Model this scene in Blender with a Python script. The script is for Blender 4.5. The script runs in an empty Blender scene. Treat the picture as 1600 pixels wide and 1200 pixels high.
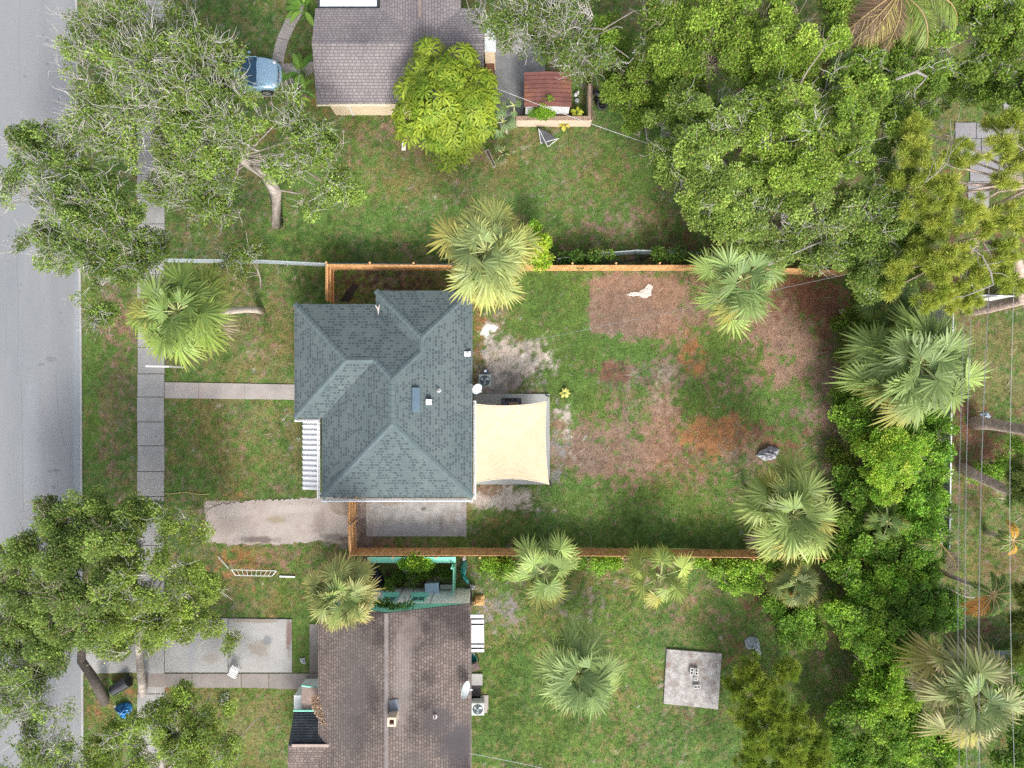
import bpy, math, random
import numpy as np
from mathutils import Vector, Matrix
sc = bpy.context.scene
C = sc.collection
R = math.radians
random.seed(7)

# ------------------------------------------------------------------ camera
H = 40.0                       # metres above the ground, 24 mm lens looking straight down
FOC = 1600 * 24.0 / 36.0       # focal length in photograph pixels
cam_d = bpy.data.cameras.new('camera'); cam = bpy.data.objects.new('camera', cam_d); C.objects.link(cam)
cam_d.lens = 24; cam_d.sensor_width = 36; cam_d.sensor_fit = 'HORIZONTAL'; cam_d.clip_end = 2000; cam_d.clip_start = 0.5
cam.location = (0, 0, H); cam.rotation_euler = (0, 0, 0)
sc.camera = cam
# ------------------------------------------------------------------ light
SUN_EL, SUN_AZ = R(43), R(163)          # azimuth clockwise from north (+Y): soft sun from the south, a little east
world = bpy.data.worlds.new('World'); sc.world = world; world.use_nodes = True
wn = world.node_tree.nodes; wl = world.node_tree.links; wn.clear()
sky = wn.new('ShaderNodeTexSky'); sky.sky_type = 'NISHITA'; sky.sun_disc = False
sky.sun_elevation = SUN_EL; sky.sun_rotation = SUN_AZ; sky.dust_density = 4.0; sky.air_density = 1.0; sky.ozone_density = 1.0
bgn = wn.new('ShaderNodeBackground'); bgn.inputs[1].default_value = 0.15
wo = wn.new('ShaderNodeOutputWorld'); hsn = wn.new('ShaderNodeHueSaturation'); hsn.inputs['Saturation'].default_value = .42; wl.new(sky.outputs[0], hsn.inputs['Color']); wl.new(hsn.outputs[0], bgn.inputs[0]); wl.new(bgn.outputs[0], wo.inputs[0])
sd = bpy.data.lights.new('sun', 'SUN'); so = bpy.data.objects.new('sun', sd); C.objects.link(so)
sd.energy = 1.5; sd.angle = R(14); sd.color = (1.0, 0.95, 0.88)
sdir = Vector((math.sin(SUN_AZ) * math.cos(SUN_EL), math.cos(SUN_AZ) * math.cos(SUN_EL), math.sin(SUN_EL)))
so.rotation_euler = sdir.to_track_quat('Z', 'Y').to_euler(); so.location = (0, 0, 60)
sc.view_settings.view_transform = 'Standard'; sc.view_settings.look = 'None'
sc.view_settings.gamma = 1; sc.view_settings.exposure = 1.05; sc.view_settings.use_curve_mapping = False
sc.render.engine = 'CYCLES'
sc.cycles.max_bounces = 7; sc.cycles.diffuse_bounces = 5; sc.cycles.glossy_bounces = 2; sc.cycles.transmission_bounces = 4
sc.cycles.transparent_max_bounces = 8; sc.cycles.use_denoising = False
sc.cycles.caustics_reflective = False; sc.cycles.caustics_refractive = False

# ------------------------------------------------------------------ helpers
def P(px, py, z=0.0):
    """point of the place seen at photograph pixel px, py when it lies at height z"""
    k = (H - z) / FOC
    return Vector(((px - 800) * k, (600 - py) * k, z))
WL = {}
def base_of(parent):
    return WL.get(parent.name, Vector((0, 0, 0))) if parent else Vector((0, 0, 0))
def reg(o, parent):
    C.objects.link(o)
    if parent: o.parent = parent
    WL[o.name] = base_of(parent) + Vector(o.location)
    return o
def tag(o, label=None, cat=None, group=None, kind=None):
    if label: o['label'] = label
    if cat: o['category'] = cat
    if group: o['group'] = group
    if kind: o['kind'] = kind
    return o
def thing(name, label, cat, loc=(0, 0, 0), rz=0, group=None):
    o = bpy.data.objects.new(name, None); o.empty_display_size = .3
    o.location = loc; o.rotation_euler = (0, 0, rz)
    reg(o, None); return tag(o, label, cat, group)

class MB:
    """collects faces; build() links them as ONE mesh object (world coordinates unless local)"""
    def __init__(s): s.v = []; s.f = []; s.uv = []
    def add(s, vs, fs, uvs=None):
        n = len(s.v); s.v += [tuple(v) for v in vs]
        for i, f in enumerate(fs):
            s.f.append([n + k for k in f]); s.uv.append(uvs[i] if uvs else None)
        return s
    def poly(s, pts, uvdir=None):
        pts = [Vector(p) for p in pts]; uv = None
        if uvdir is not None:
            n = (pts[1] - pts[0]).cross(pts[2] - pts[1]).normalized()
            u = Vector(uvdir).normalized(); u = (u - n * u.dot(n)).normalized(); v = n.cross(u)
            uv = [[(p.dot(u), p.dot(v)) for p in pts]]
        return s.add(pts, [list(range(len(pts)))], uv)
    def box(s, c, d, rz=0, m=None):
        c = Vector(c); x, y, z = d[0] / 2, d[1] / 2, d[2] / 2
        rot = m if m is not None else Matrix.Rotation(rz, 3, 'Z')
        vs = [c + rot @ Vector((a * x, b * y, e * z)) for e in (-1, 1) for b in (-1, 1) for a in (-1, 1)]
        return s.add(vs, [(0, 2, 3, 1), (4, 5, 7, 6), (0, 1, 5, 4), (2, 6, 7, 3), (0, 4, 6, 2), (1, 3, 7, 5)])
    def prism(s, pts, z0, z1):
        """pts: counter-clockwise ground outline (x,y)"""
        n = len(pts); vs = [(p[0], p[1], z0) for p in pts] + [(p[0], p[1], z1) for p in pts]
        fs = [list(range(n, 2 * n)), list(range(n - 1, -1, -1))] + [(i, (i + 1) % n, n + (i + 1) % n, n + i) for i in range(n)]
        return s.add(vs, fs)
    def tube(s, pts, rad, n=8, cap=True):
        pts = [Vector(p) for p in pts]
        if not hasattr(rad, '__len__'): rad = [rad] * len(pts)
        vs = []; fs = []
        for i, p in enumerate(pts):
            t = (pts[min(i + 1, len(pts) - 1)] - pts[max(i - 1, 0)]).normalized()
            a = t.cross(Vector((0, 0, 1)) if abs(t.z) < .9 else Vector((1, 0, 0))).normalized(); b = t.cross(a)
            for k in range(n):
                th = 2 * math.pi * k / n
                vs.append(p + (a * math.cos(th) + b * math.sin(th)) * rad[i])
        for i in range(len(pts) - 1):
            for k in range(n):
                fs.append((i * n + k, i * n + (k + 1) % n, (i + 1) * n + (k + 1) % n, (i + 1) * n + k))
        if cap:
            fs.append(list(range(n - 1, -1, -1))); fs.append([(len(pts) - 1) * n + k for k in range(n)])
        return s.add(vs, fs)
    def lathe(s, prof, c, n=20, m=None):
        """prof: (radius, height) from bottom to top about c"""
        c = Vector(c); vs = []; fs = []
        rot = m if m is not None else Matrix.Identity(3)
        for r_, z_ in prof:
            for k in range(n):
                th = 2 * math.pi * k / n
                vs.append(c + rot @ Vector((r_ * math.cos(th), r_ * math.sin(th), z_)))
        for i in range(len(prof) - 1):
            for k in range(n):
                fs.append((i * n + k, i * n + (k + 1) % n, (i + 1) * n + (k + 1) % n, (i + 1) * n + k))
        fs.append([(len(prof) - 1) * n + k for k in range(n)])
        fs.append(list(range(n - 1, -1, -1)))
        return s.add(vs, fs)
    def build(s, name, mat, parent=None, smooth=False, local=False, bevel=0):
        me = bpy.data.meshes.new(name); b = Vector((0, 0, 0)) if local else base_of(parent)
        me.from_pydata([(v[0] - b[0], v[1] - b[1], v[2] - b[2]) for v in s.v], [], s.f)
        if any(u is not None for u in s.uv):
            l = me.uv_layers.new(name='UVMap')
            for p, u in zip(me.polygons, s.uv):
                if u is None: continue
                for k, li in enumerate(p.loop_indices): l.data[li].uv = u[k]
        me.materials.append(mat); me.validate()
        if smooth:
            for p in me.polygons: p.use_smooth = True
        o = bpy.data.objects.new(name, me); reg(o, parent)
        if bevel:
            md = o.modifiers.new('bevel', 'BEVEL'); md.width = bevel; md.segments = 2; md.limit_method = 'ANGLE'
        return o

def npmesh(name, V, F, mat, parent=None, col=None, smooth=False):
    """numpy mesh: V (n,3), F (m,k), optional colour per vertex (n,3)"""
    b = np.array(base_of(parent)); V = np.asarray(V, np.float32) - b.astype(np.float32)
    F = np.asarray(F, np.int32); k = F.shape[1]
    me = bpy.data.meshes.new(name)
    me.vertices.add(len(V)); me.vertices.foreach_set('co', V.ravel())
    me.loops.add(F.size); me.loops.foreach_set('vertex_index', F.ravel())
    me.polygons.add(len(F)); me.polygons.foreach_set('loop_start', np.arange(0, F.size, k, dtype=np.int32))
    me.polygons.foreach_set('loop_total', np.full(len(F), k, np.int32))
    if smooth: me.polygons.foreach_set('use_smooth', np.ones(len(F), bool))
    if col is not None:
        ca = me.color_attributes.new('Col', 'FLOAT_COLOR', 'POINT')
        cc = np.ones((len(V), 4), np.float32); cc[:, :3] = col; ca.data.foreach_set('color', cc.ravel())
    me.materials.append(mat); me.update()
    o = bpy.data.objects.new(name, me); reg(o, parent); return o

# ------------------------------------------------------------------ materials
MATS = {}
def _new(name):
    m = bpy.data.materials.new(name); m.use_nodes = True
    nt = m.node_tree; return m, nt.nodes, nt.links, nt.nodes['Principled BSDF']
def _noise(n, l, vec, scale, detail=4, rough=.6):
    t = n.new('ShaderNodeTexNoise'); t.inputs['Scale'].default_value = scale
    t.inputs['Detail'].default_value = detail; t.inputs['Roughness'].default_value = rough
    if vec is not None: l.new(vec, t.inputs['Vector'])
    return t
def _ramp(n, l, fac, stops):
    r = n.new('ShaderNodeValToRGB'); l.new(fac, r.inputs[0])
    while len(r.color_ramp.elements) < len(stops): r.color_ramp.elements.new(.5)
    for e, (p, c) in zip(r.color_ramp.elements, stops):
        e.position = p; e.color = (*c, 1) if len(c) == 3 else c
    return r
def _mul(n, l, a, b, fac=1.0, mode='MULTIPLY'):
    m = n.new('ShaderNodeMix'); m.data_type = 'RGBA'; m.blend_type = mode; m.inputs[0].default_value = fac
    l.new(a, m.inputs[6]); l.new(b, m.inputs[7]); return m.outputs[2]
def _bump(n, l, h, bs, strength, dist=.02):
    b = n.new('ShaderNodeBump'); b.inputs['Strength'].default_value = strength; b.inputs['Distance'].default_value = dist
    l.new(h, b.inputs['Height']); l.new(b.outputs[0], bs.inputs['Normal'])
def pm(name, c, var=.25, scale=3., rough=.8, metal=0., bump=.3, fine=30., c2=None, stain=None, stretch=None, spots=(), sz=0.):
    """procedural surface: two noises vary the colour, a third bumps it; stain adds blotches of another colour"""
    if name in MATS: return MATS[name]
    m, n, l, bs = _new(name)
    tc = n.new('ShaderNodeTexCoord'); vec = tc.outputs['Object']
    if stretch:
        mp = n.new('ShaderNodeMapping'); mp.inputs['Scale'].default_value = stretch; l.new(vec, mp.inputs[0]); vec = mp.outputs[0]
    c2 = c2 or tuple(min(1, x * (1 + var)) for x in c)
    r1 = _ramp(n, l, _noise(n, l, vec, scale).outputs[0], [(.3, tuple(x * (1 - var) for x in c)), (.7, c2)])
    fn = _noise(n, l, vec, fine, 3)
    r2 = _ramp(n, l, fn.outputs[0], [(.3, (1 - var * .6,) * 3), (.7, (1 + var * .0,) * 3)])
    out = _mul(n, l, r1.outputs[0], r2.outputs[0])
    if stain:
        sn = _noise(n, l, vec, scale * .45, 5, .65)
        rs = _ramp(n, l, sn.outputs[0], [(.5, (0, 0, 0)), (.66, (1, 1, 1))])
        mx = n.new('ShaderNodeMix'); mx.data_type = 'RGBA'; l.new(rs.outputs[0], mx.inputs[0]); l.new(out, mx.inputs[6])
        mx.inputs[7].default_value = (*stain, 1); out = mx.outputs[2]
    out = _spots(n, l, out, spots, sz)
    l.new(out, bs.inputs['Base Color']); bs.inputs['Roughness'].default_value = rough; bs.inputs['Metallic'].default_value = metal
    if bump: _bump(n, l, fn.outputs[0], bs, bump)
    MATS[name] = m; return m
def _spots(n, l, out, spots, z=0.):
    """stains with a shape of their own: (px, py, rx, ry, colour, strength) in ground pixels, edges broken by noise"""
    geo = n.new('ShaderNodeNewGeometry'); ns = _noise(n, l, geo.outputs['Position'], 2.6, 5, .7)
    for px, py, rx, ry, colr, st in spots:
        c = P(px, py, z); mp = n.new('ShaderNodeMapping'); mp.vector_type = 'POINT'
        sx, sy = FOC / (H - z) / rx, FOC / (H - z) / ry
        mp.inputs['Location'].default_value = (-c.x * sx, -c.y * sy, 0); mp.inputs['Scale'].default_value = (sx, sy, 0); l.new(geo.outputs['Position'], mp.inputs[0])
        ln = n.new('ShaderNodeVectorMath'); ln.operation = 'LENGTH'; l.new(mp.outputs[0], ln.inputs[0])
        ad = n.new('ShaderNodeMath'); ad.operation = 'MULTIPLY_ADD'; l.new(ns.outputs[0], ad.inputs[0]); ad.inputs[1].default_value = 1.7; l.new(ln.outputs['Value'], ad.inputs[2])
        r = _ramp(n, l, ad.outputs[0], [(.0, (1, 1, 1)), (1.0, (0, 0, 0))]); r.color_ramp.elements[0].position = .0
        mr = n.new('ShaderNodeMapRange'); mr.inputs[1].default_value = 1.45; mr.inputs[2].default_value = 2.0; mr.inputs[3].default_value = st; mr.inputs[4].default_value = 0; l.new(ad.outputs[0], mr.inputs[0])
        mx = n.new('ShaderNodeMix'); mx.data_type = 'RGBA'; l.new(mr.outputs[0], mx.inputs[0]); l.new(out, mx.inputs[6]); mx.inputs[7].default_value = (*colr, 1); out = mx.outputs[2]
        n.remove(r)
    return out
def leafmat(name, trans=.25, rough=.5, tint=(1, 1, 1)):
    m, n, l, bs = _new(name)
    a = n.new('ShaderNodeAttribute'); a.attribute_name = 'Col'
    l.new(a.outputs['Color'], bs.inputs['Base Color']); bs.inputs['Roughness'].default_value = rough
    bs.inputs['Specular IOR Level'].default_value = .35
    tr = n.new('ShaderNodeBsdfTranslucent'); l.new(a.outputs['Color'], tr.inputs[0])
    mx = n.new('ShaderNodeMixShader'); mx.inputs[0].default_value = trans
    l.new(bs.outputs[0], mx.inputs[1]); l.new(tr.outputs[0], mx.inputs[2]); l.new(mx.outputs[0], n['Material Output'].inputs[0])
    return m
def shingle(name, ca, cb, bw, rh, mortar, bias=0., blotch=None, noise_c=.25, bsc=.35, ms=.016, dash=0., blo=(.42, .62), spots=(), sz=3.):
    """asphalt shingles: rows and tabs from the face's own UV in metres"""
    m, n, l, bs = _new(name)
    uv = n.new('ShaderNodeUVMap'); uv.uv_map = 'UVMap'
    b = n.new('ShaderNodeTexBrick'); l.new(uv.outputs[0], b.inputs['Vector'])
    b.inputs['Color1'].default_value = (*ca, 1); b.inputs['Color2'].default_value = (*cb, 1); b.inputs['Mortar'].default_value = (*mortar, 1)
    b.inputs['Scale'].default_value = 1; b.inputs['Brick Width'].default_value = bw; b.inputs['Row Height'].default_value = rh
    b.inputs['Mortar Size'].default_value = ms; b.inputs['Mortar Smooth'].default_value = .3; b.inputs['Bias'].default_value = bias
    b.offset = .37; b.offset_frequency = 2; b.squash = 1.4; b.squash_frequency = 3
    tc = n.new('ShaderNodeTexCoord')
    f = _noise(n, l, tc.outputs['Object'], 22, 3); r = _ramp(n, l, f.outputs[0], [(.3, (1 - noise_c,) * 3), (.7, (1 + noise_c * .3,) * 3)])
    src = b.outputs[0]
    if dash:    # dark tabs scattered over light ones
        b.inputs['Color1'].default_value = (0, 0, 0, 1); b.inputs['Color2'].default_value = (1, 1, 1, 1); b.inputs['Mortar'].default_value = (1, 1, 1, 1)
        src = _ramp(n, l, src, [(dash - .06, ca), (dash + .06, cb), (.97, cb), (1.0, mortar)]).outputs[0]
    out = _mul(n, l, src, r.outputs[0])
    if blotch:
        g = _noise(n, l, tc.outputs['Object'], bsc, 5, .6); rg = _ramp(n, l, g.outputs[0], [(blo[0], (0, 0, 0)), (blo[1], (1, 1, 1))])
        out2 = n.new('ShaderNodeMix'); out2.data_type = 'RGBA'; out2.blend_type = 'MULTIPLY'; l.new(rg.outputs[0], out2.inputs[0]); l.new(out, out2.inputs[6])
        out2.inputs[7].default_value = (*blotch, 1); out = out2.outputs[2]
    out = _spots(n, l, out, spots, sz)
    l.new(out, bs.inputs['Base Color']); bs.inputs['Roughness'].default_value = .9
    _bump(n, l, b.outputs['Fac'], bs, -.5, .015)
    MATS[name] = m; return m

# ------------------------------------------------------------------ numpy noise
_T = np.random.RandomState(3).rand(256, 256)
def vn(x, y, s, seed=0):
    x = x / s + seed * 17.3; y = y / s + seed * 31.7
    xi = np.floor(x).astype(int); yi = np.floor(y).astype(int); fx = x - xi; fy = y - yi
    fx = fx * fx * (3 - 2 * fx); fy = fy * fy * (3 - 2 * fy)
    g = lambda a, b: _T[(a + seed * 7) & 255, (b + seed * 13) & 255]
    return (g(xi, yi) * (1 - fx) + g(xi + 1, yi) * fx) * (1 - fy) + (g(xi, yi + 1) * (1 - fx) + g(xi + 1, yi + 1) * fx) * fy
def fbm(x, y, s, seed=0, o=4):
    t = 0; a = 1; w = 0
    for i in range(o): t = t + a * vn(x, y, s / 2 ** i, seed + i * 5); w += a; a *= .62
    return (t / w - .5) * 2

# ------------------------------------------------------------------ ground: which material lies where, some house and fence shade coloured in (ground positions in photograph pixels)
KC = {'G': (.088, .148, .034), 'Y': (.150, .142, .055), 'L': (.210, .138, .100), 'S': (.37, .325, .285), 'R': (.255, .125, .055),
      'D': (.075, .052, .038), 'M': (.155, .080, .052), 'W': (.62, .60, .57), 'K': (.058, .108, .026), 'T': (.30, .225, .165), 'A': (.20, .18, .17)}  # D dark soil, K dark grass; both also colour in shade by house and fences
# kind, cx, cy, rx, ry, strength   (b = box, otherwise ellipse)
GP = [
 ('L',172,640,38,170,.75),('G',138,640,16,180,.55),('R',175,760,35,30,.8),('G',165,545,20,25,.5),('L',190,520,40,60,.5),('Y',180,620,30,80,.3),
 ('Y',360,540,110,90,.55),('L',405,500,55,40,.75),('L',400,560,40,26,.4),('G',300,585,60,18,.5),('K',470,440,40,45,.5),('D',410,490,14,10,.7),
 ('Y',360,690,115,80,.35),('L',365,690,30,34,.45),('G',300,660,50,60,.2),('R',330,772,90,12,.5),('L',440,765,40,12,.7),
 ('S',395,812,70,30,.5),('A',440,830,100,22,.5),('L',330,835,40,30,.6),('D',405,845,34,9,.9),('L',480,790,30,14,.3),('A',520,810,40,34,.7),
 ('R',375,878,60,26,1.3),('L',450,880,60,26,.8),('Y',500,880,50,25,.5),('L',530,850,30,22,.6),
 ('Y',400,930,80,36,.5),('R',375,920,30,20,.7),('L',380,930,40,20,.4),('G',465,960,25,90,.5),
 ('R',205,1065,50,26,1.3),('Y',400,1140,60,60,.7),('L',380,1100,60,25,.6),('G',160,1180,90,60,.3),('R',300,1080,70,20,.6),('R',150,1110,30,25,.6),
 ('D',640,196,110,22,.9),('L',640,205,110,28,.7),('R',620,210,60,20,.4),('L',670,240,60,26,.7),('Y',660,250,80,40,.6),('K',560,365,150,40,.75),  # wide K: shade of fence and house put into the grass colour
 ('Y',600,300,90,50,.2),('K',470,380,60,35,.5),('L',660,370,30,40,.5),('Y',900,240,100,50,.3),('G',900,300,140,60,.25),('G',560,320,120,60,.3),('L',930,260,70,40,.35),('L',970,340,60,22,.7),
 ('L',1000,290,50,50,.4),('M',1080,380,70,40,1.),('L',940,380,100,30,.45),('K',760,380,100,30,.35),('D',840,350,40,20,.8),('L',760,250,40,30,.7),('Y',800,270,60,40,.5),
 ('R',955,165,40,50,.4),('K',350,40,110,70,.6),('Y',420,50,60,50,.3),('D',470,60,20,60,.6),('R',500,160,40,20,.7),('D',540,165,40,16,.8),
 ('b',602,440,84,30,0,),('D',602,440,90,28,2.0),('L',640,440,50,14,1.0),('A',600,445,30,12,1.1),  # wide D: brown soil, darkened with the house shade over it
 ('R',748,520,12,60,1.2),('S',775,560,30,70,1.0),('L',1080,600,270,170,.30),('M',1020,620,300,170,.42),('R',1080,680,220,80,.35),('W',762,516,14,10,1.5),('W',757,528,9,7,1.3),('W',775,511,7,6,1.2),('S',835,562,44,34,.7),('S',905,690,26,34,.5),('A',800,600,60,30,.4),('S',790,778,60,20,.5),('G',1000,540,60,24,.45),('G',975,650,40,22,.35),('G',1080,610,50,26,.4),('G',1180,560,70,50,.25),('G',1160,640,50,22,.35),('G',1240,510,50,34,.25),('G',950,745,60,20,.35),('W',800,575,10,7,1.0),('W',826,560,16,12,.9),('W',846,590,10,8,.9),('L',960,700,120,80,.25),('L',900,930,160,60,.12),('S',905,660,40,60,.35),('A',860,560,60,50,.5),('L',1150,560,140,80,.3),('K',1000,1060,260,150,.5),('G',1000,1060,260,150,.2),('S',828,560,46,36,.95),('A',790,600,30,20,.9),('L',800,490,40,30,.5),
 ('G',850,470,60,60,.6),('G',890,560,40,60,.7),('G',920,640,50,30,.7),('A',872,690,18,66,1.2),('S',872,660,12,40,.7),('A',770,560,34,70,.8),('S',765,590,26,50,.7),('S',850,575,40,30,.5),('S',880,650,16,14,.8),('S',800,790,80,16,.5),('L',760,768,30,14,.6),('S',905,690,26,34,.6),('S',892,650,14,14,.8),
 ('L',1010,475,92,58,1.1),('L',965,480,42,50,.6),('A',1020,500,40,18,.6),('G',960,545,60,20,.8),('D',954,582,31,18,1.5),('M',954,582,30,16,1.2),('A',1000,590,30,20,.5),
 ('R',1087,563,24,30,1.7),('R',1075,525,24,20,.8),('T',1040,612,26,52,1.5),('L',1042,615,28,55,.6),('R',1120,672,70,40,1.0),('R',1150,660,34,18,.5),('R',1100,700,50,40,.6),('L',1000,720,110,50,.5),('T',1000,690,60,16,.6),('M',1150,665,50,30,.9),
 ('L',960,690,110,60,.75),('R',1000,720,90,40,.45),('M',1050,710,70,40,.6),('G',990,680,20,14,.5),('G',880,620,40,40,.35),('L',900,720,50,30,.4),
 ('G',1140,555,60,45,.9),('G',1080,620,26,20,.9),('G',1180,630,60,30,.75),('L',1180,590,60,30,.5),('L',1220,540,70,60,.75),('G',1240,590,50,40,.7),('L',1260,620,50,60,.6),
 ('M',1200,470,130,44,1.2),('M',1290,480,50,60,1.0),('M',1300,560,24,70,.5),('L',1300,640,24,90,.5),('L',1240,560,90,80,.4),('M',1240,600,90,110,.35),('L',1190,500,90,40,.4),('L',1230,510,40,30,.6),('G',1260,500,30,20,.7),('G',1215,620,60,60,.45),
 ('M',1190,700,60,30,.6),('G',1000,800,180,50,.6),('K',960,840,260,26,.8),('K',1050,825,130,36,.5),('L',955,785,12,24,.8),('L',1080,830,50,26,.4),('L',960,830,40,22,.5),  # K along the fence foot: fence shade put into the grass colour
 ('S',780,780,50,18,.8),('S',800,790,60,20,.5),('A',840,765,30,20,.6),('L',760,765,40,12,.8),('G',870,760,50,20,.5),
 ('L',600,790,50,30,1.0),('A',570,830,20,50,1.1),('L',630,850,100,12,.9),('G',700,846,60,8,.6),('A',650,810,90,40,.7),
 ('D',650,900,80,30,1.2),('K',640,890,60,14,.5),('A',740,935,16,14,.8),('A',780,960,36,28,1.2),('D',905,955,55,34,.9),('A',900,945,50,30,.9),('K',820,1120,110,90,.75),
 ('L',1000,900,70,26,.8),('M',980,905,30,20,.5),('L',1100,950,60,40,.6),('M',1140,1020,36,50,1.0),('R',1150,1020,24,40,.6),('M',1110,1110,50,40,.7),('L',1020,1130,60,60,.5),
 ('D',980,1160,30,20,.8),('L',940,990,40,20,.5),('K',1080,1170,130,40,.4),('L',1060,880,60,14,.6),('M',1190,950,30,30,.9),('D',1290,1040,50,70,.4),('L',1270,990,40,40,.6),
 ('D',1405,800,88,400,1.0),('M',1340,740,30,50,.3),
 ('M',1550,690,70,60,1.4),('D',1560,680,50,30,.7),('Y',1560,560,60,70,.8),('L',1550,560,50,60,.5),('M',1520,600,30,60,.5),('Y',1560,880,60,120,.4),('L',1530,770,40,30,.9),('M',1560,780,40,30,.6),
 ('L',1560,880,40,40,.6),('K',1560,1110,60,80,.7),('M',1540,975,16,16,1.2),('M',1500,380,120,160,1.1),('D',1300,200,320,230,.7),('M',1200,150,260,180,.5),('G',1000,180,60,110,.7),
 ('L',560,900,40,25,.7),('D',20,1000,40,300,.0)]
def ground_fields(px, py):
    S = {}
    wx = px + 9 * fbm(px, py, 40, 60, 3); wy = py + 9 * fbm(px, py, 40, 70, 3)
    for k in KC: S[k] = np.zeros_like(px)
    S['G'] += .42; S['Y'] += .22; S['K'] += -.1; S['L'] -= .30; S['A'] -= .4
    for g in ('S', 'R', 'D', 'M', 'W', 'T'): S[g] -= .55
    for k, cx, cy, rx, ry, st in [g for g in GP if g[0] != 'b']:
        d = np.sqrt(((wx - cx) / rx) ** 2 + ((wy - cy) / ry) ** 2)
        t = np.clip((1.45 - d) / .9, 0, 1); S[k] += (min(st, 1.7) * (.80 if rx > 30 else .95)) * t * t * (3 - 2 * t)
    # straight edges the photograph shows
    e = 1.0 * ((px > 922) & (px < 1060) & (py > 432) & (py < 520)); S['L'] += .35 * e; S['G'] -= .25 * e
    e = 1.0 * ((px > 800) & (px < 922) & (py > 428) & (py < 520)); S['G'] += .2 * e; S['L'] -= .3 * e
    e = 1.0 * ((wx > 318) & (wx < 560) & (wy > 786) & (wy < 848)); S['S'] += 1.75 * e; e = 1.0 * ((wx > 500) & (wx < 578) & (wy > 776) & (wy < 856)); S['A'] += .9 * e
    e = 1.0 * ((wx > 735) & (wx < 800) & (wy > 757) & (wy < 800)); S['S'] += .5 * e; S['A'] += .5 * e
    e = 1.0 * ((wx > 900) & (wx < 1335) & (wy > 425) & (wy < 770)); S['L'] += .22 * e; S['M'] += .12 * e; S['Y'] -= .1 * e
    amp = dict(G=.55, Y=.6, L=.55, S=.5, R=.45, D=.45, M=.5, W=.35, K=.6, A=.5, T=.4)
    ks = list(KC); sc_ = []
    for i, k in enumerate(ks):
        n = .45 * fbm(px, py, 46, i * 3 + 1, 3) + 1.0 * fbm(px, py, 17, i * 3 + 40, 5) + 2.3 * fbm(px, py, 6.5, i * 5 + 80, 3)
        sc_.append(S[k] + amp[k] * n)
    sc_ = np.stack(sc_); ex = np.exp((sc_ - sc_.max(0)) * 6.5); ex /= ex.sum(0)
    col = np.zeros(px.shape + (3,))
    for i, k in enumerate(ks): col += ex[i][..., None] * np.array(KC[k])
    f1 = fbm(px, py, 7, 91, 3); f2 = fbm(px, py, 90, 95, 3)
    far_ = np.clip((np.maximum(np.abs(px - 800) - 860, np.abs(py - 600) - 650)) / 400, 0, 1)[..., None]; col = col * (1 - far_) + np.array([.105, .120, .042]) * far_
    f1 = f1 * (1 - far_[..., 0]); f2 = f2 * (1 - far_[..., 0])
    f3 = fbm(px, py, 60, 99, 4) * (1 - far_[..., 0]); col *= (1 + .38 * f1 + .26 * f2)[..., None]; col *= np.stack([1 + .16 * f3, 1 + 0 * f3, 1 - .12 * f3], -1)
    return np.clip(col * 1.14, .01, .95), ex[ks.index('G')] + ex[ks.index('K')] + .6 * ex[ks.index('Y')], ex[ks.index('L')] + ex[ks.index('M')] + ex[ks.index('R')] + .4 * ex[ks.index('Y')]

# ================================================================== the setting
GM, _n, _l, _b = _new('ground_mix')
_a = _n.new('ShaderNodeAttribute'); _a.attribute_name = 'Col'
_tc = _n.new('ShaderNodeTexCoord')
_f1 = _noise(_n, _l, _tc.outputs['Object'], 9, 5, .7); _f2 = _noise(_n, _l, _tc.outputs['Object'], 42, 3, .7)
_r1 = _ramp(_n, _l, _f1.outputs[0], [(.3, (.62, .62, .62)), (.7, (1.3, 1.3, 1.3))]); _r2 = _ramp(_n, _l, _f2.outputs[0], [(.3, (.6, .6, .6)), (.7, (1.35, 1.35, 1.35))])
_o = _mul(_n, _l, _mul(_n, _l, _a.outputs['Color'], _r1.outputs[0]), _r2.outputs[0]); _l.new(_o, _b.inputs['Base Color'])
_b.inputs['Roughness'].default_value = .95; _b.inputs['Specular IOR Level'].default_value = .1; _bump(_n, _l, _f2.outputs[0], _b, .6, .04)

def far(a, b, n, s):   # widening steps to the horizon
    t = [a]
    for i in range(n): t.append(t[-1] + s * (1.6 ** i))
    return t
gx = np.concatenate([-np.array(far(33, 0, 14, .6))[:0:-1], np.arange(-33, 33.01, .1), np.array(far(33, 0, 14, .6))[1:]])
gy = np.concatenate([-np.array(far(25, 0, 14, .6))[:0:-1], np.arange(-25, 25.01, .1), np.array(far(25, 0, 14, .6))[1:]])
X, Y = np.meshgrid(gx, gy); PXg = 800 + X * 26.6667; PYg = 600 - Y * 26.6667
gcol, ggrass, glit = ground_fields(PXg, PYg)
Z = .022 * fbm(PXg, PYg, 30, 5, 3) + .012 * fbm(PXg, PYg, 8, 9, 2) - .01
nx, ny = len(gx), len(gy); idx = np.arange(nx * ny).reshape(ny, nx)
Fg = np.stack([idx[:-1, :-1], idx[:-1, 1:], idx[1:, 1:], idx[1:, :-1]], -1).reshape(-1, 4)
g = npmesh('ground', np.stack([X, Y, Z], -1).reshape(-1, 3), Fg, GM, None, gcol.reshape(-1, 3), smooth=True); tag(g, kind='structure')

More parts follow.
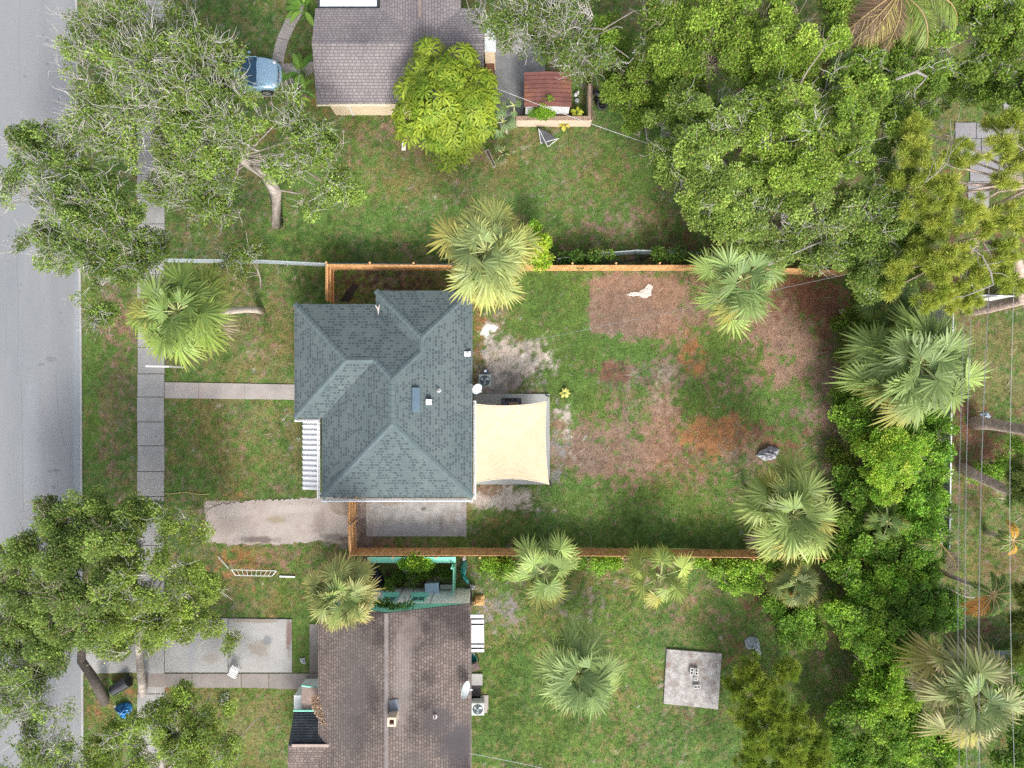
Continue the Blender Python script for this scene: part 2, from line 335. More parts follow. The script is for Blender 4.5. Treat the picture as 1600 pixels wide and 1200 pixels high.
rs = np.random.RandomState(11)
def sample_field(F, n, x0=-31, x1=31, y0=-23.5, y1=23.5):
    """n random ground positions where field F (0..1) is high"""
    x = rs.uniform(x0, x1, n * 3); y = rs.uniform(y0, y1, n * 3)
    ix = np.clip(np.searchsorted(gx, x), 0, nx - 1); iy = np.clip(np.searchsorted(gy, y), 0, ny - 1)
    k = rs.rand(n * 3) < F[iy, ix]; x = x[k][:n]; y = y[k][:n]; return x, y, iy[k][:n], ix[k][:n]
NOVEG = [(-150, -100, 127, 1300), (215, -100, 258, 1300), (257, 597, 460, 624), (225, 963, 520, 1076), (740, 614, 860, 757), (500, 470, 735, 775), (575, 782, 728, 836), (500, 930, 735, 1300), (480, -50, 750, 165), (1040, 1016, 1123, 1103), (818, 112, 900, 178), (772, 60, 830, 150), (1490, 190, 1600, 285)]
def free(x, y):
    px = 800 + x * 26.6667; py = 600 - y * 26.6667; k = np.ones(len(x), bool)
    for a, b_, c, d in NOVEG: k &= ~((px > a) & (px < c) & (py > b_) & (py < d))
    return k
def leafquads(Pb, D, N, L, Wd, mid=.45, fold=0.):
    """one rhombus leaf per row: base Pb, direction D, normal N, length L, half width Wd"""
    D = D / np.maximum(np.linalg.norm(D, axis=1, keepdims=True), 1e-6)
    S = np.cross(D, N); S /= np.maximum(np.linalg.norm(S, axis=1, keepdims=True), 1e-6)
    L = np.asarray(L)[:, None]; Wd = np.asarray(Wd)[:, None]
    up = np.cross(S, D)
    V = np.stack([Pb, Pb + D * L * mid + S * Wd + up * Wd * fold, Pb + D * L, Pb + D * L * mid - S * Wd + up * Wd * fold], 1).reshape(-1, 3)
    return V, np.arange(len(V)).reshape(-1, 4)
GRASSM = leafmat('grass_blade', .2, .7); LITM = leafmat('dead_leaf', .1, .8)
# grass tufts: short blades leaning every way
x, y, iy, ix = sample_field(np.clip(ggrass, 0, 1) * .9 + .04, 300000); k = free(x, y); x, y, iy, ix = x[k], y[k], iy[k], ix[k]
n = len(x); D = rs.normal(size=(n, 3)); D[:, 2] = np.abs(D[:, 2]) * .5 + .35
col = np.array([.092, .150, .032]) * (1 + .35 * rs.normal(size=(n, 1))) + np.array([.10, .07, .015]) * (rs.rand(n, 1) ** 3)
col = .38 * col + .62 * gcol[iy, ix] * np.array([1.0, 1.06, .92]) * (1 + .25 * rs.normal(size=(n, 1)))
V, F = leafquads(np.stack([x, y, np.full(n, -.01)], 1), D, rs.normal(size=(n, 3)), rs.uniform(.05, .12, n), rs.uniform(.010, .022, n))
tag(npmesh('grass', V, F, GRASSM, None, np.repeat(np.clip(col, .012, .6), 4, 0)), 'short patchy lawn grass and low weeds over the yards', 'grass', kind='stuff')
# fallen leaves
x, y, iy, ix = sample_field(np.clip(glit, 0, 1) * .85 + .02, 60000); k = free(x, y) | (rs.rand(len(x)) < .015); x, y = x[k], y[k]
n = len(x); D = rs.normal(size=(n, 3)); D[:, 2] *= .25; N = rs.normal(size=(n, 3)) * .4; N[:, 2] = 1
pal = np.array([(.25, .14, .085), (.30, .21, .15), (.18, .10, .065), (.36, .28, .22), (.29, .13, .06), (.13, .075, .05)])
V, F = leafquads(np.stack([x, y, rs.uniform(.01, .05, n)], 1), D, N, rs.uniform(.03, .085, n), rs.uniform(.010, .022, n))
tag(npmesh('fallen_leaves', V, F, LITM, None, np.repeat(pal[rs.randint(0, 6, n)] * rs.uniform(.6, 1.25, (n, 1)), 4, 0)), 'brown fallen leaves scattered over the bare ground', 'leaf litter', kind='stuff')
# twigs and sticks on the ground
x, y, _, _ = sample_field(np.clip(glit, .02, 1) + .05, 900); k = free(x, y); x, y = x[k], y[k]; n = len(x); D = rs.normal(size=(n, 3)); D[:, 2] *= .1
V, F = leafquads(np.stack([x, y, np.full(n, .04)], 1), D, np.tile([0, 0, 1.], (n, 1)), rs.uniform(.15, .8, n), rs.uniform(.008, .018, n))
tag(npmesh('fallen_twigs', V, F, LITM, None, np.repeat(np.array([.36, .31, .27]) * rs.uniform(.6, 1.4, (n, 1)), 4, 0)), 'pale broken twigs lying about the yards', 'twigs', kind='stuff')

# ---- road, pavements, slabs
def sheet(name, pts, z, mat, thick=.12, kind='structure'):
    w = [P(a, b, 0) for a, b in pts]
    ar = sum(w[i].x * w[(i + 1) % len(w)].y - w[(i + 1) % len(w)].x * w[i].y for i in range(len(w)))
    if ar < 0: w = w[::-1]
    return MB().prism([(p.x, p.y) for p in w], z - thick, z)
ROADM = pm('road_surface', (.205, .214, .224), .09, .35, .85, bump=.15, fine=30, stain=(.17, .184, .197), stretch=(1.6, .22, 1), spots=[(20, 150, 30, 260, (.21, .22, .23), .6), (95, 480, 22, 240, (.17, .18, .19), .5), (50, 700, 16, 140, (.215, .235, .25), .6), (122, 640, 7, 300, (.235, .26, .285), .7), (88, 640, 5, 160, (.19, .2, .21), .5), (10, 980, 60, 60, (.20, .20, .20), .5)])
CONC = pm('concrete', (.30, .295, .288), .16, .8, .85, bump=.3, fine=18, stain=(.30, .285, .27))
CONCW = pm('concrete_warm', (.325, .295, .275), .16, .9, .85, bump=.3, fine=18, stain=(.34, .27, .24))
CONCL = pm('concrete_pale', (.335, .33, .32), .13, .7, .85, bump=.25, fine=16, stain=(.29, .28, .27), spots=[(405, 1012, 20, 14, (.235, .205, .175), .85), (418, 999, 9, 8, (.16, .17, .19), .8), (330, 1028, 14, 8, (.27, .24, .21), .7), (452, 990, 5, 30, (.15, .08, .07), .8), (300, 1010, 8, 40, (.25, .26, .29), .6), (400, 969, 40, 4, (.18, .13, .08), .6)])
CONCD = pm('concrete_dark', (.20, .205, .21), .3, .7, .85, bump=.3, fine=18, stain=(.35, .33, .31))
rd = [(-170, -3000), (110, -3000), (118, 0), (121, 250), (125, 520), (126, 780), (128, 1200), (131, 4200), (-170, 4200)]
tag(sheet('road', rd, .035, ROADM).build('road', ROADM), kind='structure')
mb = MB()
for (a, b_), (c, d) in zip(rd[1:7], rd[2:8]):
    w = [P(a + .1, b_), P(a + 3.2, b_), P(c + 3.2, d), P(c + .1, d)]; mb.prism([(p.x, p.y) for p in w[::-1]], -.1, .06)
tag(mb.build('road_edge', CONCL), kind='structure')
# tar cracks and oil marks in the road
CR = pm('crack_filler', (.16, .17, .18), .2, 8, .8, bump=.1)
mb = MB()
for pts, w in [([(34, 600), (36, 690), (37, 800)], .5), ([(88, 585), (92, 650), (100, 690), (101, 700)], .4), ([(26, 360), (30, 480), (28, 590)], .35), ([(32, 150), (30, 60), (33, -40)], .3), ([(10, 440), (11, 560)], .3)]:
    q = []
    for (a, b_), (c, d) in zip(pts[:-1], pts[1:]):
        for t in (0, .2, .4, .6, .8): q.append(P(a + (c - a) * t + random.uniform(-.7, .7), b_ + (d - b_) * t))
    q.append(P(*pts[-1])); wv = w / 26.7
    L_ = [(p.x - wv * random.uniform(.3, 1), p.y, .0395) for p in q]; R_ = [(p.x + wv * random.uniform(.3, 1), p.y, .0395) for p in q]
    mb.add(L_ + R_, [(i, i + len(q), i + 1 + len(q), i + 1) for i in range(len(q) - 1)])
for (cx, cy, rx, ry) in [(80, 561, 9, 4), (64, 569, 5, 2.5), (79, 736, 4, 3.2), (88, 735, 5, 3), (84, 762, 4, 3), (68, 56, 3, 2), (74, 64, 3, 2), (75, 100, 2.5, 2.5), (74, 72, 1.5, 1.5), (33, 445, 2.5, 2), (33, 456, 1.5, 1.2), (95, 489, 3, 2), (92, 155, 1.5, 4), (40, 120, 3, 2), (97, 503, 2, 1.5)]:
    q = []
    for k_ in range(14):
        r_ = random.uniform(.65, 1.15); a_ = -2 * math.pi * k_ / 14
        q.append(P(cx + rx * r_ * math.cos(a_), cy + ry * r_ * math.sin(a_)))
    mb.add([(p.x, p.y, .0392) for p in q], [list(range(14))])
tag(mb.build('road_marks', CR), kind='structure')
# sidewalk in slabs
mb = MB(); y = 621 - 41 * 16
ys = [621 + k_ * 38.7 + random.uniform(-2, 2) for k_ in range(-50, 60)]
for a, b_ in zip(ys[:-1], ys[1:]):
    if -1400 < a < 2600:
        dz = random.uniform(-.012, .012); dx = random.uniform(-.6, .6)
        w = [P(215.5 + dx, a + .5), P(257 + dx, a + .5), P(257 + dx, b_ - .5), P(215.5 + dx, b_ - .5)]
        mb.prism([(p.x, p.y) for p in w[::-1]], -.08, .055 + dz)
tag(mb.build('sidewalk', CONC, bevel=.012), kind='structure')
mb = MB()
for a, b_ in [(258, 310.8), (311, 382.8), (383, 462)]:
    w = [P(a, 597 + (a - 257) * .018), P(b_, 597 + (b_ - 257) * .018), P(b_, 622 + (b_ - 257) * .012), P(a, 622 + (a - 257) * .012)]
    mb.prism([(p.x, p.y) for p in w[::-1]], -.08, .06 + random.uniform(-.008, .008))
tag(mb.build('front_path', CONCW, bevel=.012), kind='structure')
mb = MB()
for q in ([(260, 965), (356.5, 965.5), (356.5, 1050), (258, 1050)], [(357.5, 966), (456, 967), (457, 1050), (357.5, 1050)], [(218, 975), (259, 965), (257, 1050), (218, 1050)], [(130, 985), (214.5, 985), (214.5, 1050), (130, 1052)]):
    mb.v_ = 0; s_ = sheet('', q, .075, CONCL); mb.add(s_.v, s_.f)
tag(mb.build('neighbour_driveway', CONCL, bevel=.015), kind='structure')
mb = MB()
for q in ([(222, 1052), (300, 1052), (300, 1074), (222, 1073)], [(301, 1052), (377, 1052), (377, 1074), (301, 1074)], [(378, 1052), (420, 1052), (420, 1075), (378, 1074)], [(421, 1052), (504, 1052), (504, 1078), (421, 1075)], [(484, 975), (508, 975), (508, 1051), (484, 1051)]):
    s_ = sheet('', q, .05, CONCW); mb.add(s_.v, s_.f)
tag(mb.build('neighbour_path', pm('concrete_brown', (.24, .215, .20), .2, .9, .85, bump=.3, fine=18, stain=(.24, .20, .18)), bevel=.012), kind='structure')
# the broken side slab, in cracked pieces
mb = MB(); gxs = [572, 600, 632, 668, 700, 729]; gys = [778, 800, 822, 838]
jit = {(i, j): (random.uniform(-6, 6) if 0 < i < 5 else 0, random.uniform(-4, 4) if 0 < j < 3 else 0) for i in range(6) for j in range(4)}
for i in range(5):
    for j in range(3):
        q = [(gxs[i + a] + jit[i + a, j + b_][0], gys[j + b_] + jit[i + a, j + b_][1]) for a, b_ in ((0, 0), (1, 0), (1, 1), (0, 1))]
        c = (sum(p[0] for p in q) / 4, sum(p[1] for p in q) / 4); q = [(p[0] + (c[0] - p[0]) * .004, p[1] + (c[1] - p[1]) * .006) for p in q]
        s_ = sheet('', q, random.uniform(.026, .029), CONC); mb.add(s_.v, s_.f)
tag(mb.build('side_slab', pm('old_slab', (.33, .32, .31), .28, 2.2, .9, bump=.5, fine=14, stain=(.27, .235, .21), spots=[(662, 795, 5, 4, (.10, .09, .07), .9), (640, 830, 60, 14, (.26, .27, .29), .7), (610, 785, 20, 6, (.25, .19, .15), .7), (700, 780, 40, 6, (.25, .19, .15), .6), (690, 815, 5, 14, (.16, .15, .14), .6)])), kind='structure')
q = [(508, 778)] + [(508 + 38 * (1 - math.cos(t)) * .5 + 4, 778 + 26 * math.sin(t)) for t in (0.4, .8, 1.2, 1.57)] + [(552, 806), (552, 778)]
tag(sheet('x', q, .045, CONC).build('side_step', pm('concrete_brown2', (.27, .225, .19), .2, 1.5, .9, bump=.3)), kind='structure')
tag(sheet('x', [(500, 770), (519, 770), (524, 792), (505, 786)], .04, CONC).build('corner_slab', CONCL), kind='structure')
tag(sheet('x', [(740, 615.5), (858.5, 615.5), (859, 756.5), (740, 756.5)], .10, CONC, .2).build('patio', pm('patio_concrete', (.30, .31, .31), .06, .6, .8, bump=.12, fine=22), bevel=.015), kind='structure')
# worn dirt and concrete driveway beside the front lawn
out_ = [(326, 796), (350, 787), (400, 782), (450, 780), (500, 777), (548, 778), (550, 808), (546, 834), (530, 841), (500, 845), (470, 847), (440, 850), (400, 848), (362, 852), (336, 846), (322, 822)]
rr_ = random.Random(9); q = []
for (a, b_), (c, d) in zip(out_, out_[1:] + out_[:1]):
    n_ = max(2, int(math.hypot(c - a, d - b_) / 3.2))
    for k_ in range(n_): q.append((a + (c - a) * k_ / n_ + rr_.uniform(-1.8, 1.8), b_ + (d - b_) * k_ / n_ + rr_.uniform(-2.2, 2.2)))
tag(sheet('x', q, .036, CONC, .10).build('driveway', pm('worn_driveway', (.36, .315, .285), .14, 1.1, .95, bump=.3, fine=14, stain=(.30, .245, .215), spots=[(405, 843, 34, 6, (.10, .08, .07), .8), (433, 812, 14, 6, (.23, .19, .10), .6), (350, 822, 26, 14, (.26, .21, .18), .5), (500, 815, 12, 22, (.21, .17, .15), .6), (520, 838, 24, 5, (.15, .13, .11), .7), (460, 795, 40, 7, (.42, .38, .35), .5), (375, 800, 30, 8, (.40, .36, .33), .5)])), kind='structure')
# curved path by the blue car
ctr = [(474, -20), (464, 18), (452, 40), (442, 62), (436, 84), (434, 97)]; mb = MB()
for k_ in range(len(ctr) - 1):
    (a, b_), (c, d) = ctr[k_], ctr[k_ + 1]; dx, dy = c - a, d - b_; L_ = math.hypot(dx, dy); ox, oy = -dy / L_ * 9, dx / L_ * 9
    if k_ + 2 < len(ctr): e, f_ = ctr[k_ + 2]; d2 = (e - c, f_ - d)
    else: d2 = (dx, dy)
    L2 = math.hypot(*d2); o2 = (-d2[1] / L2 * 9, d2[0] / L2 * 9)
    if k_ == 0: prev = (ox, oy)
    q = [(a + prev[0], b_ + prev[1]), (c + o2[0] - dx * .02, d + o2[1] - dy * .02), (c - o2[0] - dx * .02, d - o2[1] - dy * .02), (a - prev[0], b_ - prev[1])]; prev = o2
    s_ = sheet('', q, .05, CONC); mb.add(s_.v, s_.f)
for q in ([(424, 99), (444, 99), (462, 130), (440, 150), (400, 152), (330, 152), (330, 99)], [(445, 100), (492, 96), (490, 112), (470, 126), (462, 128)]):
    s_ = sheet('', q, .045, CONC); mb.add(s_.v, s_.f)
tag(mb.build('garden_path', CONCW, bevel=.012), kind='structure')
tag(sheet('x', [(768, 40), (850, 50), (852, 112), (822, 150), (816, 182), (782, 200), (772, 150)], .05, CONC).build('back_slab', CONCD, bevel=.01), kind='structure')
mb = MB()
for q in ([(1492, 192), (1524, 192), (1524, 216), (1492, 216)], [(1525, 192), (1566, 193), (1566, 216), (1525, 216)], [(1500, 217), (1532, 217), (1532, 243), (1500, 243)], [(1533, 217), (1600, 217), (1600, 243), (1533, 243)], [(1515, 244), (1560, 244), (1560, 283), (1515, 283)], [(1561, 244), (1640, 244), (1640, 283), (1561, 283)], [(1512, 284), (1545, 284), (1545, 335), (1512, 335)], [(1567, 150), (1640, 150), (1640, 216), (1567, 216)]):
    s_ = sheet('', q, .05 + random.uniform(-.01, .01), CONC); mb.add(s_.v, s_.f)
tag(mb.build('terrace', pm('paver_grey', (.27, .26, .27), .15, 1.2, .85, bump=.25), bevel=.012), kind='structure')
t = sheet('x', [(1041, 1013), (1127, 1020), (1121, 1107), (1036, 1098)], .13, CONC, .25)
tag(t.build('garden_slab', pm('pitted_slab', (.37, .355, .345), .38, 4.0, .95, bump=.6, fine=20, stain=(.22, .17, .15)), bevel=.02), 'square pitted grey concrete slab with small blocks on it', 'slab', kind='structure')

# ================================================================== the main house
def Qs(sc_z):
    k = (H - sc_z) / FOC
    return lambda px, py, z: Vector(((px - 800) * k, (600 - py) * k, z)), k
Q, kq = Qs(2.6)
SL = .40
zz = lambda run: 2.6 + SL * run * kq
ROOFT = shingle('teal_shingles', (.056, .077, .086), (.100, .129, .132), .20, .16, (.122, .155, .156), ms=.024, dash=.49, blotch=(.80, .84, .86), bsc=.5, blo=(.4, .65))
CAP = pm('ridge_cap', (.095, .130, .138), .14, 2.5, .9, bump=.4, fine=16)
WHITE = pm('white_paint', (.68, .68, .68), .06, 2, .5, bump=.05)
STUCCO = pm('cream_stucco', (.56, .52, .45), .08, 1.5, .9, bump=.4, fine=40)
GLASS, _n, _l, _b = _new('window_glass'); _b.inputs['Base Color'].default_value = (.03, .04, .05, 1); _b.inputs['Roughness'].default_value = .08
DARK = pm('dark_metal', (.035, .037, .042), .3, 5, .5, bump=.1)
BLACKP = pm('black_plastic', (.02, .02, .022), .3, 5, .45, bump=.1)
hs = thing('house', 'house with teal hipped shingle roof in the middle of the fenced yard', 'house', Q(620, 615, 0))
A1, A2, A3 = 89, 117.5, 75.5
faces = [
 ([(460, 475, 0), (460, 653, 0), (549, 564, A1)], (0, -1, 0)),
 ([(460, 653, 0), (503, 653, 0), (592, 564, A1), (549, 564, A1)], (1, 0, 0)),
 ([(503, 653, 0), (503, 777, 0), (620.5, 659.5, A2), (620.5, 592.5, A2), (592, 564, A1)], (0, -1, 0)),
 ([(503, 777, 0), (738, 777, 0), (620.5, 659.5, A2)], (1, 0, 0)),
 ([(738, 777, 0), (738, 454, 0), (662.5, 529.5, A3), (662.5, 550.5, A3), (620.5, 592.5, A2), (620.5, 659.5, A2)], (0, 1, 0)),
 ([(587, 475, 0), (460, 475, 0), (549, 564, A1), (592, 564, A1), (620.5, 592.5, A2), (662.5, 550.5, A3)], (-1, 0, 0)),
 ([(738, 454, 0), (587, 454, 0), (662.5, 529.5, A3)], (-1, 0, 0)),
 ([(587, 454, 0), (587, 475, 0), (662.5, 550.5, A3), (662.5, 529.5, A3)], (0, -1, 0))]
mb = MB()
for pts, u in faces: mb.poly([Q(a, b_, zz(r_)) for a, b_, r_ in pts], u)
roof = mb.build('roof', ROOFT, hs)
outline = [(460, 475), (460, 653), (503, 653), (503, 777), (738, 777), (738, 454), (587, 454), (587, 475)]
mb = MB().prism([tuple(Q(a, b_, 0))[:2] for a, b_ in outline], 2.42, 2.585); mb.build('fascia', pm('teal_fascia', (.30, .36, .36), .1, 2, .6), hs)
ins = [(470, 485), (470, 643), (513, 643), (513, 767), (728, 767), (728, 464), (597, 464), (597, 485)]
MB().prism([tuple(Q(a, b_, 0))[:2] for a, b_ in ins], 0, 2.42).build('wall', STUCCO, hs)
for ha, hb in [((460, 475, 0), (549, 564, A1)), ((460, 653, 0), (549, 564, A1)), ((549, 564, A1), (592, 564, A1)), ((592, 564, A1), (620.5, 592.5, A2)), ((620.5, 592.5, A2), (620.5, 659.5, A2)), ((503, 777, 0), (620.5, 659.5, A2)), ((738, 777, 0), (620.5, 659.5, A2)), ((620.5, 592.5, A2), (662.5, 550.5, A3)), ((662.5, 550.5, A3), (662.5, 529.5, A3)), ((587, 454, 0), (662.5, 529.5, A3)), ((738, 454, 0), (662.5, 529.5, A3))]:
    a = Q(ha[0], ha[1], zz(ha[2])); b_ = Q(hb[0], hb[1], zz(hb[2])); d = b_ - a; nseg = max(2, int(d.length / .28)); mb = MB()
    s = d.cross(Vector((0, 0, 1))).normalized() * .155; up = Vector((0, 0, 1))
    hip = abs(d.z) > .05
    dz = -.155 * SL * (.7 if hip else 1.0)
    for k_ in range(nseg):
        p0 = a + d * (k_ / nseg) ; p1 = a + d * ((k_ + 1.12) / nseg); lift0, lift1 = .035, .018
        v = [p0 - s + up * (lift0 + dz), p0 + up * (lift0 + .01), p0 + s + up * (lift0 + dz), p1 - s + up * (lift1 + dz), p1 + up * (lift1 + .01), p1 + s + up * (lift1 + dz), p0 - s + up * (dz - .03), p0 + s + up * (dz - .03), p1 - s + up * (dz - .03), p1 + s + up * (dz - .03)]
        mb.add(v, [(0, 3, 4, 1), (1, 4, 5, 2), (0, 1, 2, 7, 6), (6, 8, 3, 0), (7, 2, 5, 9)])
    mb.build('ridge_cap', CAP, roof)
def gutter(p, q, z, out):
    """open trough from p to q (eave pixels), lying outside the eave in direction out"""
    a, b_ = Q(*p, z), Q(*q, z); o = Vector(out); d = (b_ - a).normalized(); c = (a + b_) / 2; L_ = (b_ - a).length; ang = math.atan2(d.y, d.x); mb = MB()
    mb.box(c + o * .105 + Vector((0, 0, -.035)), (L_, .06, .13), ang); mb.box(c + o * .06 + Vector((0, 0, -.10)), (L_, .12, .012), ang); mb.box(c + o * .006 + Vector((0, 0, -.05)), (L_, .01, .11), ang)
    for t in np.arange(.06, 1, 2.6 / max(L_, 2)): mb.box(a + (b_ - a) * t + o * .04 + Vector((0, 0, .034)), (.02, .08, .006), ang)
    return mb
g = gutter((502, 780), (739, 780), 2.6, (0, -1, 0)); g.build('gutter', WHITE, hs)
gutter((740, 626), (740, 780), 2.6, (1, 0, 0)).build('gutter', WHITE, hs)
gutter((499.5, 660), (499.5, 780), 2.6, (-1, 0, 0)).build('gutter', WHITE, hs)
gutter((460, 655), (499, 655), 2.6, (0, -1, 0)).build('gutter', WHITE, hs)
MB().tube([Q(742, 777, 2.5), Q(735, 774, 2.3), Q(731, 770, 2.0), Q(731, 770, .1)], .04, 6).build('downpipe', WHITE, hs)
# windows and doors in the walls
def window(parent, c, w, h, ax, wallmat=None, fr=None):
    """c: middle on the wall face, ax: outward direction"""
    o = Vector(ax); ang = math.atan2(o.y, o.x) - math.pi / 2; c = Vector(c); m = MB(); rot = Matrix.Rotation(ang, 3, 'Z')
    for dx, dz, sx, sz in ((0, h / 2, w, .07), (0, -h / 2, w, .07), (-w / 2, 0, .07, h + .07), (w / 2, 0, .07, h + .07), (0, 0, .04, h)):
        m.box(c + rot @ Vector((dx, .03, dz)), (sx, .06, sz), ang)
    f = m.build('window', fr or WHITE, parent); m = MB().box(c + rot @ Vector((0, .015, 0)), (w, .012, h), ang); m.build('pane', GLASS, f)
window(hs, Q(540, 643, 1.5) + Vector((-1.5, 0, 0)), 1.2, 1.1, (0, -1, 0)); window(hs, Q(470, 530, 1.5), 1.6, 1.2, (-1, 0, 0)); window(hs, Q(580, 767, 1.5), 1.2, 1.1, (0, -1, 0)); window(hs, Q(660, 767, 1.5), 1.2, 1.1, (0, -1, 0))
window(hs, Q(728, 530, 1.5), 1.2, 1.1, (1, 0, 0)); window(hs, Q(650, 464, 1.5), 1.2, 1.0, (0, 1, 0)); window(hs, Q(540, 485, 1.5), 1.2, 1.0, (0, 1, 0))
c = Q(728, 660, 1.0); d = MB().box(c + Vector((.02, 0, 0)), (.05, 1.6, 2.0)).build('door', pm('door_blue_grey', (.2, .24, .27), .1, 3, .4), hs)
MB().lathe([(.03, 0), (.035, .03), (.02, .06)], c + Vector((.045, .6, 0)), 8).build('handle', DARK, d)
c = Q(513, 690, 1.0); d = MB().box(c + Vector((-.02, 0, 0)), (.05, .95, 2.0)).build('door', WHITE, hs)
# corrugated white awning over the front step
mb = MB(); nw = 14; xa, xb = 471.5, 500.5; vs = []; fs = []
prof = [(0, 0), (.34, 0), (.44, .11), (.66, .11), (.76, 0)]
yy = []
for k_ in range(nw):
    for u, h_ in prof: yy.append((653 + (k_ + u) * 8.05, h_))
yy.append((653 + nw * 8.05, 0))
Qa, ka = Qs(2.4)
for (y_, h_) in yy:
    vs.append(Qa(xa, y_, 2.22 + h_)); vs.append(Qa(xb, y_, 2.45 + h_))
    vs.append(Qa(xa, y_, 2.20 + h_)); vs.append(Qa(xb, y_, 2.43 + h_))
for i in range(len(yy) - 1):
    a = i * 4; fs += [(a, a + 4, a + 5, a + 1), (a + 2, a + 3, a + 7, a + 6), (a, a + 2, a + 6, a + 4)]
aw = mb.add(vs, fs).build('awning', pm('awning_white', (.60, .61, .62), .05, 2, .4, bump=.03), hs)
P_ = [Qa(473.5, 664, 0), Qa(473.5, 755, 0)]
for p in P_: MB().box(p + Vector((0, 0, 1.1)), (.07, .07, 2.2)).build('awning_post', WHITE, aw)
# things on the roof
onr = lambda x_, y_, z_: Vector((x_, y_, z_))
def roofpt(px, py, run): return Q(px, py, zz(run))
def east_roof(px, py):      # photograph pixel -> point on the east slope
    z = 3.
    for _ in range(20):
        p = P(px, py, z); z = 2.6 + SL * (Q(738, 600, 0).x - p.x)
    return P(px, py, z)
def tilt(ax, ang): return Matrix.Rotation(ang, 3, ax)
p = east_roof(649, 624); mE = Matrix.Rotation(math.atan(SL), 3, 'Y')
MB().box(p + Vector((.03, 0, .08)), (.42, 1.28, .16), m=mE).build('skylight', pm('blue_grey_metal', (.085, .135, .18), .12, 2, .35, bump=.05), roof, bevel=.02)
p = east_roof(671, 628)
v = MB().box(p + Vector((0, 0, .10)), (.26, .26, .34), m=Matrix.Identity(3)).build('roof_vent', pm('galvanised', (.30, .33, .36), .1, 4, .5), roof)
MB().box(p + Vector((0, 0, .29)), (.30, .30, .05)).build('vent_cap', WHITE, v)
p = east_roof(685.5, 610)
v = MB().lathe([(.13, -.05), (.13, .03), (.06, .06), (.05, .30), (.035, .30), (.035, .1)], p, 12).build('vent_pipe', pm('lead_boot', (.42, .42, .42), .15, 5, .5), roof)
MB().lathe([(.034, .0), (.034, .285)], p, 8).build('pipe_bore', BLACKP, v)
# broken tile lying in the valley
p = P(590.5, 483, 2.85)
mb = MB().tube([p + Vector((-.13, .2, .02)), p + Vector((.02, 0, .03)), p + Vector((.04, -.3, .02))], [.03, .05, .01], 6).tube([p + Vector((.1, .24, .05)), p + Vector((.03, -.02, .03))], [.015, .04], 6)
o = mb.build('fallen_branch', pm('bleached_wood', (.62, .53, .49), .1, 8, .8)); tag(o, 'pale forked stick lying in the roof valley of the teal house', 'stick')
mh = thing('service_mast', 'white electric service box with mast on the east roof edge', 'electric mast', P(730.5, 553, 2.75))
p = P(730.5, 553, 2.72); MB().box(p + Vector((0, 0, .06)), (.36, .28, .16)).build('box', WHITE, mh, bevel=.02)
MB().tube([p + Vector((.02, .04, .1)), p + Vector((.02, .04, .75)), p + Vector((.1, .04, .85))], .035, 8).build('mast', pm('galv2', (.35, .36, .38), .1, 4, .4), mh)
# satellite dish on the corner of the eave
def dish(name, label, p, look, r_, arm):
    t = thing(name, label, 'satellite dish', p); lk = Vector(look).normalized(); m = lk.to_track_quat('Z', 'Y').to_matrix()
    c = Vector(p) + Vector((0, 0, .55)); prof = [(.02, .0), (r_ * .35, .02), (r_ * .7, .06), (r_, .14), (r_ * 1.0, .155), (r_ * .7, .08), (r_ * .35, .04), (.01, .02)]
    vs = MB(); vs.lathe([(a, b_) for a, b_ in prof], c, 28, m); vs.build('reflector', pm('dish_grey', (.55, .60, .63), .06, 2, .4), t, smooth=False)
    MB().tube([Vector(p) + Vector(arm), Vector(p) + Vector(arm) * .4 + Vector((0, 0, .4)), c - lk * .03], .03, 8).build('mount', pm('mount_grey', (.6, .6, .6), .1, 4, .4), t)
    lnb = c + lk * .55 - Vector((0, 0, .25)); mm = MB().tube([c - Vector((0, 0, .3)), lnb], .015, 6); mm.tube([lnb, lnb - (lnb - c).normalized() * .12], .045, 8); mm.build('feed_arm', pm('arm_white', (.7, .7, .7), .1, 4, .4), t)
    return t
dish('satellite_dish', 'small pale satellite dish at the eave beside the teal roof', P(744, 606, 2.45), (.55, -.4, .75), .30, (-.35, .25, .1))
# ---- condensers
def condenser(name, label, c, w, mat, rz=0):
    t = thing(name, label, 'air conditioner', (c[0], c[1], 0), rz)
    o = MB().box((0, 0, .37), (w, w, .66)).build('cabinet', mat, t, local=True, bevel=.04)
    MB().box((.04, -.03, .02), (w + .25, w + .25, .08)).build('base_pad', CONCW, t, local=True)
    MB().lathe([(w * .41, .69), (w * .41, .71), (w * .30, .712)], (0, 0, 0), 28).build('fan_well', pm('dark_well', (.035, .06, .075), .2, 5, .5), t, local=True)
    m = MB()
    for k_ in range(3):
        a = k_ * 2.094 + .4
        m.add([(.03 * math.cos(a + 1.5), .03 * math.sin(a + 1.5), .722), (w * .33 * math.cos(a - .35), w * .33 * math.sin(a - .35), .718), (w * .36 * math.cos(a + .1), w * .36 * math.sin(a + .1), .73), (w * .30 * math.cos(a + .55), w * .30 * math.sin(a + .55), .745)], [(0, 1, 2, 3)])
    m.lathe([(.05, .715), (.05, .75), (.02, .76)], (0, 0, 0), 10); m.build('fan', pm('fan_grey', (.33, .40, .42), .1, 4, .4, .3), t, local=True)
    m = MB()
    for r_ in (.12, .2, .28, .36, .41):
        q = [(w * r_ * math.cos(a), w * r_ * math.sin(a), .765 - r_ * .05) for a in np.linspace(0, 2 * math.pi, 25)]; m.tube(q, .004, 4, False)
    for k_ in range(8): a = k_ * math.pi / 4; m.tube([(.03 * math.cos(a), .03 * math.sin(a), .77), (w * .42 * math.cos(a), w * .42 * math.sin(a), .742)], .005, 4)
    m.build('grille', pm('grille_dark', (.12, .14, .15), .1, 4, .5), t, local=True); return t
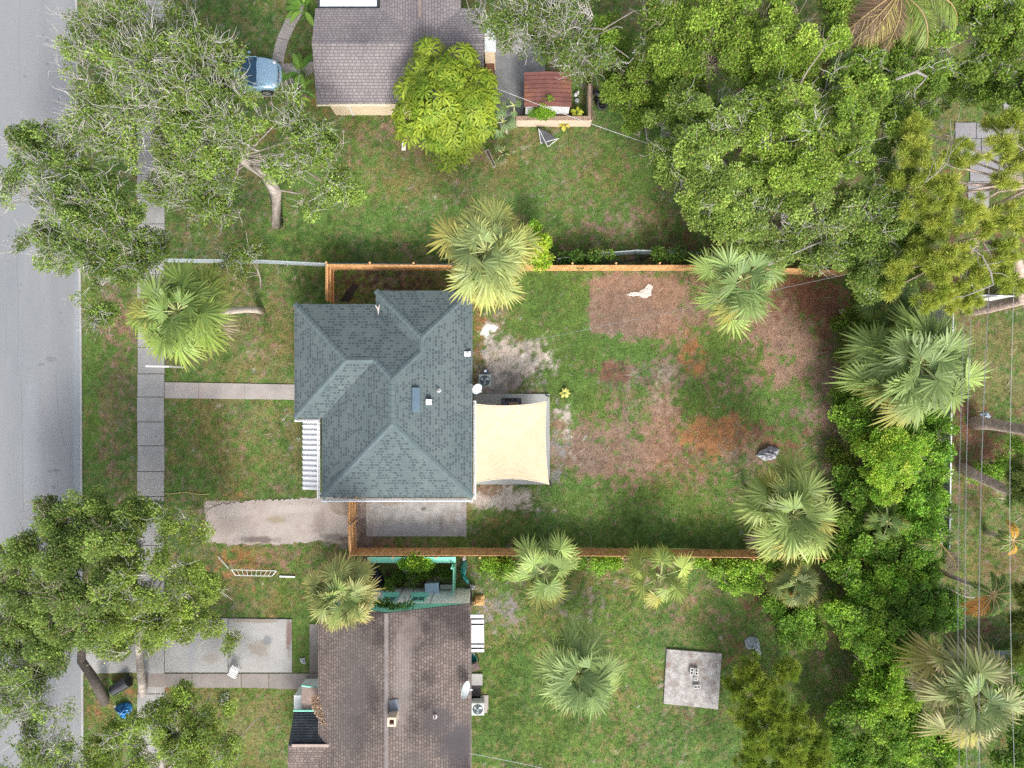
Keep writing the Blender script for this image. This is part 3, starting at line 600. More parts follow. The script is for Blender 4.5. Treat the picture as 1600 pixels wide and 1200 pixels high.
ct = condenser('air_conditioner', 'grey green condenser with round fan beside the teal house', P(757.5, 594.5, .7), .72, pm('condenser_green', (.27, .33, .32), .08, 3, .5))
o = thing('disconnect_box', 'small dark blue round lid standing behind the grey green condenser', 'utility box', P(759, 579, 0))
MB().lathe([(.13, 0), (.15, .5), (.16, .55), (.12, .6)], P(759, 580, 0), 14).build('body', pm('blue_plastic', (.04, .07, .13), .2, 4, .4), o); MB().lathe([(.07, .6), (.07, .64)], P(759, 580, 0), 12).build('lid', WHITE, o)
# ---- shade sail
sail = thing('shade_sail', 'cream shade sail stretched over the patio behind the teal house', 'shade sail', P(800, 690, 0))
c4 = [P(741.5, 631, 2.55), P(853.5, 627.5, 2.45), P(857.5, 756.5, 2.15), P(740.5, 754.5, 2.5)]
nn = 44; V = []; F = []
for j in range(nn + 1):
    for i in range(nn + 1):
        u, v_ = i / nn, j / nn
        p = c4[0] * (1 - u) * (1 - v_) + c4[1] * u * (1 - v_) + c4[2] * u * v_ + c4[3] * (1 - u) * v_
        bu, bv = 4 * u * (1 - u), 4 * v_ * (1 - v_)
        # concave edges
        p = p + Vector((.10 * bv * (1 - u) ** 2 * .4 - .13 * bv * u ** 3 * .9, -.16 * bu * (1 - v_) ** 3 + .27 * bu * v_ ** 3, 0))
        sag = -.20 * bu * bv
        w_ = 0
        for (cu, cv, am) in ((1, 0, .016), (0, 1, .012), (1, 1, .012)):
            d_ = math.hypot(u - cu, v_ - cv); th = math.atan2(abs(v_ - cv), abs(u - cu)); w_ += am * math.sin(th * 34) * math.exp(-((d_ - .25) / .22) ** 2)
        V.append(p + Vector((0, 0, sag + w_)))
for j in range(nn):
    for i in range(nn):
        a = j * (nn + 1) + i; F.append((a, a + nn + 1, a + nn + 2, a + 1))
SM, _n, _l, _b = _new('sail_cloth'); tc = _n.new('ShaderNodeTexCoord'); wv = _noise(_n, _l, tc.outputs['Object'], 2.0, 3); rr = _ramp(_n, _l, wv.outputs[0], [(.3, (.66, .54, .36)), (.7, (.71, .60, .43))])
_l.new(rr.outputs[0], _b.inputs['Base Color']); _b.inputs['Roughness'].default_value = .9; wf = _noise(_n, _l, tc.outputs['Object'], 90, 2); _bump(_n, _l, wf.outputs[0], _b, .15, .01)
tr = _n.new('ShaderNodeBsdfTranslucent'); tr.inputs[0].default_value = (.8, .65, .42, 1); mx = _n.new('ShaderNodeMixShader'); mx.inputs[0].default_value = .25; _l.new(_b.outputs[0], mx.inputs[1]); _l.new(tr.outputs[0], mx.inputs[2]); _l.new(mx.outputs[0], _n['Material Output'].inputs[0])
mb = MB(); mb.add(V, F); cl = mb.build('cloth', SM, sail, smooth=True); md = cl.modifiers.new('th', 'SOLIDIFY'); md.thickness = .006
m = MB()
idx_e = [[i for i in range(nn + 1)], [j * (nn + 1) + nn for j in range(nn + 1)], [nn * (nn + 1) + i for i in range(nn + 1)], [j * (nn + 1) for j in range(nn + 1)]]
for e in idx_e: m.tube([V[i] for i in e], .022, 5, False)
m.build('hem', pm('hem_cream', (.66, .56, .42), .04, 3, .8), sail)
for q_ in ([V[nn], P(857.5, 619.5, 2.5)], [V[0], P(739.5, 628, 2.5)], [V[nn * (nn + 1)], P(739.5, 757, 2.5)]): MB().tube(q_, .016, 6).build('strap', pm('strap_green', (.10, .14, .08), .2, 5, .8), sail)
for q in ((857, 618.8, 2.55), (862, 760, 2.25)):
    p = P(*q); b0 = Vector((p.x, p.y, 0))
    t = MB().tube([b0, p], .05, 10).build('post', BLACKP, sail)
# garden furniture under the sail: a dark slatted bench and a table with things on it
tb = thing('patio_table', 'black patio table set with small pots at the patio edge', 'table', P(798, 634, 0))
m = MB(); pc = P(799, 632.5, .74); m.box(pc, (1.16, .78, .04))
top = m.build('tabletop', pm('table_top', (.035, .04, .055), .3, 5, .4, bump=.15), tb)
for dx in (-.5, .5):
    for dy in (-.32, .32): MB().box(pc + Vector((dx, dy, -.37)), (.05, .05, .70)).build('leg', BLACKP, tb)
for k_, dx in enumerate((-.30, -.06, .2)):
    ch = thing('planter_pot', ['small black pot at the left of the patio table edge', 'middle small black pot on the patio table edge', 'small black pot at the right of the patio table edge'][k_], 'pot', pc + Vector((dx, .30, .02)), group='pots along the patio table')
    MB().lathe([(.06, .0), (.085, .12), (.09, .13), (.07, .13), (.065, .03)], pc + Vector((dx, .30, .02)), 12).build('pot', BLACKP, ch)
    MB().lathe([(.03, 0), (.045, .05), (.02, .09)], pc + Vector((dx + .08, .33, .05)), 8).build('handle', DARK, ch)
o = MB().box(pc + Vector((-.37, .04, .05)), (.30, .5, .06)).build('seat_cushion', pm('cushion_blue', (.06, .075, .11), .2, 5, .8), bevel=.02); tag(o, 'folded dark blue cushion on the patio table', 'cushion')
o = MB().box(pc + Vector((.12, .0, .035)), (.55, .3, .03)).build('wooden_tray', pm('tray_brown', (.22, .15, .10), .3, 6, .6), bevel=.01); tag(o, 'brown wooden tray on the black patio table', 'tray')

# ================================================================== fences
WOOD = pm('cedar_board', (.64, .32, .12), .34, 5., .75, bump=.25, fine=12, c2=(.80, .46, .20), stretch=(1, 1, .25))
WOODL = pm('cedar_edge', (.64, .39, .185), .15, 2.0, .75, bump=.2, fine=12)
def board_fence(name, label, pts, h, inside, rails=True, posts_out=True, mat=WOOD, edge=WOODL, bw=.14):
    """pts: base line in ground pixels; boards on the side 'inside' (+1 left of the line, -1 right)"""
    t = thing(name, label, 'fence', P(*pts[0], 0)); bd = MB(); rl = MB(); out = MB(); pos = []
    for (a, b_) in zip(pts[:-1], pts[1:]):
        A, B = P(*a), P(*b_); d = (B - A); L_ = d.length; d.normalize(); nrm = Vector((-d.y, d.x, 0)) * inside; ang = math.atan2(d.y, d.x); k_ = 0; s = 0
        while s < L_ - .05:
            hh = h + random.uniform(-.012, .012); c = A + d * (s + bw / 2) + nrm * (.03 + random.uniform(-.003, .003))
            lean = random.uniform(-.004, .004)
            bd.box(c + Vector((0, 0, hh / 2 + .03)), (bw - .006, .022, hh), ang + lean); s += bw
        for z_ in (.25, h * .52, h - .18):
            rl.box(A + d * (L_ / 2) - nrm * .004 + Vector((0, 0, z_)), (L_, .045, .09), ang)
        s = 0
        while s < L_ + .1:
            pos.append((A + d * min(s, L_) - nrm * .08, ang)); s += 2.44
    bd.build('boards', mat, t); rl.build('rail', edge, t)
    for p, ang in pos: MB().box(p + Vector((0, 0, h / 2 + .04)), (.09, .09, h + .1), ang).build('post', edge, t)
    return t
board_fence('wooden_fence', 'long orange brown board fence along the north side of the back yard', [(523, 421), (760, 422.5), (1100, 422), (1311, 431)], 1.8, -1)
board_fence('wooden_fence', 'long orange brown board fence along the south side of the back yard', [(557, 856.5), (900, 857), (1200, 860), (1449, 864)], 1.8, 1)
board_fence('wooden_fence', 'short board fence with rails facing in, north west corner of the teal house', [(523, 422.5), (523, 476)], 1.8, -1)
gs = board_fence('wooden_fence', 'short board fence between the teal house and the south fence', [(556, 812), (558.5, 855.5)], 1.8, -1)
gt = board_fence('wooden_gate', 'wooden board gate beside the south west corner of the teal house', [(556.5, 776), (556, 808)], 1.8, -1)
p = P(557.5, 808, 1.1); MB().box(p, (.05, .16, .04)).build('latch', DARK, gt)
m = MB(); a, b_ = P(557.5, 778, .3), P(557.5, 807, 1.6); m.tube([a, b_], .03, 4); m.build('brace', WOODL, gt)
# chain link
CLM, _n, _l, _b = _new('chain_link'); tc = _n.new('ShaderNodeTexCoord')
_b.inputs['Base Color'].default_value = (.42, .48, .50, 1); _b.inputs['Metallic'].default_value = .3; _b.inputs['Roughness'].default_value = .5
GALV = pm('galvanised_pipe', (.42, .47, .50), .1, 5, .45, .2)
def chainlink(name, label, pts, h, step=.09, bow=0):
    t = thing(name, label, 'fence', P(*pts[0], 0)); wires = []; rail = []; posts = []
    for a, b_ in zip(pts[:-1], pts[1:]):
        A, B = P(*a), P(*b_); d = B - A; L_ = d.length; d.normalize(); n_ = int(L_ / step)
        for k_ in range(-int(h / step), n_ + 1):
            for s_ in (1, -1):
                x0 = k_ * step if s_ > 0 else k_ * step + h; x1 = k_ * step + h if s_ > 0 else k_ * step
                z0, z1 = 0., h
                xa, za, xb, zb = x0, z0, x1, z1
                if xa < 0: za += (0 - xa) * 1; xa = 0
                if xb < 0: zb = z1 - (0 - xb); xb = 0
                if xa > L_: za += (xa - L_); xa = L_
                if xb > L_: zb -= (xb - L_); xb = L_
                if zb - za > .05: wires.append((A + d * xa + Vector((0, 0, za)), A + d * xb + Vector((0, 0, zb))))
        rail.append([A + Vector((0, 0, h)), B + Vector((0, 0, h))])
        s = 0
        while s < L_: posts.append(A + d * s); s += 3.0
    W0 = np.array([w[0] for w in wires]); W1 = np.array([w[1] for w in wires]); n_ = len(W0); D = W1 - W0
    V = []; 
    for o_ in ((0, .004, 0), (0, -.004, 0)):
        V.append(W0 + np.array(o_)); V.append(W1 + np.array(o_))
    V = np.stack([V[0], V[1], V[3], V[2]], 1).reshape(-1, 3)
    npmesh('mesh', V, np.arange(len(V)).reshape(-1, 4), CLM, t)
    m = MB()
    for r_ in rail: m.tube(r_, .025, 6)
    m.build('top_rail', GALV, t)
    for p in posts: MB().tube([p, p + Vector((0, 0, h + .06))], .03, 6).build('post', GALV, t)
    return t
chainlink('chain_link_fence', 'low grey chain link fence along the front lawn north edge', [(266, 410), (420, 412), (519, 417)], 1.15, .07)
chainlink('chain_link_fence', 'grey chain link fence running just outside the north board fence', [(521, 417), (680, 419), (840, 416)], 1.2, .09)
chainlink('chain_link_fence', 'bowed chain link fence overgrown with vines north of the board fence', [(870, 410), (930, 402), (990, 397), (1060, 399), (1120, 404)], 1.2, .09)
VINYL = pm('vinyl_white', (.66, .68, .70), .05, 2, .4, bump=.03); VINYLG = pm('vinyl_grey', (.36, .40, .42), .06, 2, .45, bump=.03)
def panel_fence(name, label, a, b_, h, mat, pitch=2.4, cat='fence'):
    t = thing(name, label, cat, P(*a, 0)); A, B = P(*a), P(*b_); d = B - A; L_ = d.length; d.normalize(); ang = math.atan2(d.y, d.x); m = MB(); n_ = max(1, round(L_ / pitch)); w = L_ / n_
    for k_ in range(n_):
        for q in range(int(w / .2)):
            m.box(A + d * (k_ * w + .1 + q * .2) + Vector((0, 0, h / 2 + .05)), (.192, .03, h - .12), ang)
    m.build('panel', mat, t); r = MB(); r.box(A + d * L_ / 2 + Vector((0, 0, h)), (L_, .07, .10), ang); r.box(A + d * L_ / 2 + Vector((0, 0, .1)), (L_, .05, .12), ang); r.build('rail', mat, t)
    for k_ in range(n_ + 1):
        p = A + d * (k_ * w); o = MB().box(p + Vector((0, 0, h / 2 + .05)), (.12, .12, h + .1), ang).build('post', mat, t)
        MB().lathe([(.095, h + .1), (.095, h + .13), (.01, h + .19)], p, 4).build('cap', mat, o)
    return t
panel_fence('vinyl_fence', 'long white vinyl fence along the east edge of the thicket', (1452, 462), (1446, 866), 2.15, VINYL)
panel_fence('vinyl_fence', 'white vinyl fence running east from the pine beside its leaning trunk', (1488, 467), (1640, 473), 1.8, VINYL)
panel_fence('vinyl_fence', 'grey vinyl fence behind the frayed palm near the south east corner', (1478, 1016), (1640, 1018), 1.9, VINYLG)

# ================================================================== wires
CAB = pm('cable', (.20, .20, .21), .1, 3, .5); CABL = pm('cable_pale', (.50, .50, .50), .1, 3, .5)
def wire(label, a, b_, r_, mat, sag=.3, group=None, name='power_line'):
    A, B = P(*a), P(*b_); q = []
    for k_ in range(25):
        t = k_ / 24; q.append(A + (B - A) * t - Vector((0, 0, 4 * sag * t * (1 - t))))
    o = MB().tube(q, r_, 5).build(name, mat); tag(o, label, 'cable', group); return o
gpl = 'overhead lines along the east edge'
wire('thick overhead line, easternmost of the three running past the frayed palm', (1548, 400, 7.5), (1532, 1300, 7.5), .017, CAB, .4, gpl)
wire('overhead line in the middle of the three beside the white fence', (1521, 400, 7.2), (1513, 1300, 7.2), .015, CAB, .4, gpl)
wire('overhead line nearest the white vinyl fence', (1511, 400, 7.0), (1501, 1300, 7.0), .012, CAB, .4, gpl)
wire('thin pale overhead line close to the right border of the picture', (1586, 400, 7.6), (1589, 1300, 7.6), .008, CABL, .4, gpl)
wire('pale service cable from the teal house roof across the back yard', (733, 552.5, 3.5), (1372, 418, 7.0), .009, CAB, .5)
wire('white cable leaving the brown roofed house to the south', (732, 1177, 3.0), (905, 1214, 4.5), .014, CABL, .1)
wire('pale cable over the rusty shed roof towards the oaks', (776, 138, 3.2), (1012, 224, 5.0), .014, CABL, .15)

# ================================================================== the brown roofed house to the south
BROWN = shingle('brown_shingles', (.140, .108, .095), (.225, .180, .162), .20, .15, (.075, .058, .050), blotch=(.34, .33, .36), bsc=.24, ms=.024, blo=(.47, .60), sz=3.6, spots=[(685, 1125, 26, 22, (.055, .050, .052), .75), (718, 1165, 36, 34, (.06, .055, .06), .75), (650, 1190, 24, 26, (.07, .062, .06), .6), (560, 1040, 34, 70, (.085, .075, .075), .5), (548, 1130, 30, 60, (.078, .07, .07), .5), (640, 985, 22, 30, (.20, .16, .145), .4), (632, 1060, 14, 80, (.22, .19, .18), .5)])
DIM = pm('weathered_cap', (.19, .165, .158), .2, 1.5, .9, bump=.3)
MINT = pm('mint_paint', (.26, .70, .54), .1, 1.5, .6, bump=.1, stain=(.22, .60, .48)); GREYW = pm('pale_wall', (.80, .82, .78), .08, 1, .7, bump=.1)
S3, k3 = Qs(3.0)
sh = thing('house', 'house with weathered brown shingle roof and mint green gable beyond the south fence', 'house', S3(612, 1120, 0))
RZ = 4.55; EZ = 3.0; run = (735 - 612) * k3; sl = (RZ - EZ) / run; WZ = RZ - sl * (612 - 498) * k3
Z0, Z1 = 943, 1420
mb = MB()
mb.poly([S3(735, Z1, EZ), S3(735, Z0, EZ), S3(612, Z0, RZ), S3(612, Z1, RZ)], (0, 1, 0))
mb.poly([S3(498, Z0, WZ), S3(498, Z1, WZ), S3(612, Z1, RZ), S3(612, Z0, RZ)], (0, -1, 0))
rf = mb.build('roof', BROWN, sh); md = rf.modifiers.new('t', 'SOLIDIFY'); md.thickness = .09; md.offset = -1
m = MB(); a, b_ = S3(612, Z0, RZ + .02), S3(612, Z1, RZ + .02); m.box((a + b_) / 2, (.20, (a - b_).length, .04)); m.build('ridge_cap', DIM, rf)
# walls: lower pale wall with mint gable above
yb = P(0, 918.5, 0).y; xw0, xw1 = S3(506, 0, 0).x, S3(730, 0, 0).x; ysb = S3(0, 1410, 0).y
MB().prism([(xw0, ysb), (xw1, ysb), (xw1, yb), (xw0, yb)], 0, 2.9).build('wall', GREYW, sh)
rx = S3(612, 0, 0).x; tz = lambda x_: RZ - sl * abs(x_ - rx) - .10
m = MB(); q = [(xw0, tz(xw0)), (rx, tz(rx)), (xw1, tz(xw1)), (xw1, 2.905), (xw0, 2.905)]
m.add([(x_, yb + .03, z_) for x_, z_ in q] + [(x_, yb - .12, z_) for x_, z_ in q], [(0, 1, 2, 3, 4), (9, 8, 7, 6, 5), (0, 5, 6, 1), (1, 6, 7, 2), (2, 7, 8, 3), (3, 8, 9, 4), (4, 9, 5, 0)]); m.build('gable', MINT, sh)
for (a, c) in ((652, 22), (606, 22)):
    x_ = (a - 800) * 37.4 / FOC; window(sh, (x_, yb, 2.15), .72, .75, (0, 1, 0), fr=MINT)
    MB().box((x_, yb + .10, 1.62), (.92, .22, .22)).build('sill', MINT, sh)
MB().box(((713 - 800) * 38.5 / FOC, yb + .02, 1.2), (.05, .05, 2.2)).build('downpipe', WHITE, sh)
for x_ in ((640 - 800) * 38 / FOC, (675 - 800) * 38 / FOC, (622 - 800) * 38 / FOC): MB().box((x_, yb + .012, 1.4), (.05, .03, 2.8)).build('batten', pm('batten_grey', (.34, .35, .33), .1, 3, .7), sh)
MB().box(((735 - 800) * k3, S3(0, 1150, 0).y, 2.93), (.10, 12.5, .08)).build('drip_edge', DIM, sh)
# west porch with black metal roof and leaf-filled valley
m = MB(); nr = 22; vs = []; fs = []; Zp, zr = 2.75, 3.3
def pr(px, py, z): return P(px, py, z)
for k_ in range(nr * 4 + 1):
    u = k_ / (nr * 4); yv = 1111 + 54 * u; zc = Zp + (zr - Zp) * u; w_ = .018 * math.sin(u * nr * 2 * math.pi / 1.0)
    vs += [pr(459.5 - 9 * u, yv, zc + w_), pr(500 + 62 * u, yv, zc + w_)]
for i in range(nr * 4): fs.append((i * 2, i * 2 + 2, i * 2 + 3, i * 2 + 1))
po = m.add(vs, fs).build('porch_roof', pm('black_sheet', (.025, .035, .045), .3, 1.5, .45, .2, bump=.1, stain=(.06, .07, .08)), sh); md = po.modifiers.new('t', 'SOLIDIFY'); md.thickness = .04; md.offset = -1
m = MB().poly([pr(450, 1165.5, 3.3), pr(449, 1240, 2.75), pr(560, 1240, 2.75), pr(560, 1165.5, 3.3)], (1, 0, 0)); m.build('porch_roof', BROWN, sh)
m = MB(); m.box((pr(505, 1165, 3.32) + Vector((0, 0, .0))), (3.35, .16, .05)); m.build('porch_ridge', pm('tan_cap', (.36, .28, .24), .15, 2, .8), sh)
m = MB(); a, b_ = pr(459, 1110, 2.72), pr(500, 1110, 2.72); m.box((a + b_) / 2, ((b_ - a).length, .06, .14)); m.build('porch_fascia', MINT, sh)
m = MB(); a, b_ = pr(472, 1071, 2.3), pr(500, 1075, 2.3); m.box((a + b_) / 2, ((b_ - a).length, .07, .12), math.atan2((b_ - a).y, (b_ - a).x))
m.build('porch_fascia', MINT, sh)
m = MB().poly([pr(472, 1072, 2.32), pr(471, 1109, 2.6), pr(508, 1109, 2.7), pr(502, 1075, 2.4)], (1, 0, 0)); pk = m.build('lower_roof', pm('tan_flat', (.36, .27, .23), .25, 1.6, .9, stain=(.22, .17, .14)), sh); md = pk.modifiers.new('t', 'SOLIDIFY'); md.thickness = .06; md.offset = -1
MB().prism([(P(478, 0).x, P(0, 1170).y), (P(505, 0).x, P(0, 1170).y), (P(505, 0).x, P(0, 1060).y), (P(478, 0).x, P(0, 1060).y)], 0, 2.2).build('porch_wall', GREYW, sh)
# leaf drift in the valley
n = 3800; u = rs.rand(n); x_ = 497 + 62 * u + rs.normal(size=n) * 0 + (rs.rand(n) - .5) * (24 + 12 * np.sin(u * 7)); y_ = 1090 + 108 * u + (rs.rand(n) - .5) * 8; z_ = 2.92 + .42 * u + rs.rand(n) * .12 + .10
k_ = (40 - z_) / FOC; Pb = np.stack([(x_ - 800) * k_, (600 - y_) * k_, z_], 1); D = rs.normal(size=(n, 3)); D[:, 2] *= .3; N = rs.normal(size=(n, 3)) * .5; N[:, 2] = 1
V, F = leafquads(Pb, D, N, rs.uniform(.07, .15, n), rs.uniform(.02, .04, n)); o = npmesh('leaf_drift', V, F, LITM, None, np.repeat(np.array([.34, .23, .15]) * rs.uniform(.45, 1.4, (n, 1)), 4, 0)); tag(o, 'drift of brown leaves filling the roof valley above the black porch roof', 'leaves', kind='stuff')
def s_roof(px, py):
    z = 3.5
    for _ in range(25):
        p = P(px, py, z); z = RZ - sl * abs(p.x - rx)
    return P(px, py, z)
p = s_roof(616, 1117); ch = MB()
for dx, dy, sx, sy in ((-.17, 0, .1, .46), (.17, 0, .1, .46), (0, -.18, .26, .1), (0, .18, .26, .1)): ch.box((p.x + dx, p.y + dy, p.z + .32), (sx, sy, .9))
ch = ch.build('chimney', pm('cream_chimney', (.60, .50, .38), .15, 4, .8), rf); MB().box((p.x, p.y, p.z + .35), (.25, .25, .5)).build('flue', pm('rusty_flue', (.12, .035, .02), .3, 8, .8), ch)
q = s_roof(618, 1098); MB().poly([s_roof(608, 1093) + Vector((0, 0, .05)), s_roof(610, 1112) + Vector((0, 0, .05)), s_roof(625, 1109) + Vector((0, 0, .05)), s_roof(622, 1092) + Vector((0, 0, .05))]).build('roof_patch', pm('blue_grey_patch', (.13, .15, .18), .2, 3, .7), rf)
p = s_roof(680, 1119); v = MB().lathe([(.11, -.05), (.12, .05), (.05, .08), (.05, .3)], p, 12).build('vent_pipe', pm('pinkish_boot', (.5, .42, .42), .1, 4, .6), rf); MB().lathe([(.035, .2), (.035, .305)], p, 8).build('pipe_bore', BLACKP, v)
dish('satellite_dish', 'large oval white satellite dish at the eave of the brown roofed house', s_roof(722, 1070) + Vector((.1, 0, 0)), (.85, -.05, .42), .45, (-.3, .1, .0))
condenser('air_conditioner', 'white topped condenser beside the brown roofed house', P(746.5, 1109, .75), .72, pm('condenser_white', (.55, .57, .55), .06, 3, .5))
tag(sheet('x', [(737, 1052), (754, 1052), (754, 1070), (737, 1070)], .09, CONC).build('door_step', CONCL, bevel=.01), kind='structure')
o = sheet('x', [(737, 1071), (751, 1071), (751, 1092), (737, 1092)], .06, CONC).build('door_mat', pm('mat_dark', (.05, .04, .045), .2, 6, .9)); tag(o, 'dark door mat between step and white topped condenser', 'mat')
o = sheet('x', [(753, 1086), (763, 1086), (763, 1108), (756, 1108)], .05, CONC).build('paving_slab', CONCW); tag(o, 'small stone paving slab beside the white topped condenser', 'slab')
# striped awning
aw = thing('door_awning', 'white metal awning with dark stripes on the east wall of the brown roofed house', 'awning', P(745, 990, 0))
m = MB(); a, b_, c, d = P(733.5, 960.5, 2.55), P(756, 960.5, 2.2), P(756.5, 1019, 2.2), P(733.5, 1019, 2.55)
k_ = [(0, .09), (.135, .235), (.28, .76), (.805, .875), (.92, 1.0)]
for u0, u1 in k_: m.poly([a + (d - a) * u0, a + (d - a) * u1, b_ + (c - b_) * u1, b_ + (c - b_) * u0])
s = m.build('slats', pm('awning_old_white', (.66, .65, .66), .1, 2, .5, stain=(.45, .44, .45)), aw); md = s.modifiers.new('t', 'SOLIDIFY'); md.thickness = .03
m = MB(); 
for e, f_ in ((a, b_), (d, c)): m.tube([e - Vector((0, 0, .05)), f_ - Vector((0, 0, .05))], .03, 6)
m.box((a + c) / 2 - Vector((0, 0, .09)), (.70, 2.0, .012), m=Matrix.Rotation(math.atan(.35 / .76), 3, 'Y')); m.build('frame', DARK, aw)
# teal bucket and brown chair
t = thing('plastic_tub', 'teal plastic tub by the east wall, south of the striped awning', 'tub', P(738.5, 1025, 0)); MB().lathe([(.22, 0), (.27, .42), (.29, .43), (.27, .40), (.21, .03)], P(738.5, 1027, 0), 18).build('bucket', pm('teal_plastic', (.06, .38, .36), .15, 3, .4), t); MB().tube([P(735, 1023, .43), P(738, 1020, .56), P(742, 1023, .43)], .012, 5).build('handle', WHITE, t)
t = thing('patio_chair', 'brown cushioned chair slumped by the wall south of the teal tub', 'chair', P(743, 1040, 0)); pc = P(742, 1041, .45)
MB().box(pc, (.5, .5, .1), .4).build('seat', pm('brown_cushion', (.13, .095, .085), .3, 5, .9), t, bevel=.03); MB().box(pc + Vector((-.16, .2, .28)), (.5, .08, .5), .4, m=Matrix.Rotation(.4, 3, 'Z') @ Matrix.Rotation(-.3, 3, 'X')).build('backrest', pm('brown_cushion', (.13, .095, .085)), t, bevel=.03)
for dx, dy in ((-.2, -.2), (.2, -.2), (-.2, .2), (.2, .2)): MB().box(pc + Vector((dx, dy, -.25)), (.04, .04, .4)).build('leg', DARK, t)
# mint fences, tarps and clutter north of that house
for x0_, x1_, lb in ((574, 640, 'mint green metal sheet leaning on the orange fence, next to the frayed palm'), (662, 712, 'mint green metal sheet leaning on the orange fence, next to the teal tarp')):
    a, b_, c, d = P(x0_, 870.5, 1.75), P(x1_, 870.5, 1.75), P(x1_, 879.5, 1.25), P(x0_, 879.5, 1.25); m = MB(); nn_ = 24
    for k_ in range(nn_):
        u, w = k_ / nn_, (k_ + 1) / nn_; h_ = .015 * (k_ % 2); m.poly([a + (b_ - a) * u + Vector((0, 0, h_)), d + (c - d) * u + Vector((0, 0, h_)), d + (c - d) * w + Vector((0, 0, .015 - h_)), a + (b_ - a) * w + Vector((0, 0, .015 - h_))])
    o = m.build('metal_sheet', MINT); md = o.modifiers.new('t', 'SOLIDIFY'); md.thickness = .012; tag(o, lb, 'metal sheet', 'mint green sheets along the orange fence')
    for k_ in (0, 1): q = (a if k_ == 0 else b_); MB().box((q.x + (.1 if k_ == 0 else -.1), q.y - .12, .72), (.07, .07, 1.44)).build('post', GALV, o)
m = board_fence('mint_gate', 'tall narrow mint green gate panel standing edge on by the clutter', [(712.5, 874), (711.5, 916)], 1.9, 1, mat=MINT, edge=MINT)
tb = thing('metal_cabinet', 'pale blue flat topped metal box against the mint gabled wall', 'box', P(675, 911, 0)); MB().box(P(675, 919, .95) - Vector((0, 0, .47)), (.72, .55, .92)).build('body', pm('box_grey', (.3, .33, .36), .1, 3, .5), tb)
MB().box(P(675, 920, .98), (.80, .63, .05), .06).build('lid', pm('pale_blue_lid', (.42, .54, .66), .07, 2, .35), tb, bevel=.01)
tb = thing('garden_bench', 'low beige bench between pale blue box and mint gate', 'bench', P(698, 914, 0)); MB().box(P(698, 917, .5), (.78, .26, .05)).build('seat', pm('bench_beige', (.42, .42, .38), .1, 3, .7), tb)
for dx in (-.33, .33): MB().box(P(698, 917, .5) + Vector((dx, 0, -.25)), (.05, .24, .48)).build('leg', pm('bench_beige', (.42, .42, .38)), tb)
def tarp(name, label, pts, z, mat, seed, cat='tarp', amp=.12):
    """crumpled cloth over an outline of ground pixels: fan grid from the middle"""
    r_ = random.Random(seed); n_ = len(pts); c = (sum(p[0] for p in pts) / n_, sum(p[1] for p in pts) / n_); rings = 5; vs = [P(*c, z + amp)]; fs = []
    M = 4 * n_
    for j in range(1, rings + 1):
        for i in range(M):
            a = pts[(i // 4) % n_]; b2 = pts[(i // 4 + 1) % n_]; t = (i % 4) / 4; q = (a[0] + (b2[0] - a[0]) * t, a[1] + (b2[1] - a[1]) * t); f_ = j / rings
            p = P(c[0] + (q[0] - c[0]) * f_, c[1] + (q[1] - c[1]) * f_, 0); edge = 1 - f_ ** 3
            vs.append(p + Vector((r_.uniform(-.03, .03), r_.uniform(-.03, .03), .02 + z * edge + (r_.random() * amp * (edge + .25)))))
    for i in range(M): fs.append((0, 1 + i, 1 + (i + 1) % M))
    for j in range(rings - 1):
        for i in range(M): a = 1 + j * M; fs.append((a + i, a + M + i, a + M + (i + 1) % M, a + (i + 1) % M))
    fs = [f[::-1] for f in fs]
    o = MB().add(vs, fs).build(name, mat, None); md = o.modifiers.new('t', 'SOLIDIFY'); md.thickness = .01; tag(o, label, cat); return o
TEAL = pm('teal_tarp', (.06, .36, .36), .3, 4, .45, bump=.3); BLUET = pm('blue_tarp', (.03, .20, .48), .35, 6, .4, bump=.3); WHT = pm('white_rag', (.6, .6, .62), .15, 6, .8)
tarp('tarp', 'long crumpled teal tarp hanging by the clutter at the house corner', [(722, 878), (729, 875), (731, 886), (726, 893), (734, 910), (730, 914), (724, 905), (719, 890)], .5, TEAL, 1)
tarp('cloth', 'white rag at the top end of the long teal tarp', [(720, 869), (727, 867), (729, 873), (724, 876)], .3, WHT, 2, 'cloth')
tarp('cloth', 'crumpled white sheet beside the lower end of the teal tarp', [(734, 911), (743, 914), (744, 919), (739, 922), (735, 917)], .2, WHT, 3, 'cloth')
tarp('cardboard', 'torn tan cardboard sheet east of the mint gabled wall', [(742, 931), (757, 929), (757, 945), (740, 946), (739, 938)], .25, pm('cardboard', (.55, .34, .14), .2, 3, .8), 4, 'cardboard', .06)
tarp('debris_pile', 'dark heap of rubbish at the corner of the mint gabled wall', [(727, 917), (736, 918), (738, 935), (736, 947), (731, 946), (729, 930)], .4, pm('debris_dark', (.07, .05, .045), .5, 8, .9), 5, 'rubbish', .25)
tarp('blue_tarp', 'crumpled bright blue tarp lying in the leaves at the lower left', [(180, 1104), (190, 1098), (201, 1096), (208, 1103), (205, 1113), (196, 1123), (188, 1116)], .25, BLUET, 6, amp=.2)
tarp('navy_tarp', 'dark navy tarp beside the frayed palm crown west of the mint wall', [(578, 884), (592, 890), (602, 905), (598, 922), (588, 926), (582, 905)], .3, pm('navy', (.015, .02, .05), .4, 5, .5), 7)
tarp('cloth', 'pale blue rags in the weeds north of the mint gabled wall', [(629, 890), (640, 887), (641, 897), (632, 901)], .1, pm('pale_blue_rag', (.35, .5, .6), .2, 6, .8), 8, 'cloth')
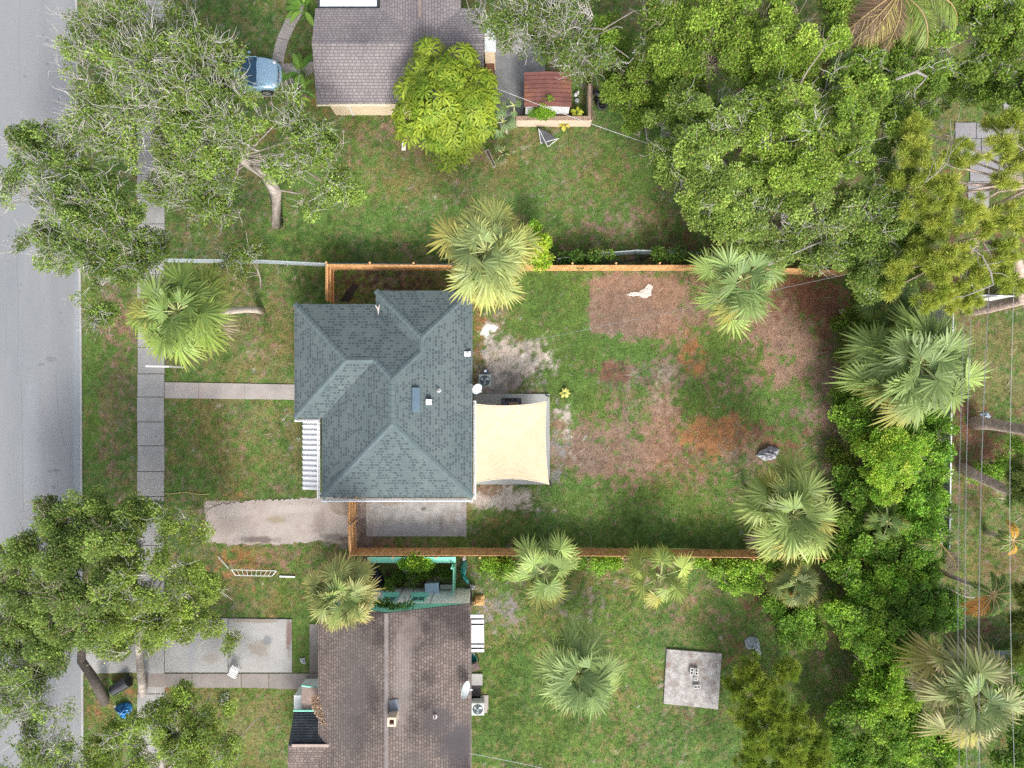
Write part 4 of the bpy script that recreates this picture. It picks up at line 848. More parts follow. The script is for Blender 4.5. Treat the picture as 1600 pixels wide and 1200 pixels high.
tarp('scrap_heap', 'pile of pale scrap metal and ash at the thicket edge', [(1180, 712), (1190, 702), (1205, 696), (1218, 702), (1212, 716), (1195, 720)], .25, pm('scrap', (.40, .40, .44), .5, 6, .6), 9, 'rubbish', .25)
tarp('grey_tarp', 'grey folded tarp in the grass east of the concrete slab', [(1163, 1000), (1170, 994), (1182, 995), (1186, 1004), (1190, 1020), (1186, 1024), (1178, 1012), (1168, 1014), (1164, 1008)], .15, pm('grey_plastic', (.30, .34, .36), .25, 4, .4), 10, amp=.1)
tarp('cloth', 'small crumpled white bag on the leaf covered north east corner of the yard', [(1310, 484), (1318, 482), (1320, 489), (1313, 492)], .12, WHT, 11, 'bag')

# ================================================================== the grey roofed house to the north
GREYR = shingle('grey_shingles', (.225, .20, .203), (.285, .255, .26), .22, .16, (.14, .125, .128), blotch=(.62, .62, .66), bsc=.22, ms=.026)
S2, k2 = Qs(2.7)
nh = thing('house', 'cream walled house with pale grey brown shingle roof at the top', 'house', S2(620, 60, 0))
z80, z17 = 3.62, 2.95
mb = MB()
mb.poly([S2(495, 162, 2.7), S2(757, 162, 2.7), S2(757, 80, z80), S2(495, 80, z80)], (1, 0, 0))
mb.poly([S2(595, 17, z17), S2(495, 17, z17), S2(495, 80, z80), S2(658, 80, z80)], (-1, 0, 0))
mb.poly([S2(757, 80, z80), S2(757, 17, z17), S2(721, 17, z17), S2(658, 80, z80)], (-1, 0, 0))
mb.poly([S2(595, -160, z17), S2(595, 17, z17), S2(658, 80, z80), S2(658, -160, z80)], (0, -1, 0))
mb.poly([S2(721, 17, z17), S2(721, -160, z17), S2(658, -160, z80), S2(658, 80, z80)], (0, 1, 0))
rf = mb.build('roof', GREYR, nh); md = rf.modifiers.new('t', 'SOLIDIFY'); md.thickness = .09; md.offset = -1
CREAM = pm('cream_wall', (.56, .46, .325), .07, 1.2, .85, bump=.2)
y0 = P(0, 180, 0).y; xa_, xb_ = P(525, 0, 0).x, S2(747, 0, 0).x
MB().prism([(xa_, y0), (xb_, y0), (xb_, S2(0, 25, 0).y), (xa_, S2(0, 25, 0).y)], 0, 2.66).build('wall', CREAM, nh)
MB().prism([(S2(605, 0, 0).x, S2(0, 24, 0).y), (S2(711, 0, 0).x, S2(0, 24, 0).y), (S2(711, 0, 0).x, S2(0, -150, 0).y), (S2(605, 0, 0).x, S2(0, -150, 0).y)], 0, 2.85).build('wall', CREAM, nh)
MB().box(((535 - 800) * k2, y0 - .02, 1.35), (.07, .05, 2.6)).build('corner_trim', WHITE, nh)
MB().box((xa_, (y0 + S2(0, 162, 0).y) / 2 - .0, 2.6), (.1, .5, .1)).build('bracket', WHITE, nh)
MB().box(S2(626, 164, 2.64), (9.2, .03, .14)).build('fascia', pm('cream_trim', (.70, .62, .50), .05, 2, .6), nh)
m = MB(); m.box(S2(545, -6, 2.75), (3.1, 1.3, .10)); pw = m.build('porch_roof', pm('painted_roof_white', (.72, .76, .80), .1, 1.5, .5, stain=(.5, .56, .6)), nh)
m = MB(); a = S2(545, -6, 2.77); m.box(a + Vector((0, -.70, 0)), (3.3, .10, .16)); m.box(a + Vector((1.62, 0, 0)), (.10, 1.3, .16)); m.box(a + Vector((-1.62, 0, 0)), (.10, 1.3, .16)); m.build('porch_edge', DARK, pw)
m = MB(); a, b_ = s = (654 , 25), (657, -30); m.box(P(656, 12, 3.62), (.16, 1.1, .12)); m.build('roof_vent', pm('vent_brown', (.22, .17, .15), .2, 4, .6), rf)
# east lean-to
m = MB().box(P(766, 62, 2.2), (.62, 1.35, .08)); lt = m.build('lean_to_roof', pm('pale_sheet', (.62, .66, .66), .08, 2, .5), nh)
m = MB().box(P(766, 85, 1.1), (.55, .8, 2.1)); m.build('lean_to_wall', CREAM, nh)
o = MB().box(P(766, 104, .45), (.5, .75, .85)).build('crate', pm('crate_brown', (.12, .05, .03), .2, 4, .8), bevel=.02); tag(o, 'dark brown wooden crate against the east end of the cream walled house', 'crate')
# rusty shed
RUST = pm('rust_roof', (.20, .085, .070), .22, 1.4, .65, .1, bump=.2, fine=20, stain=(.27, .12, .07))
sd_ = thing('shed', 'small shed with rusty red brown ribbed metal roof', 'shed', P(856, 160, 0))
m = MB(); vs = []; fs = []; nr = 8; pts = []
for k_ in range(nr + 1):
    v_ = k_ / nr
    for e in (-.02, .0):
        pts.append((v_ + e, .035 if e < 0 else 0))
pts = [(-.0, 0)] + [(k_ / nr + e, h_) for k_ in range(1, nr) for e, h_ in ((-.022, 0), (-.018, .05), (.0, .05), (.004, 0))] + [(1, 0)]
for v_, h_ in pts:
    y_ = 113 + 54 * v_
    vs += [P(819, y_, 2.0 + h_), P(837, y_ - .6, 2.10 + h_), P(856, y_ - 1.5, 2.18 + h_), P(876, y_ - .6, 2.08 + h_), P(893, y_, 1.98 + h_)]
for i in range(len(pts) - 1):
    for j in range(4): a = i * 5 + j; fs.append((a, a + 5, a + 6, a + 1))
r_ = m.add(vs, fs).build('roof', RUST, sd_); md = r_.modifiers.new('t', 'SOLIDIFY'); md.thickness = .03; md.offset = -1
xa_, xb_ = P(820, 0, 1.95).x, P(892, 0, 1.95).x; ya_, yb_ = P(0, 167, 1.95).y + .02, P(0, 114, 1.95).y
MB().prism([(xa_ + .05, ya_), (xb_ - .05, ya_), (xb_ - .05, yb_), (xa_ + .05, yb_)], 0, 1.95).build('wall', pm('rusty_white', (.58, .60, .63), .15, 1.5, .5, .1, bump=.1, stain=(.36, .15, .06)), sd_)
MB().box(((845 - 800) * 38.5 / FOC, ya_ - .01, .95), (.8, .03, 1.8)).build('door', pm('shed_door_grey', (.30, .33, .36), .15, 3, .5), sd_)
# low wall round it
lw = thing('garden_wall', 'low cream wall with brick coping round the rusty shed', 'wall', P(866, 194, 0))
BRK = pm('coping_brick', (.36, .25, .18), .3, 5, .9, bump=.4, fine=10, stain=(.22, .16, .13)); yb0 = P(0, 198, 0).y; hw = 1.0
xl, xr = P(806, 0, 0).x, P(922, 0, 0).x
MB().prism([(xl, yb0), (xr, yb0), (xr, yb0 + .2), (xl, yb0 + .2)], 0, hw).prism([(xr - .2, yb0 + .2), (xr, yb0 + .2), (xr, yb0 + 2.1), (xr - .2, yb0 + 2.1)], 0, hw).build('wall', pm('cream_render', (.56, .46, .36), .08, 1.5, .85, bump=.2, stain=(.56, .44, .34)), lw)
m = MB(); k_ = 0; x_ = xl
while x_ < xr - .05: m.box((x_ + .055, yb0 + .10, hw + .03), (.10, .23, .055 + random.uniform(0, .006)), random.uniform(-.02, .02)); x_ += .11
y_ = yb0 + .25
while y_ < yb0 + 2.1: m.box((xr - .1, y_, hw + .03), (.23, .10, .055 + random.uniform(0, .006)), random.uniform(-.02, .02)); y_ += .11
m.build('coping', BRK, lw)
MB().box((xr - .02, yb0 + .0 + 1.5, .55), (.06, 3.0, 1.1)).build('side_board', pm('board_brown', (.14, .09, .07), .3, 3, .8), lw)
# tyres and odd buckets
RUB = pm('tyre_rubber', (.028, .030, .033), .3, 6, .6, bump=.3)
def tyre(label, p, tiltx, tilty, r_=.34):
    m = Matrix.Rotation(tiltx, 3, 'X') @ Matrix.Rotation(tilty, 3, 'Y'); prof = [(r_ * .62, -.02), (r_ * .66, -.09), (r_ * .9, -.10), (r_, -.06), (r_, .06), (r_ * .9, .10), (r_ * .66, .09), (r_ * .62, .02)]
    vs = []; fs = []; n_ = 28; K = len(prof)
    for k_ in range(n_):
        th = 2 * math.pi * k_ / n_
        for a, z_ in prof: vs.append(Vector(p) + m @ Vector((a * math.cos(th), a * math.sin(th), z_)))
    for k_ in range(n_):
        for j in range(K): a = k_ * K + j; b2 = k_ * K + (j + 1) % K; c = ((k_ + 1) % n_) * K; fs.append((a, c + j, c + (j + 1) % K, b2))
    o = MB().add(vs, fs).build('tyre', RUB, smooth=True); return tag(o, label, 'tyre', 'old tyres by the low cream wall')
tyre('topmost black tyre leaning on others by the low cream wall', P(940.5, 163, .36) , .35, .25)
tyre('black tyre lying flat beneath the leaning one by the cream wall', P(939, 158, .13), .06, .0, .36)
tyre('black tyre half hidden in weeds behind the other two tyres', P(934, 146, .3), -.9, .3, .32)
for k_, (a, b_, r_, lb) in enumerate([(899, 150, .10, 'small white lidded jar on the ground east of the rusty shed'), (902.5, 146.5, .07, 'narrow pale bottle beside the white jar behind the rusty shed'), (901, 159, .13, 'round grey pot on the ground between shed and low wall')]):
    o = MB().lathe([(r_, 0), (r_ * 1.05, .22), (r_ * .8, .26), (r_ * .6, .27), (r_ * .5, .33)], P(a, b_, 0), 14).build('jar' if k_ < 2 else 'pot', WHT if k_ < 2 else pm('pot_grey', (.3, .33, .34), .2, 5, .5)); tag(o, lb, 'jar' if k_ < 2 else 'pot')
# folding chair with dark mesh lying in the grass
t = thing('camp_chair', 'collapsed camp chair with dark mesh and white frame south of the cream wall', 'chair', P(855, 216, 0))
a, b_, c, d = P(841.5, 201, .5), P(845, 224, .05), P(856, 229.5, .2), P(873, 216, .45)
MB().add([a, P(844, 222, .1), P(855, 226, .12), P(869, 216, .4), P(852, 204, .45)], [(0, 1, 2, 3, 4)]).build('mesh_seat', pm('mesh_dark', (.06, .065, .075), .2, 8, .8), t)
m = MB()
for q in ((a, b_), (b_, d), (a, c), (c, d)): m.tube(q, .016, 6)
m.build('frame', WHITE, t)
t = thing('window_frame', 'thin white empty frame leaning beside the bright green umbrella tree', 'frame', P(765, 240, 0)); m = MB(); q = [P(758, 236, .05), P(763, 233, .3), P(774, 258, .3), P(772, 262, .05)]
for k_ in range(4): m.tube([q[k_], q[(k_ + 1) % 4]], .018, 5)
m.build('frame', pm('frame_pale', (.5, .5, .48), .1, 5, .6), t); MB().poly([p_ - Vector((0, 0, .01)) for p_ in q]).build('panel', pm('panel_brown', (.13, .09, .06), .3, 6, .8), t)
o = MB().box(P(631, 228, .06), (.24, .5, .10), -.03).build('concrete_block', pm('pale_block', (.66, .64, .62), .08, 4, .8), bevel=.015); tag(o, 'white rectangular block on the brown grass near the umbrella tree', 'block')
# cinder blocks on the slab
for (a, b_, w, h_, rz, lb) in [(1080.5, 1048, .20, .40, -.15, 'upright cinder block at the top left of the slab group'), (1087.5, 1049, .20, .40, 0, 'cinder block beside the upright one on the square slab'), (1087, 1060, .18, .20, 0, 'half size cinder block in the middle of the square slab'), (1088.5, 1072, .40, .20, .1, 'cinder block lying crosswise nearest the south edge of the slab')]:
    p = P(a, b_, .2); m = MB(); rot = Matrix.Rotation(rz, 3, 'Z'); zc = .13 + .095; big = h_ > w
    L_, S_ = (h_, w) if big else (w, h_)
    ax = (lambda u, v_: rot @ (Vector((v_, u, 0)) if big else Vector((u, v_, 0))))
    def bx(u, v_, su, sv): m.box(Vector((p.x, p.y, zc)) + ax(u, v_), ((sv, su, .19) if big else (su, sv, .19)), rz)
    bx(0, S_ / 2 - .018, L_, .036); bx(0, -S_ / 2 + .018, L_, .036)
    for u in ([-L_ / 2 + .018, 0, L_ / 2 - .018] if L_ > .3 else [-L_ / 2 + .018, L_ / 2 - .018]): bx(u, 0, .036, S_ - .074)
    o = m.build('cinder_block', pm('cinder', (.62, .61, .59), .15, 5, .9, bump=.4)); tag(o, lb, 'cinder block', 'cinder blocks on the square slab')
# white sign arm by the palm
t = thing('sign_post', 'white wooden sign post with long arm over the sidewalk', 'sign post', P(290, 573, 0)); a = P(287, 574, 0)
MB().box(a + Vector((0, 0, 1.0)), (.09, .09, 2.0)).build('post', WHITE, t); MB().box(a + Vector((-.55, 0, 1.9)), (1.3, .085, .085), -.02).build('arm', WHITE, t)
# front left clutter
t = thing('bed_frame', 'white metal slatted frame lying beside the strip of rusty leaves', 'frame', P(395, 893, 0)); m = MB(); a, b_, c, d = P(362, 890, .3), P(432, 892, .3), P(425, 900, .1), P(368, 899, .1)
for q in ((a, b_), (b_, c), (c, d), (d, a)): m.tube(q, .025, 6)
m.build('frame', pm('old_white_pipe', (.6, .62, .60), .1, 5, .6), t); m = MB()
for k_ in range(1, 9): u = k_ / 9; m.tube([a + (b_ - a) * u, d + (c - d) * u], .012, 4)
m.build('slats', pm('old_white_pipe', (.6, .62, .60)), t)
o = MB().tube([P(341, 870, .1), P(357, 888, .15)], .03, 6).build('pipe', pm('old_white_pipe', (.6, .62, .60))); tag(o, 'short white pipe lying at the end of the slatted frame', 'pipe')
o = MB().box(P(449, 901, .06), (.9, .09, .06), -.03).build('board', WHITE); tag(o, 'white board in the grass west of the frayed palm', 'board')
t = thing('lawn_chair', 'white plastic chair tipped over on the edge of the neighbour driveway', 'chair', P(363, 1052, 0)); pc = P(364, 1052, .4); rz = -.5; rot = Matrix.Rotation(rz, 3, 'Z')
m = MB()
for k_ in range(5): m.box(pc + rot @ Vector((0, -.2 + k_ * .1, 0)), (.5, .07, .025), rz)
m.build('seat', WHITE, t); m = MB()
for k_ in range(5): m.box(pc + rot @ Vector((-.2 + k_ * .1, .3, .12 + .0)), (.06, .34, .02), rz, )
m.build('backrest', WHITE, t)
for dx, dy in ((-.22, -.22), (.22, -.22), (-.22, .22), (.22, .22)): MB().tube([pc + rot @ Vector((dx, dy, 0)), pc + rot @ Vector((dx * 1.3, dy * 1.2, -.33))], .022, 6).build('leg', WHITE, t)
t = thing('trash_bin', 'dark bin lying on its side in the orange leaves', 'bin', P(188, 1076, 0)); m = MB(); a, b_ = P(176, 1079, .32), P(201, 1064, .36); m.tube([a, a + (b_ - a) * .1, b_], [.29, .30, .34], 16); m.build('body', pm('bin_dark', (.025, .027, .035), .2, 4, .4), t); MB().tube([a - (b_ - a) * .06, a + (b_ - a) * .02], [.24, .31], 16).build('lid', pm('bin_lid', (.10, .11, .11), .2, 4, .5), t)
tarp('cloth', 'crumpled pale rag on the grass south of the neighbour driveway', [(345, 1083), (357, 1080), (359, 1096), (350, 1101), (344, 1092)], .1, WHT, 21, 'cloth')
tarp('cloth', 'small white scrap on the grass right of the neighbour driveway', [(468, 1028), (477, 1027), (478, 1037), (471, 1035)], .08, WHT, 22, 'cloth')
tarp('plastic_bag', 'light grey plastic sheet by the base of the fallen pine trunk', [(1530, 647), (1540, 643), (1548, 650), (1543, 657), (1532, 656)], .12, pm('bag_grey', (.45, .55, .60), .2, 7, .5), 23, 'bag')
tarp('paper', 'dark flat board half hidden in the side yard soil', [(532, 470), (552, 442), (560, 446), (545, 472)], .03, pm('board_black', (.025, .022, .022), .3, 5, .8), 24, 'board', .02)
# yellow flowering plant
# ---- garden hose on the lawn edge
q = [P(252 + k_ * 4, 770 + 1.3 * math.sin(k_ * .5) + k_ * .08, .05) for k_ in range(20)]; o = MB().tube(q, .016, 5).build('garden_hose', pm('hose_tan', (.52, .36, .16), .1, 5, .6)); tag(o, 'thin tan hose along the south edge of the front lawn', 'hose')
q = [P(918 + 6 * math.sin(k_ / 12 * 2.4), 828 + k_ * 2.2, .05) for k_ in range(13)]; o = MB().tube(q, .014, 5).build('garden_hose', pm('hose_green', (.32, .36, .22), .1, 5, .6)); tag(o, 'short curved green hose beside the south board fence', 'hose')

# ================================================================== car
CARP = pm('car_paint', (.30, .46, .60), .03, 1.0, .22, .25, bump=0); CARG = GLASS
car = thing('car', 'pale blue rounded small car parked under the oak, nose to the grey roof', 'car', P(376, 124, 0))
def carloft(st, n_=13):
    """st: (x, half width, z bottom, z side, z top, crown width share)"""
    vs = []; fs = []
    for (x_, w, zb_, zs, zt, cs) in st:
        ring = [(-w * .92, zb_), (-w, zb_ + (zs - zb_) * .35), (-w * 1.0, zb_ + (zs - zb_) * .7), (-w * .96, zs), (-w * cs, zs + (zt - zs) * .62), (-w * cs * .55, zt - (zt - zs) * .08), (0, zt)]
        ring = ring + [(-a, b_) for a, b_ in ring[-2::-1]]
        vs += [(x_, a, b_) for a, b_ in ring]
    K = 13
    for i in range(len(st) - 1):
        for j in range(K - 1): a = i * K + j; fs.append((a, a + 1, a + K + 1, a + K))
    fs.append(list(range(K))); fs.append([(len(st) - 1) * K + k_ for k_ in range(K)][::-1]); return vs, [f[::-1] for f in fs]
cx0 = P(376, 124, 0); KS = 1.13; flip = lambda vs: [(cx0.x + .22 + x_ * KS, cx0.y + y_ * KS, z_ * KS) for x_, y_, z_ in vs]
st = [(-2.05, .55, .40, .60, .66, .8), (-1.95, .72, .30, .66, .78, .8), (-1.6, .82, .25, .72, .90, .8), (-1.0, .86, .22, .80, .95, .85), (0, .87, .20, .84, .95, .85), (.75, .86, .22, .82, .97, .82), (1.2, .84, .24, .76, .93, .78), (1.6, .80, .26, .68, .84, .74), (1.88, .70, .30, .60, .70, .7), (2.02, .50, .36, .52, .58, .7)]
vs, fs = carloft(st); b = MB().add(flip(vs), fs).build('body', CARP, car, smooth=True); md = b.modifiers.new('s', 'SUBSURF'); md.levels = 1; md.render_levels = 2
def quadgrid(rows): return rows
g1 = [(-1.55, .62, .90), (-1.2, .60, 1.22), (-.6, .55, 1.42), (0, .53, 1.44), (.35, .54, 1.36), (.98, .70, .93)]
vs = []; fs = []
for (x_, w, z_) in g1: vs += [(x_, -w - .06, .90), (x_, -w, z_ * .75 + .24), (x_, -w * .8, z_ - .03), (x_, 0, z_ + .02), (x_, w * .8, z_ - .03), (x_, w, z_ * .75 + .24), (x_, w + .06, .90)]
for i in range(5):
    for j in range(6): a = i * 7 + j; fs.append((a, a + 7, a + 8, a + 1))
MB().add(flip(vs), fs).build('windscreen', pm('tinted_glass', (.015, .06, .12), .2, 2, .08, 0, bump=0), car, smooth=True)
vs = []; fs = []
for (x_, w, z_) in ((-1.25, .5, 1.24), (-.9, .53, 1.38), (-.4, .53, 1.475), (.05, .51, 1.475), (.3, .5, 1.41)): vs += [(x_, -w, z_ - .03), (x_, -w * .5, z_), (x_, 0, z_ + .012), (x_, w * .5, z_), (x_, w, z_ - .03)]
for i in range(4):
    for j in range(4): a = i * 5 + j; fs.append((a, a + 5, a + 6, a + 1))
MB().add(flip(vs), fs).build('roof', CARP, car, smooth=True)
for s_ in (-1, 1):
    MB().tube(flip([(.33, s_ * .50, 1.40), (.98, s_ * .72, .95)]), .03, 6).build('pillar', CARP, car)
    MB().box(flip([(.62, s_ * .93, .98)])[0], (.14, .14, .10)).build('mirror', CARP, car, bevel=.03)
    MB().lathe([(.11, 0), (.10, .05), (.05, .08)], flip([(1.78, s_ * .56, .66)])[0], 14, Matrix.Rotation(.9, 3, 'Y')).build('headlight', pm('lamp_glass', (.7, .72, .74), .05, 3, .15), car)
m = MB(); a = flip([(2.0, -.45, .47), (2.08, 0, .46), (2.0, .45, .47)]); m.tube(a, .07, 8); m.build('bumper', CARP, car)
MB().tube(flip([(1.93, -.42, .60), (1.99, 0, .60), (1.93, .42, .60)]), .035, 6).build('grille', DARK, car)
MB().box(flip([(2.06, 0, .60)])[0], (.02, .34, .12)).build('number_plate', WHITE, car)
for x_ in (-1.25, 1.28):
    for s_ in (-1, 1):
        c = Vector(flip([(x_, s_ * .77, .32)])[0]); mR = Matrix.Rotation(math.pi / 2, 3, 'X'); w = MB(); w.lathe([(.22, -.11), (.33, -.11), (.37, -.07), (.37, .07), (.33, .11), (.22, .11)], c, 22, mR); wh = w.build('wheel', RUB, car)
        MB().lathe([(.22, -.12), (.22, .12)], c, 18, mR).build('rim', pm('alloy', (.45, .46, .47), .08, 4, .3, .6), wh)

# pale sand spilled on the bare earth
SANDW = pm('white_sand', (.52, .50, .47), .12, 6, .95, bump=.4, fine=20)
for pts, lb in (([(978, 461), (986, 457), (996, 460), (1001, 453), (1009, 450), (1013, 443), (1021, 447), (1017, 454), (1017, 462), (1009, 466), (999, 463), (986, 463)], 1),):
    o = tarp('sand_spill', None, pts, .01, SANDW, 40 + lb, None, .03); tag(o, kind='structure')

# ================================================================== vegetation
LEAF = leafmat('leaf', .42, .55); FROND = leafmat('palm_frond', .30, .45); NEEDLE = leafmat('needle', .3, .6)
LIMB = pm('grey_limb', (.27, .25, .225), .25, 3, .9, bump=.3)
BARK = pm('oak_bark', (.30, .26, .23), .25, 3, .9, bump=.6, fine=14, stain=(.42, .39, .35)); BARKP = pm('palm_bark', (.58, .50, .43), .22, 3, .9, bump=.7, fine=9, stretch=(1, 1, 2.5))
BARKD = pm('dark_bark', (.085, .07, .06), .3, 3, .9, bump=.6, fine=14); BARKPINE = pm('pine_bark', (.44, .34, .29), .3, 4, .9, bump=.8, fine=9, stain=(.28, .21, .18))
TWIG = pm('grey_twig', (.46, .44, .41), .2, 3, .9, bump=.2); TWIGD = pm('brown_twig', (.30, .25, .20), .2, 3, .9, bump=.2)
def unit(a): return a / np.maximum(np.linalg.norm(a, axis=-1, keepdims=True), 1e-6)
def tubes(A, B, ra, rb, bend=.12, seg=3, rng=rs):
    """many thin bent three sided twigs at once: A,B (n,3)"""
    n = len(A); D = B - A; L_ = np.linalg.norm(D, axis=1, keepdims=True); t = unit(D)
    S = unit(np.cross(t, rng.normal(size=(n, 3)))); U = np.cross(t, S); off = [rng.normal(size=(n, 3)) * L_ * bend * (0 if k in (0, seg) else 1) for k in range(seg + 1)]
    V = []
    for k in range(seg + 1):
        f = k / seg; c = A + D * f + off[k]; r_ = (np.asarray(ra) * (1 - f) + np.asarray(rb) * f); r_ = r_[:, None] if np.ndim(r_) else r_
        for j in range(3): a = 2.094 * j; V.append(c + (S * math.cos(a) + U * math.sin(a)) * r_)
    V = np.stack(V, 1); K = (seg + 1) * 3; base = (np.arange(n) * K)[:, None]; F = []
    for k in range(seg):
        for j in range(3): F.append(np.stack([base[:, 0] + k * 3 + j, base[:, 0] + k * 3 + (j + 1) % 3, base[:, 0] + (k + 1) * 3 + (j + 1) % 3, base[:, 0] + (k + 1) * 3 + j], 1))
    return V.reshape(-1, 3), np.concatenate(F), [c for c in [A + D * (k / seg) + off[k] for k in range(seg + 1)]]
def join(parts):
    V = []; F = []; C_ = []; n = 0
    for p in parts: V.append(p[0]); F.append(p[1] + n); n += len(p[0]); C_.append(p[2]) if len(p) > 2 and p[2] is not None else None
    return np.concatenate(V), np.concatenate(F), (np.concatenate(C_) if C_ else None)

def tree(name, label, trunk, lobes, c0, c1, group=None, cat='tree', dens=1.0, leaf=(.075, .13), hw=.38, bare=.35, bark=BARK, twig=TWIG, flat=.55, rc=(.28, .60), seed=0, gap=.28, twr=1.0, yellow=.06, upright=.62, deep=.3):
    """trunk: [(px,py,z,radius)...]; lobes: [(px,py,radius px,z)...] as seen in the photograph at height z"""
    r_ = np.random.RandomState(seed + 100); b0 = P(trunk[0][0], trunk[0][1], 0)
    c0 = tuple(np.array(c0) * (.88, 1.0, .78)); c1 = tuple(np.array(c1) * (.90, 1.0, .78)); t = thing(name, label, cat, b0, group=group); tp = [P(a, b_, z_) for a, b_, z_, _ in trunk]
    mb = MB(); rr = [q[3] for q in trunk]
    P0 = [tp[0] - Vector((0, 0, .1))] + tp[1:]; mb.tube(P0, rr, 9); top = tp[-1]; lc = []; tw = []; LV = []
    for (px, py, rp, z_) in lobes:
        c = np.array(P(px, py, z_)); Rr = rp * (H - z_) / FOC; lc.append((c, Rr)); e = Vector(c) - Vector((0, 0, Rr * flat * .7))
        u_ = r_.rand(); s = tp[-2] * u_ + tp[-1] * (1 - u_); mid = s + (e - s) * .45 + Vector((r_.uniform(-.5, .5), r_.uniform(-.5, .5), r_.uniform(-.5, -.1)))
        mid2 = s + (e - s) * .8 + Vector((r_.uniform(-.25, .25), r_.uniform(-.25, .25), r_.uniform(0, .3)))
        w = min(rr[-1], .03 + .022 * Rr) * twr; mb.tube([s, mid, mid2, e], [w, w * .75, w * .5, w * .3], 6)
        nc = int(4.6 * (Rr / .5) ** 2) + 4; d = unit(r_.normal(size=(nc, 3))); d[:, 2] = np.where(d[:, 2] < -.25, -d[:, 2], d[:, 2]); q = r_.uniform(.50, 1.02, (nc, 1)) ** .8
        inner = r_.rand(nc) < deep; q[inner] *= .7
        cc = c + d * q * np.array([Rr, Rr, Rr * flat]) * r_.uniform(.85, 1.12, (nc, 1)); cc[:, 2] += .25 * r_.normal(size=nc)
        keep = vn(cc[:, 0] + 50, cc[:, 1] + 50 + cc[:, 2], .9, seed) > gap; keep &= vn(cc[:, 0] + 90, cc[:, 1] + 20, 1.6, seed + 3) > gap * .8; cc = cc[keep]; nc = len(cc)
        rcl = r_.uniform(rc[0], rc[1], nc)
        A = np.array(e) + (cc - np.array(e)) * .08 + r_.normal(size=(nc, 3)) * .12
        tv = tubes(A, cc, .022 * twr + .01, .008, .10, 3, r_); tw.append((tv[0], tv[1]))
        # side twigs off each twig
        for k_ in (1, 2):
            A2 = tv[2][k_]; B2 = cc + unit(r_.normal(size=(nc, 3))) * rcl[:, None] * .9; s2 = tubes(A2, B2, .012, .005, .12, 2, r_); tw.append((s2[0], s2[1]))
        # bare pale twigs that stand out over the leaves
        nb = r_.rand(nc) < bare; Bc = cc[nb]
        for k_ in range(5):
            dirs = unit(np.stack([Bc[:, 0] - c[0], Bc[:, 1] - c[1], np.full(len(Bc), .45)], 1) + r_.normal(size=(len(Bc), 3)) * .75)
            if len(Bc): s3 = tubes(Bc + r_.normal(size=Bc.shape) * .06, Bc + dirs * r_.uniform(.4, 1.05, (len(Bc), 1)) + np.array([0, 0, .22]), .017, .005, .10, 3, r_); tw.append((s3[0], s3[1]))
        nl = (dens * 128 * (rcl / .42) ** 2 * (.0125 / (leaf[0] * leaf[1] * hw * 2.0)) ** .85).astype(int); nl = np.maximum(nl, 8); nl[nb] = (nl[nb] * .35).astype(int)
        I = np.repeat(np.arange(nc), nl); n = len(I); g = unit(r_.normal(size=(n, 3))) * (r_.rand(n, 1) ** .45) * np.array([.92, .92, .55]) * rcl[I][:, None]
        Pb = cc[I] + g; D = unit(unit(g) * .8 + r_.normal(size=(n, 3)) * .7 + np.array([0, 0, .15])); N = unit(r_.normal(size=(n, 3)) * (1 - upright) + np.array([0, 0, 1.]) * upright * 2)
        L_ = r_.uniform(leaf[0], leaf[1], n); V, F = leafquads(Pb, D, N, L_, L_ * hw * r_.uniform(.7, 1.2, n), .5, .25)
        mixc = np.clip(.5 + .55 * r_.normal(size=nc), 0, 1)[I][:, None]; mixc = np.clip(mixc + .22 * r_.normal(size=(n, 1)), 0, 1)
        col = np.array(c0) * (1 - mixc) + np.array(c1) * mixc; col = col * (1 + .20 * r_.normal(size=nc))[I][:, None] * (1 + .22 * r_.normal(size=(n, 1)))
        yl = r_.rand(n) < yellow; col[yl] = np.array([.30, .27, .07]) * r_.uniform(.6, 1.2, (yl.sum(), 1))
        LV.append((V, F, np.repeat(np.clip(col, .01, .7), 4, 0)))
    tr = mb.build('trunk', bark, t, smooth=True); V, F, _ = join(tw); npmesh('twigs', V, F, twig, tr)
    V, F, Cc = join(LV); npmesh('crown', V, F, LEAF, t, Cc); return t

OK0, OK1 = (.185, .255, .062), (.325, .420, .105); OD0, OD1 = (.135, .200, .052), (.245, .335, .085); GR0, GR1 = (.175, .260, .040), (.350, .450, .080)
go = 'live oaks at the street side'
tree('oak_tree', 'grey green oak with many bare twigs over the sidewalk, left of the blue car', [(248, 262, 0, .34), (245, 235, 2.2, .30), (250, 200, 4.4, .24), (256, 170, 6.0, .18)],
     [(150, 35, 44, 7), (205, 45, 50, 7.5), (265, 38, 40, 7), (130, 92, 38, 7.5), (180, 110, 50, 8.4), (240, 105, 52, 8.6), (300, 92, 44, 8.2), (345, 88, 38, 7.6), (150, 165, 38, 7.8), (200, 178, 42, 8.4), (290, 150, 46, 8.6), (345, 140, 44, 8), (140, 205, 34, 7), (250, 158, 34, 8.2), (190, 225, 36, 7.4), (120, 130, 30, 7.2)], OK0, OK1, go, seed=1, bare=.8)
tree('oak_tree', 'darker oak reaching furthest out over the road on the left', [(176, 338, 0, .32), (165, 325, 2.4, .27), (140, 310, 4.4, .22), (120, 300, 5.8, .16)],
     [(60, 228, 42, 6.5), (30, 300, 42, 6.2), (92, 270, 46, 7), (50, 352, 46, 6.5), (110, 330, 50, 7.2), (150, 265, 44, 7.2), (160, 320, 40, 7.2), (95, 392, 38, 6), (140, 385, 44, 6.6), (190, 350, 42, 6.8), (150, 440, 40, 6), (195, 415, 40, 6), (165, 488, 30, 5.2), (238, 385, 32, 6), (120, 225, 30, 6.8), (20, 250, 30, 6)], OD0, OK1, go, seed=2, bare=.5, dens=1.05)
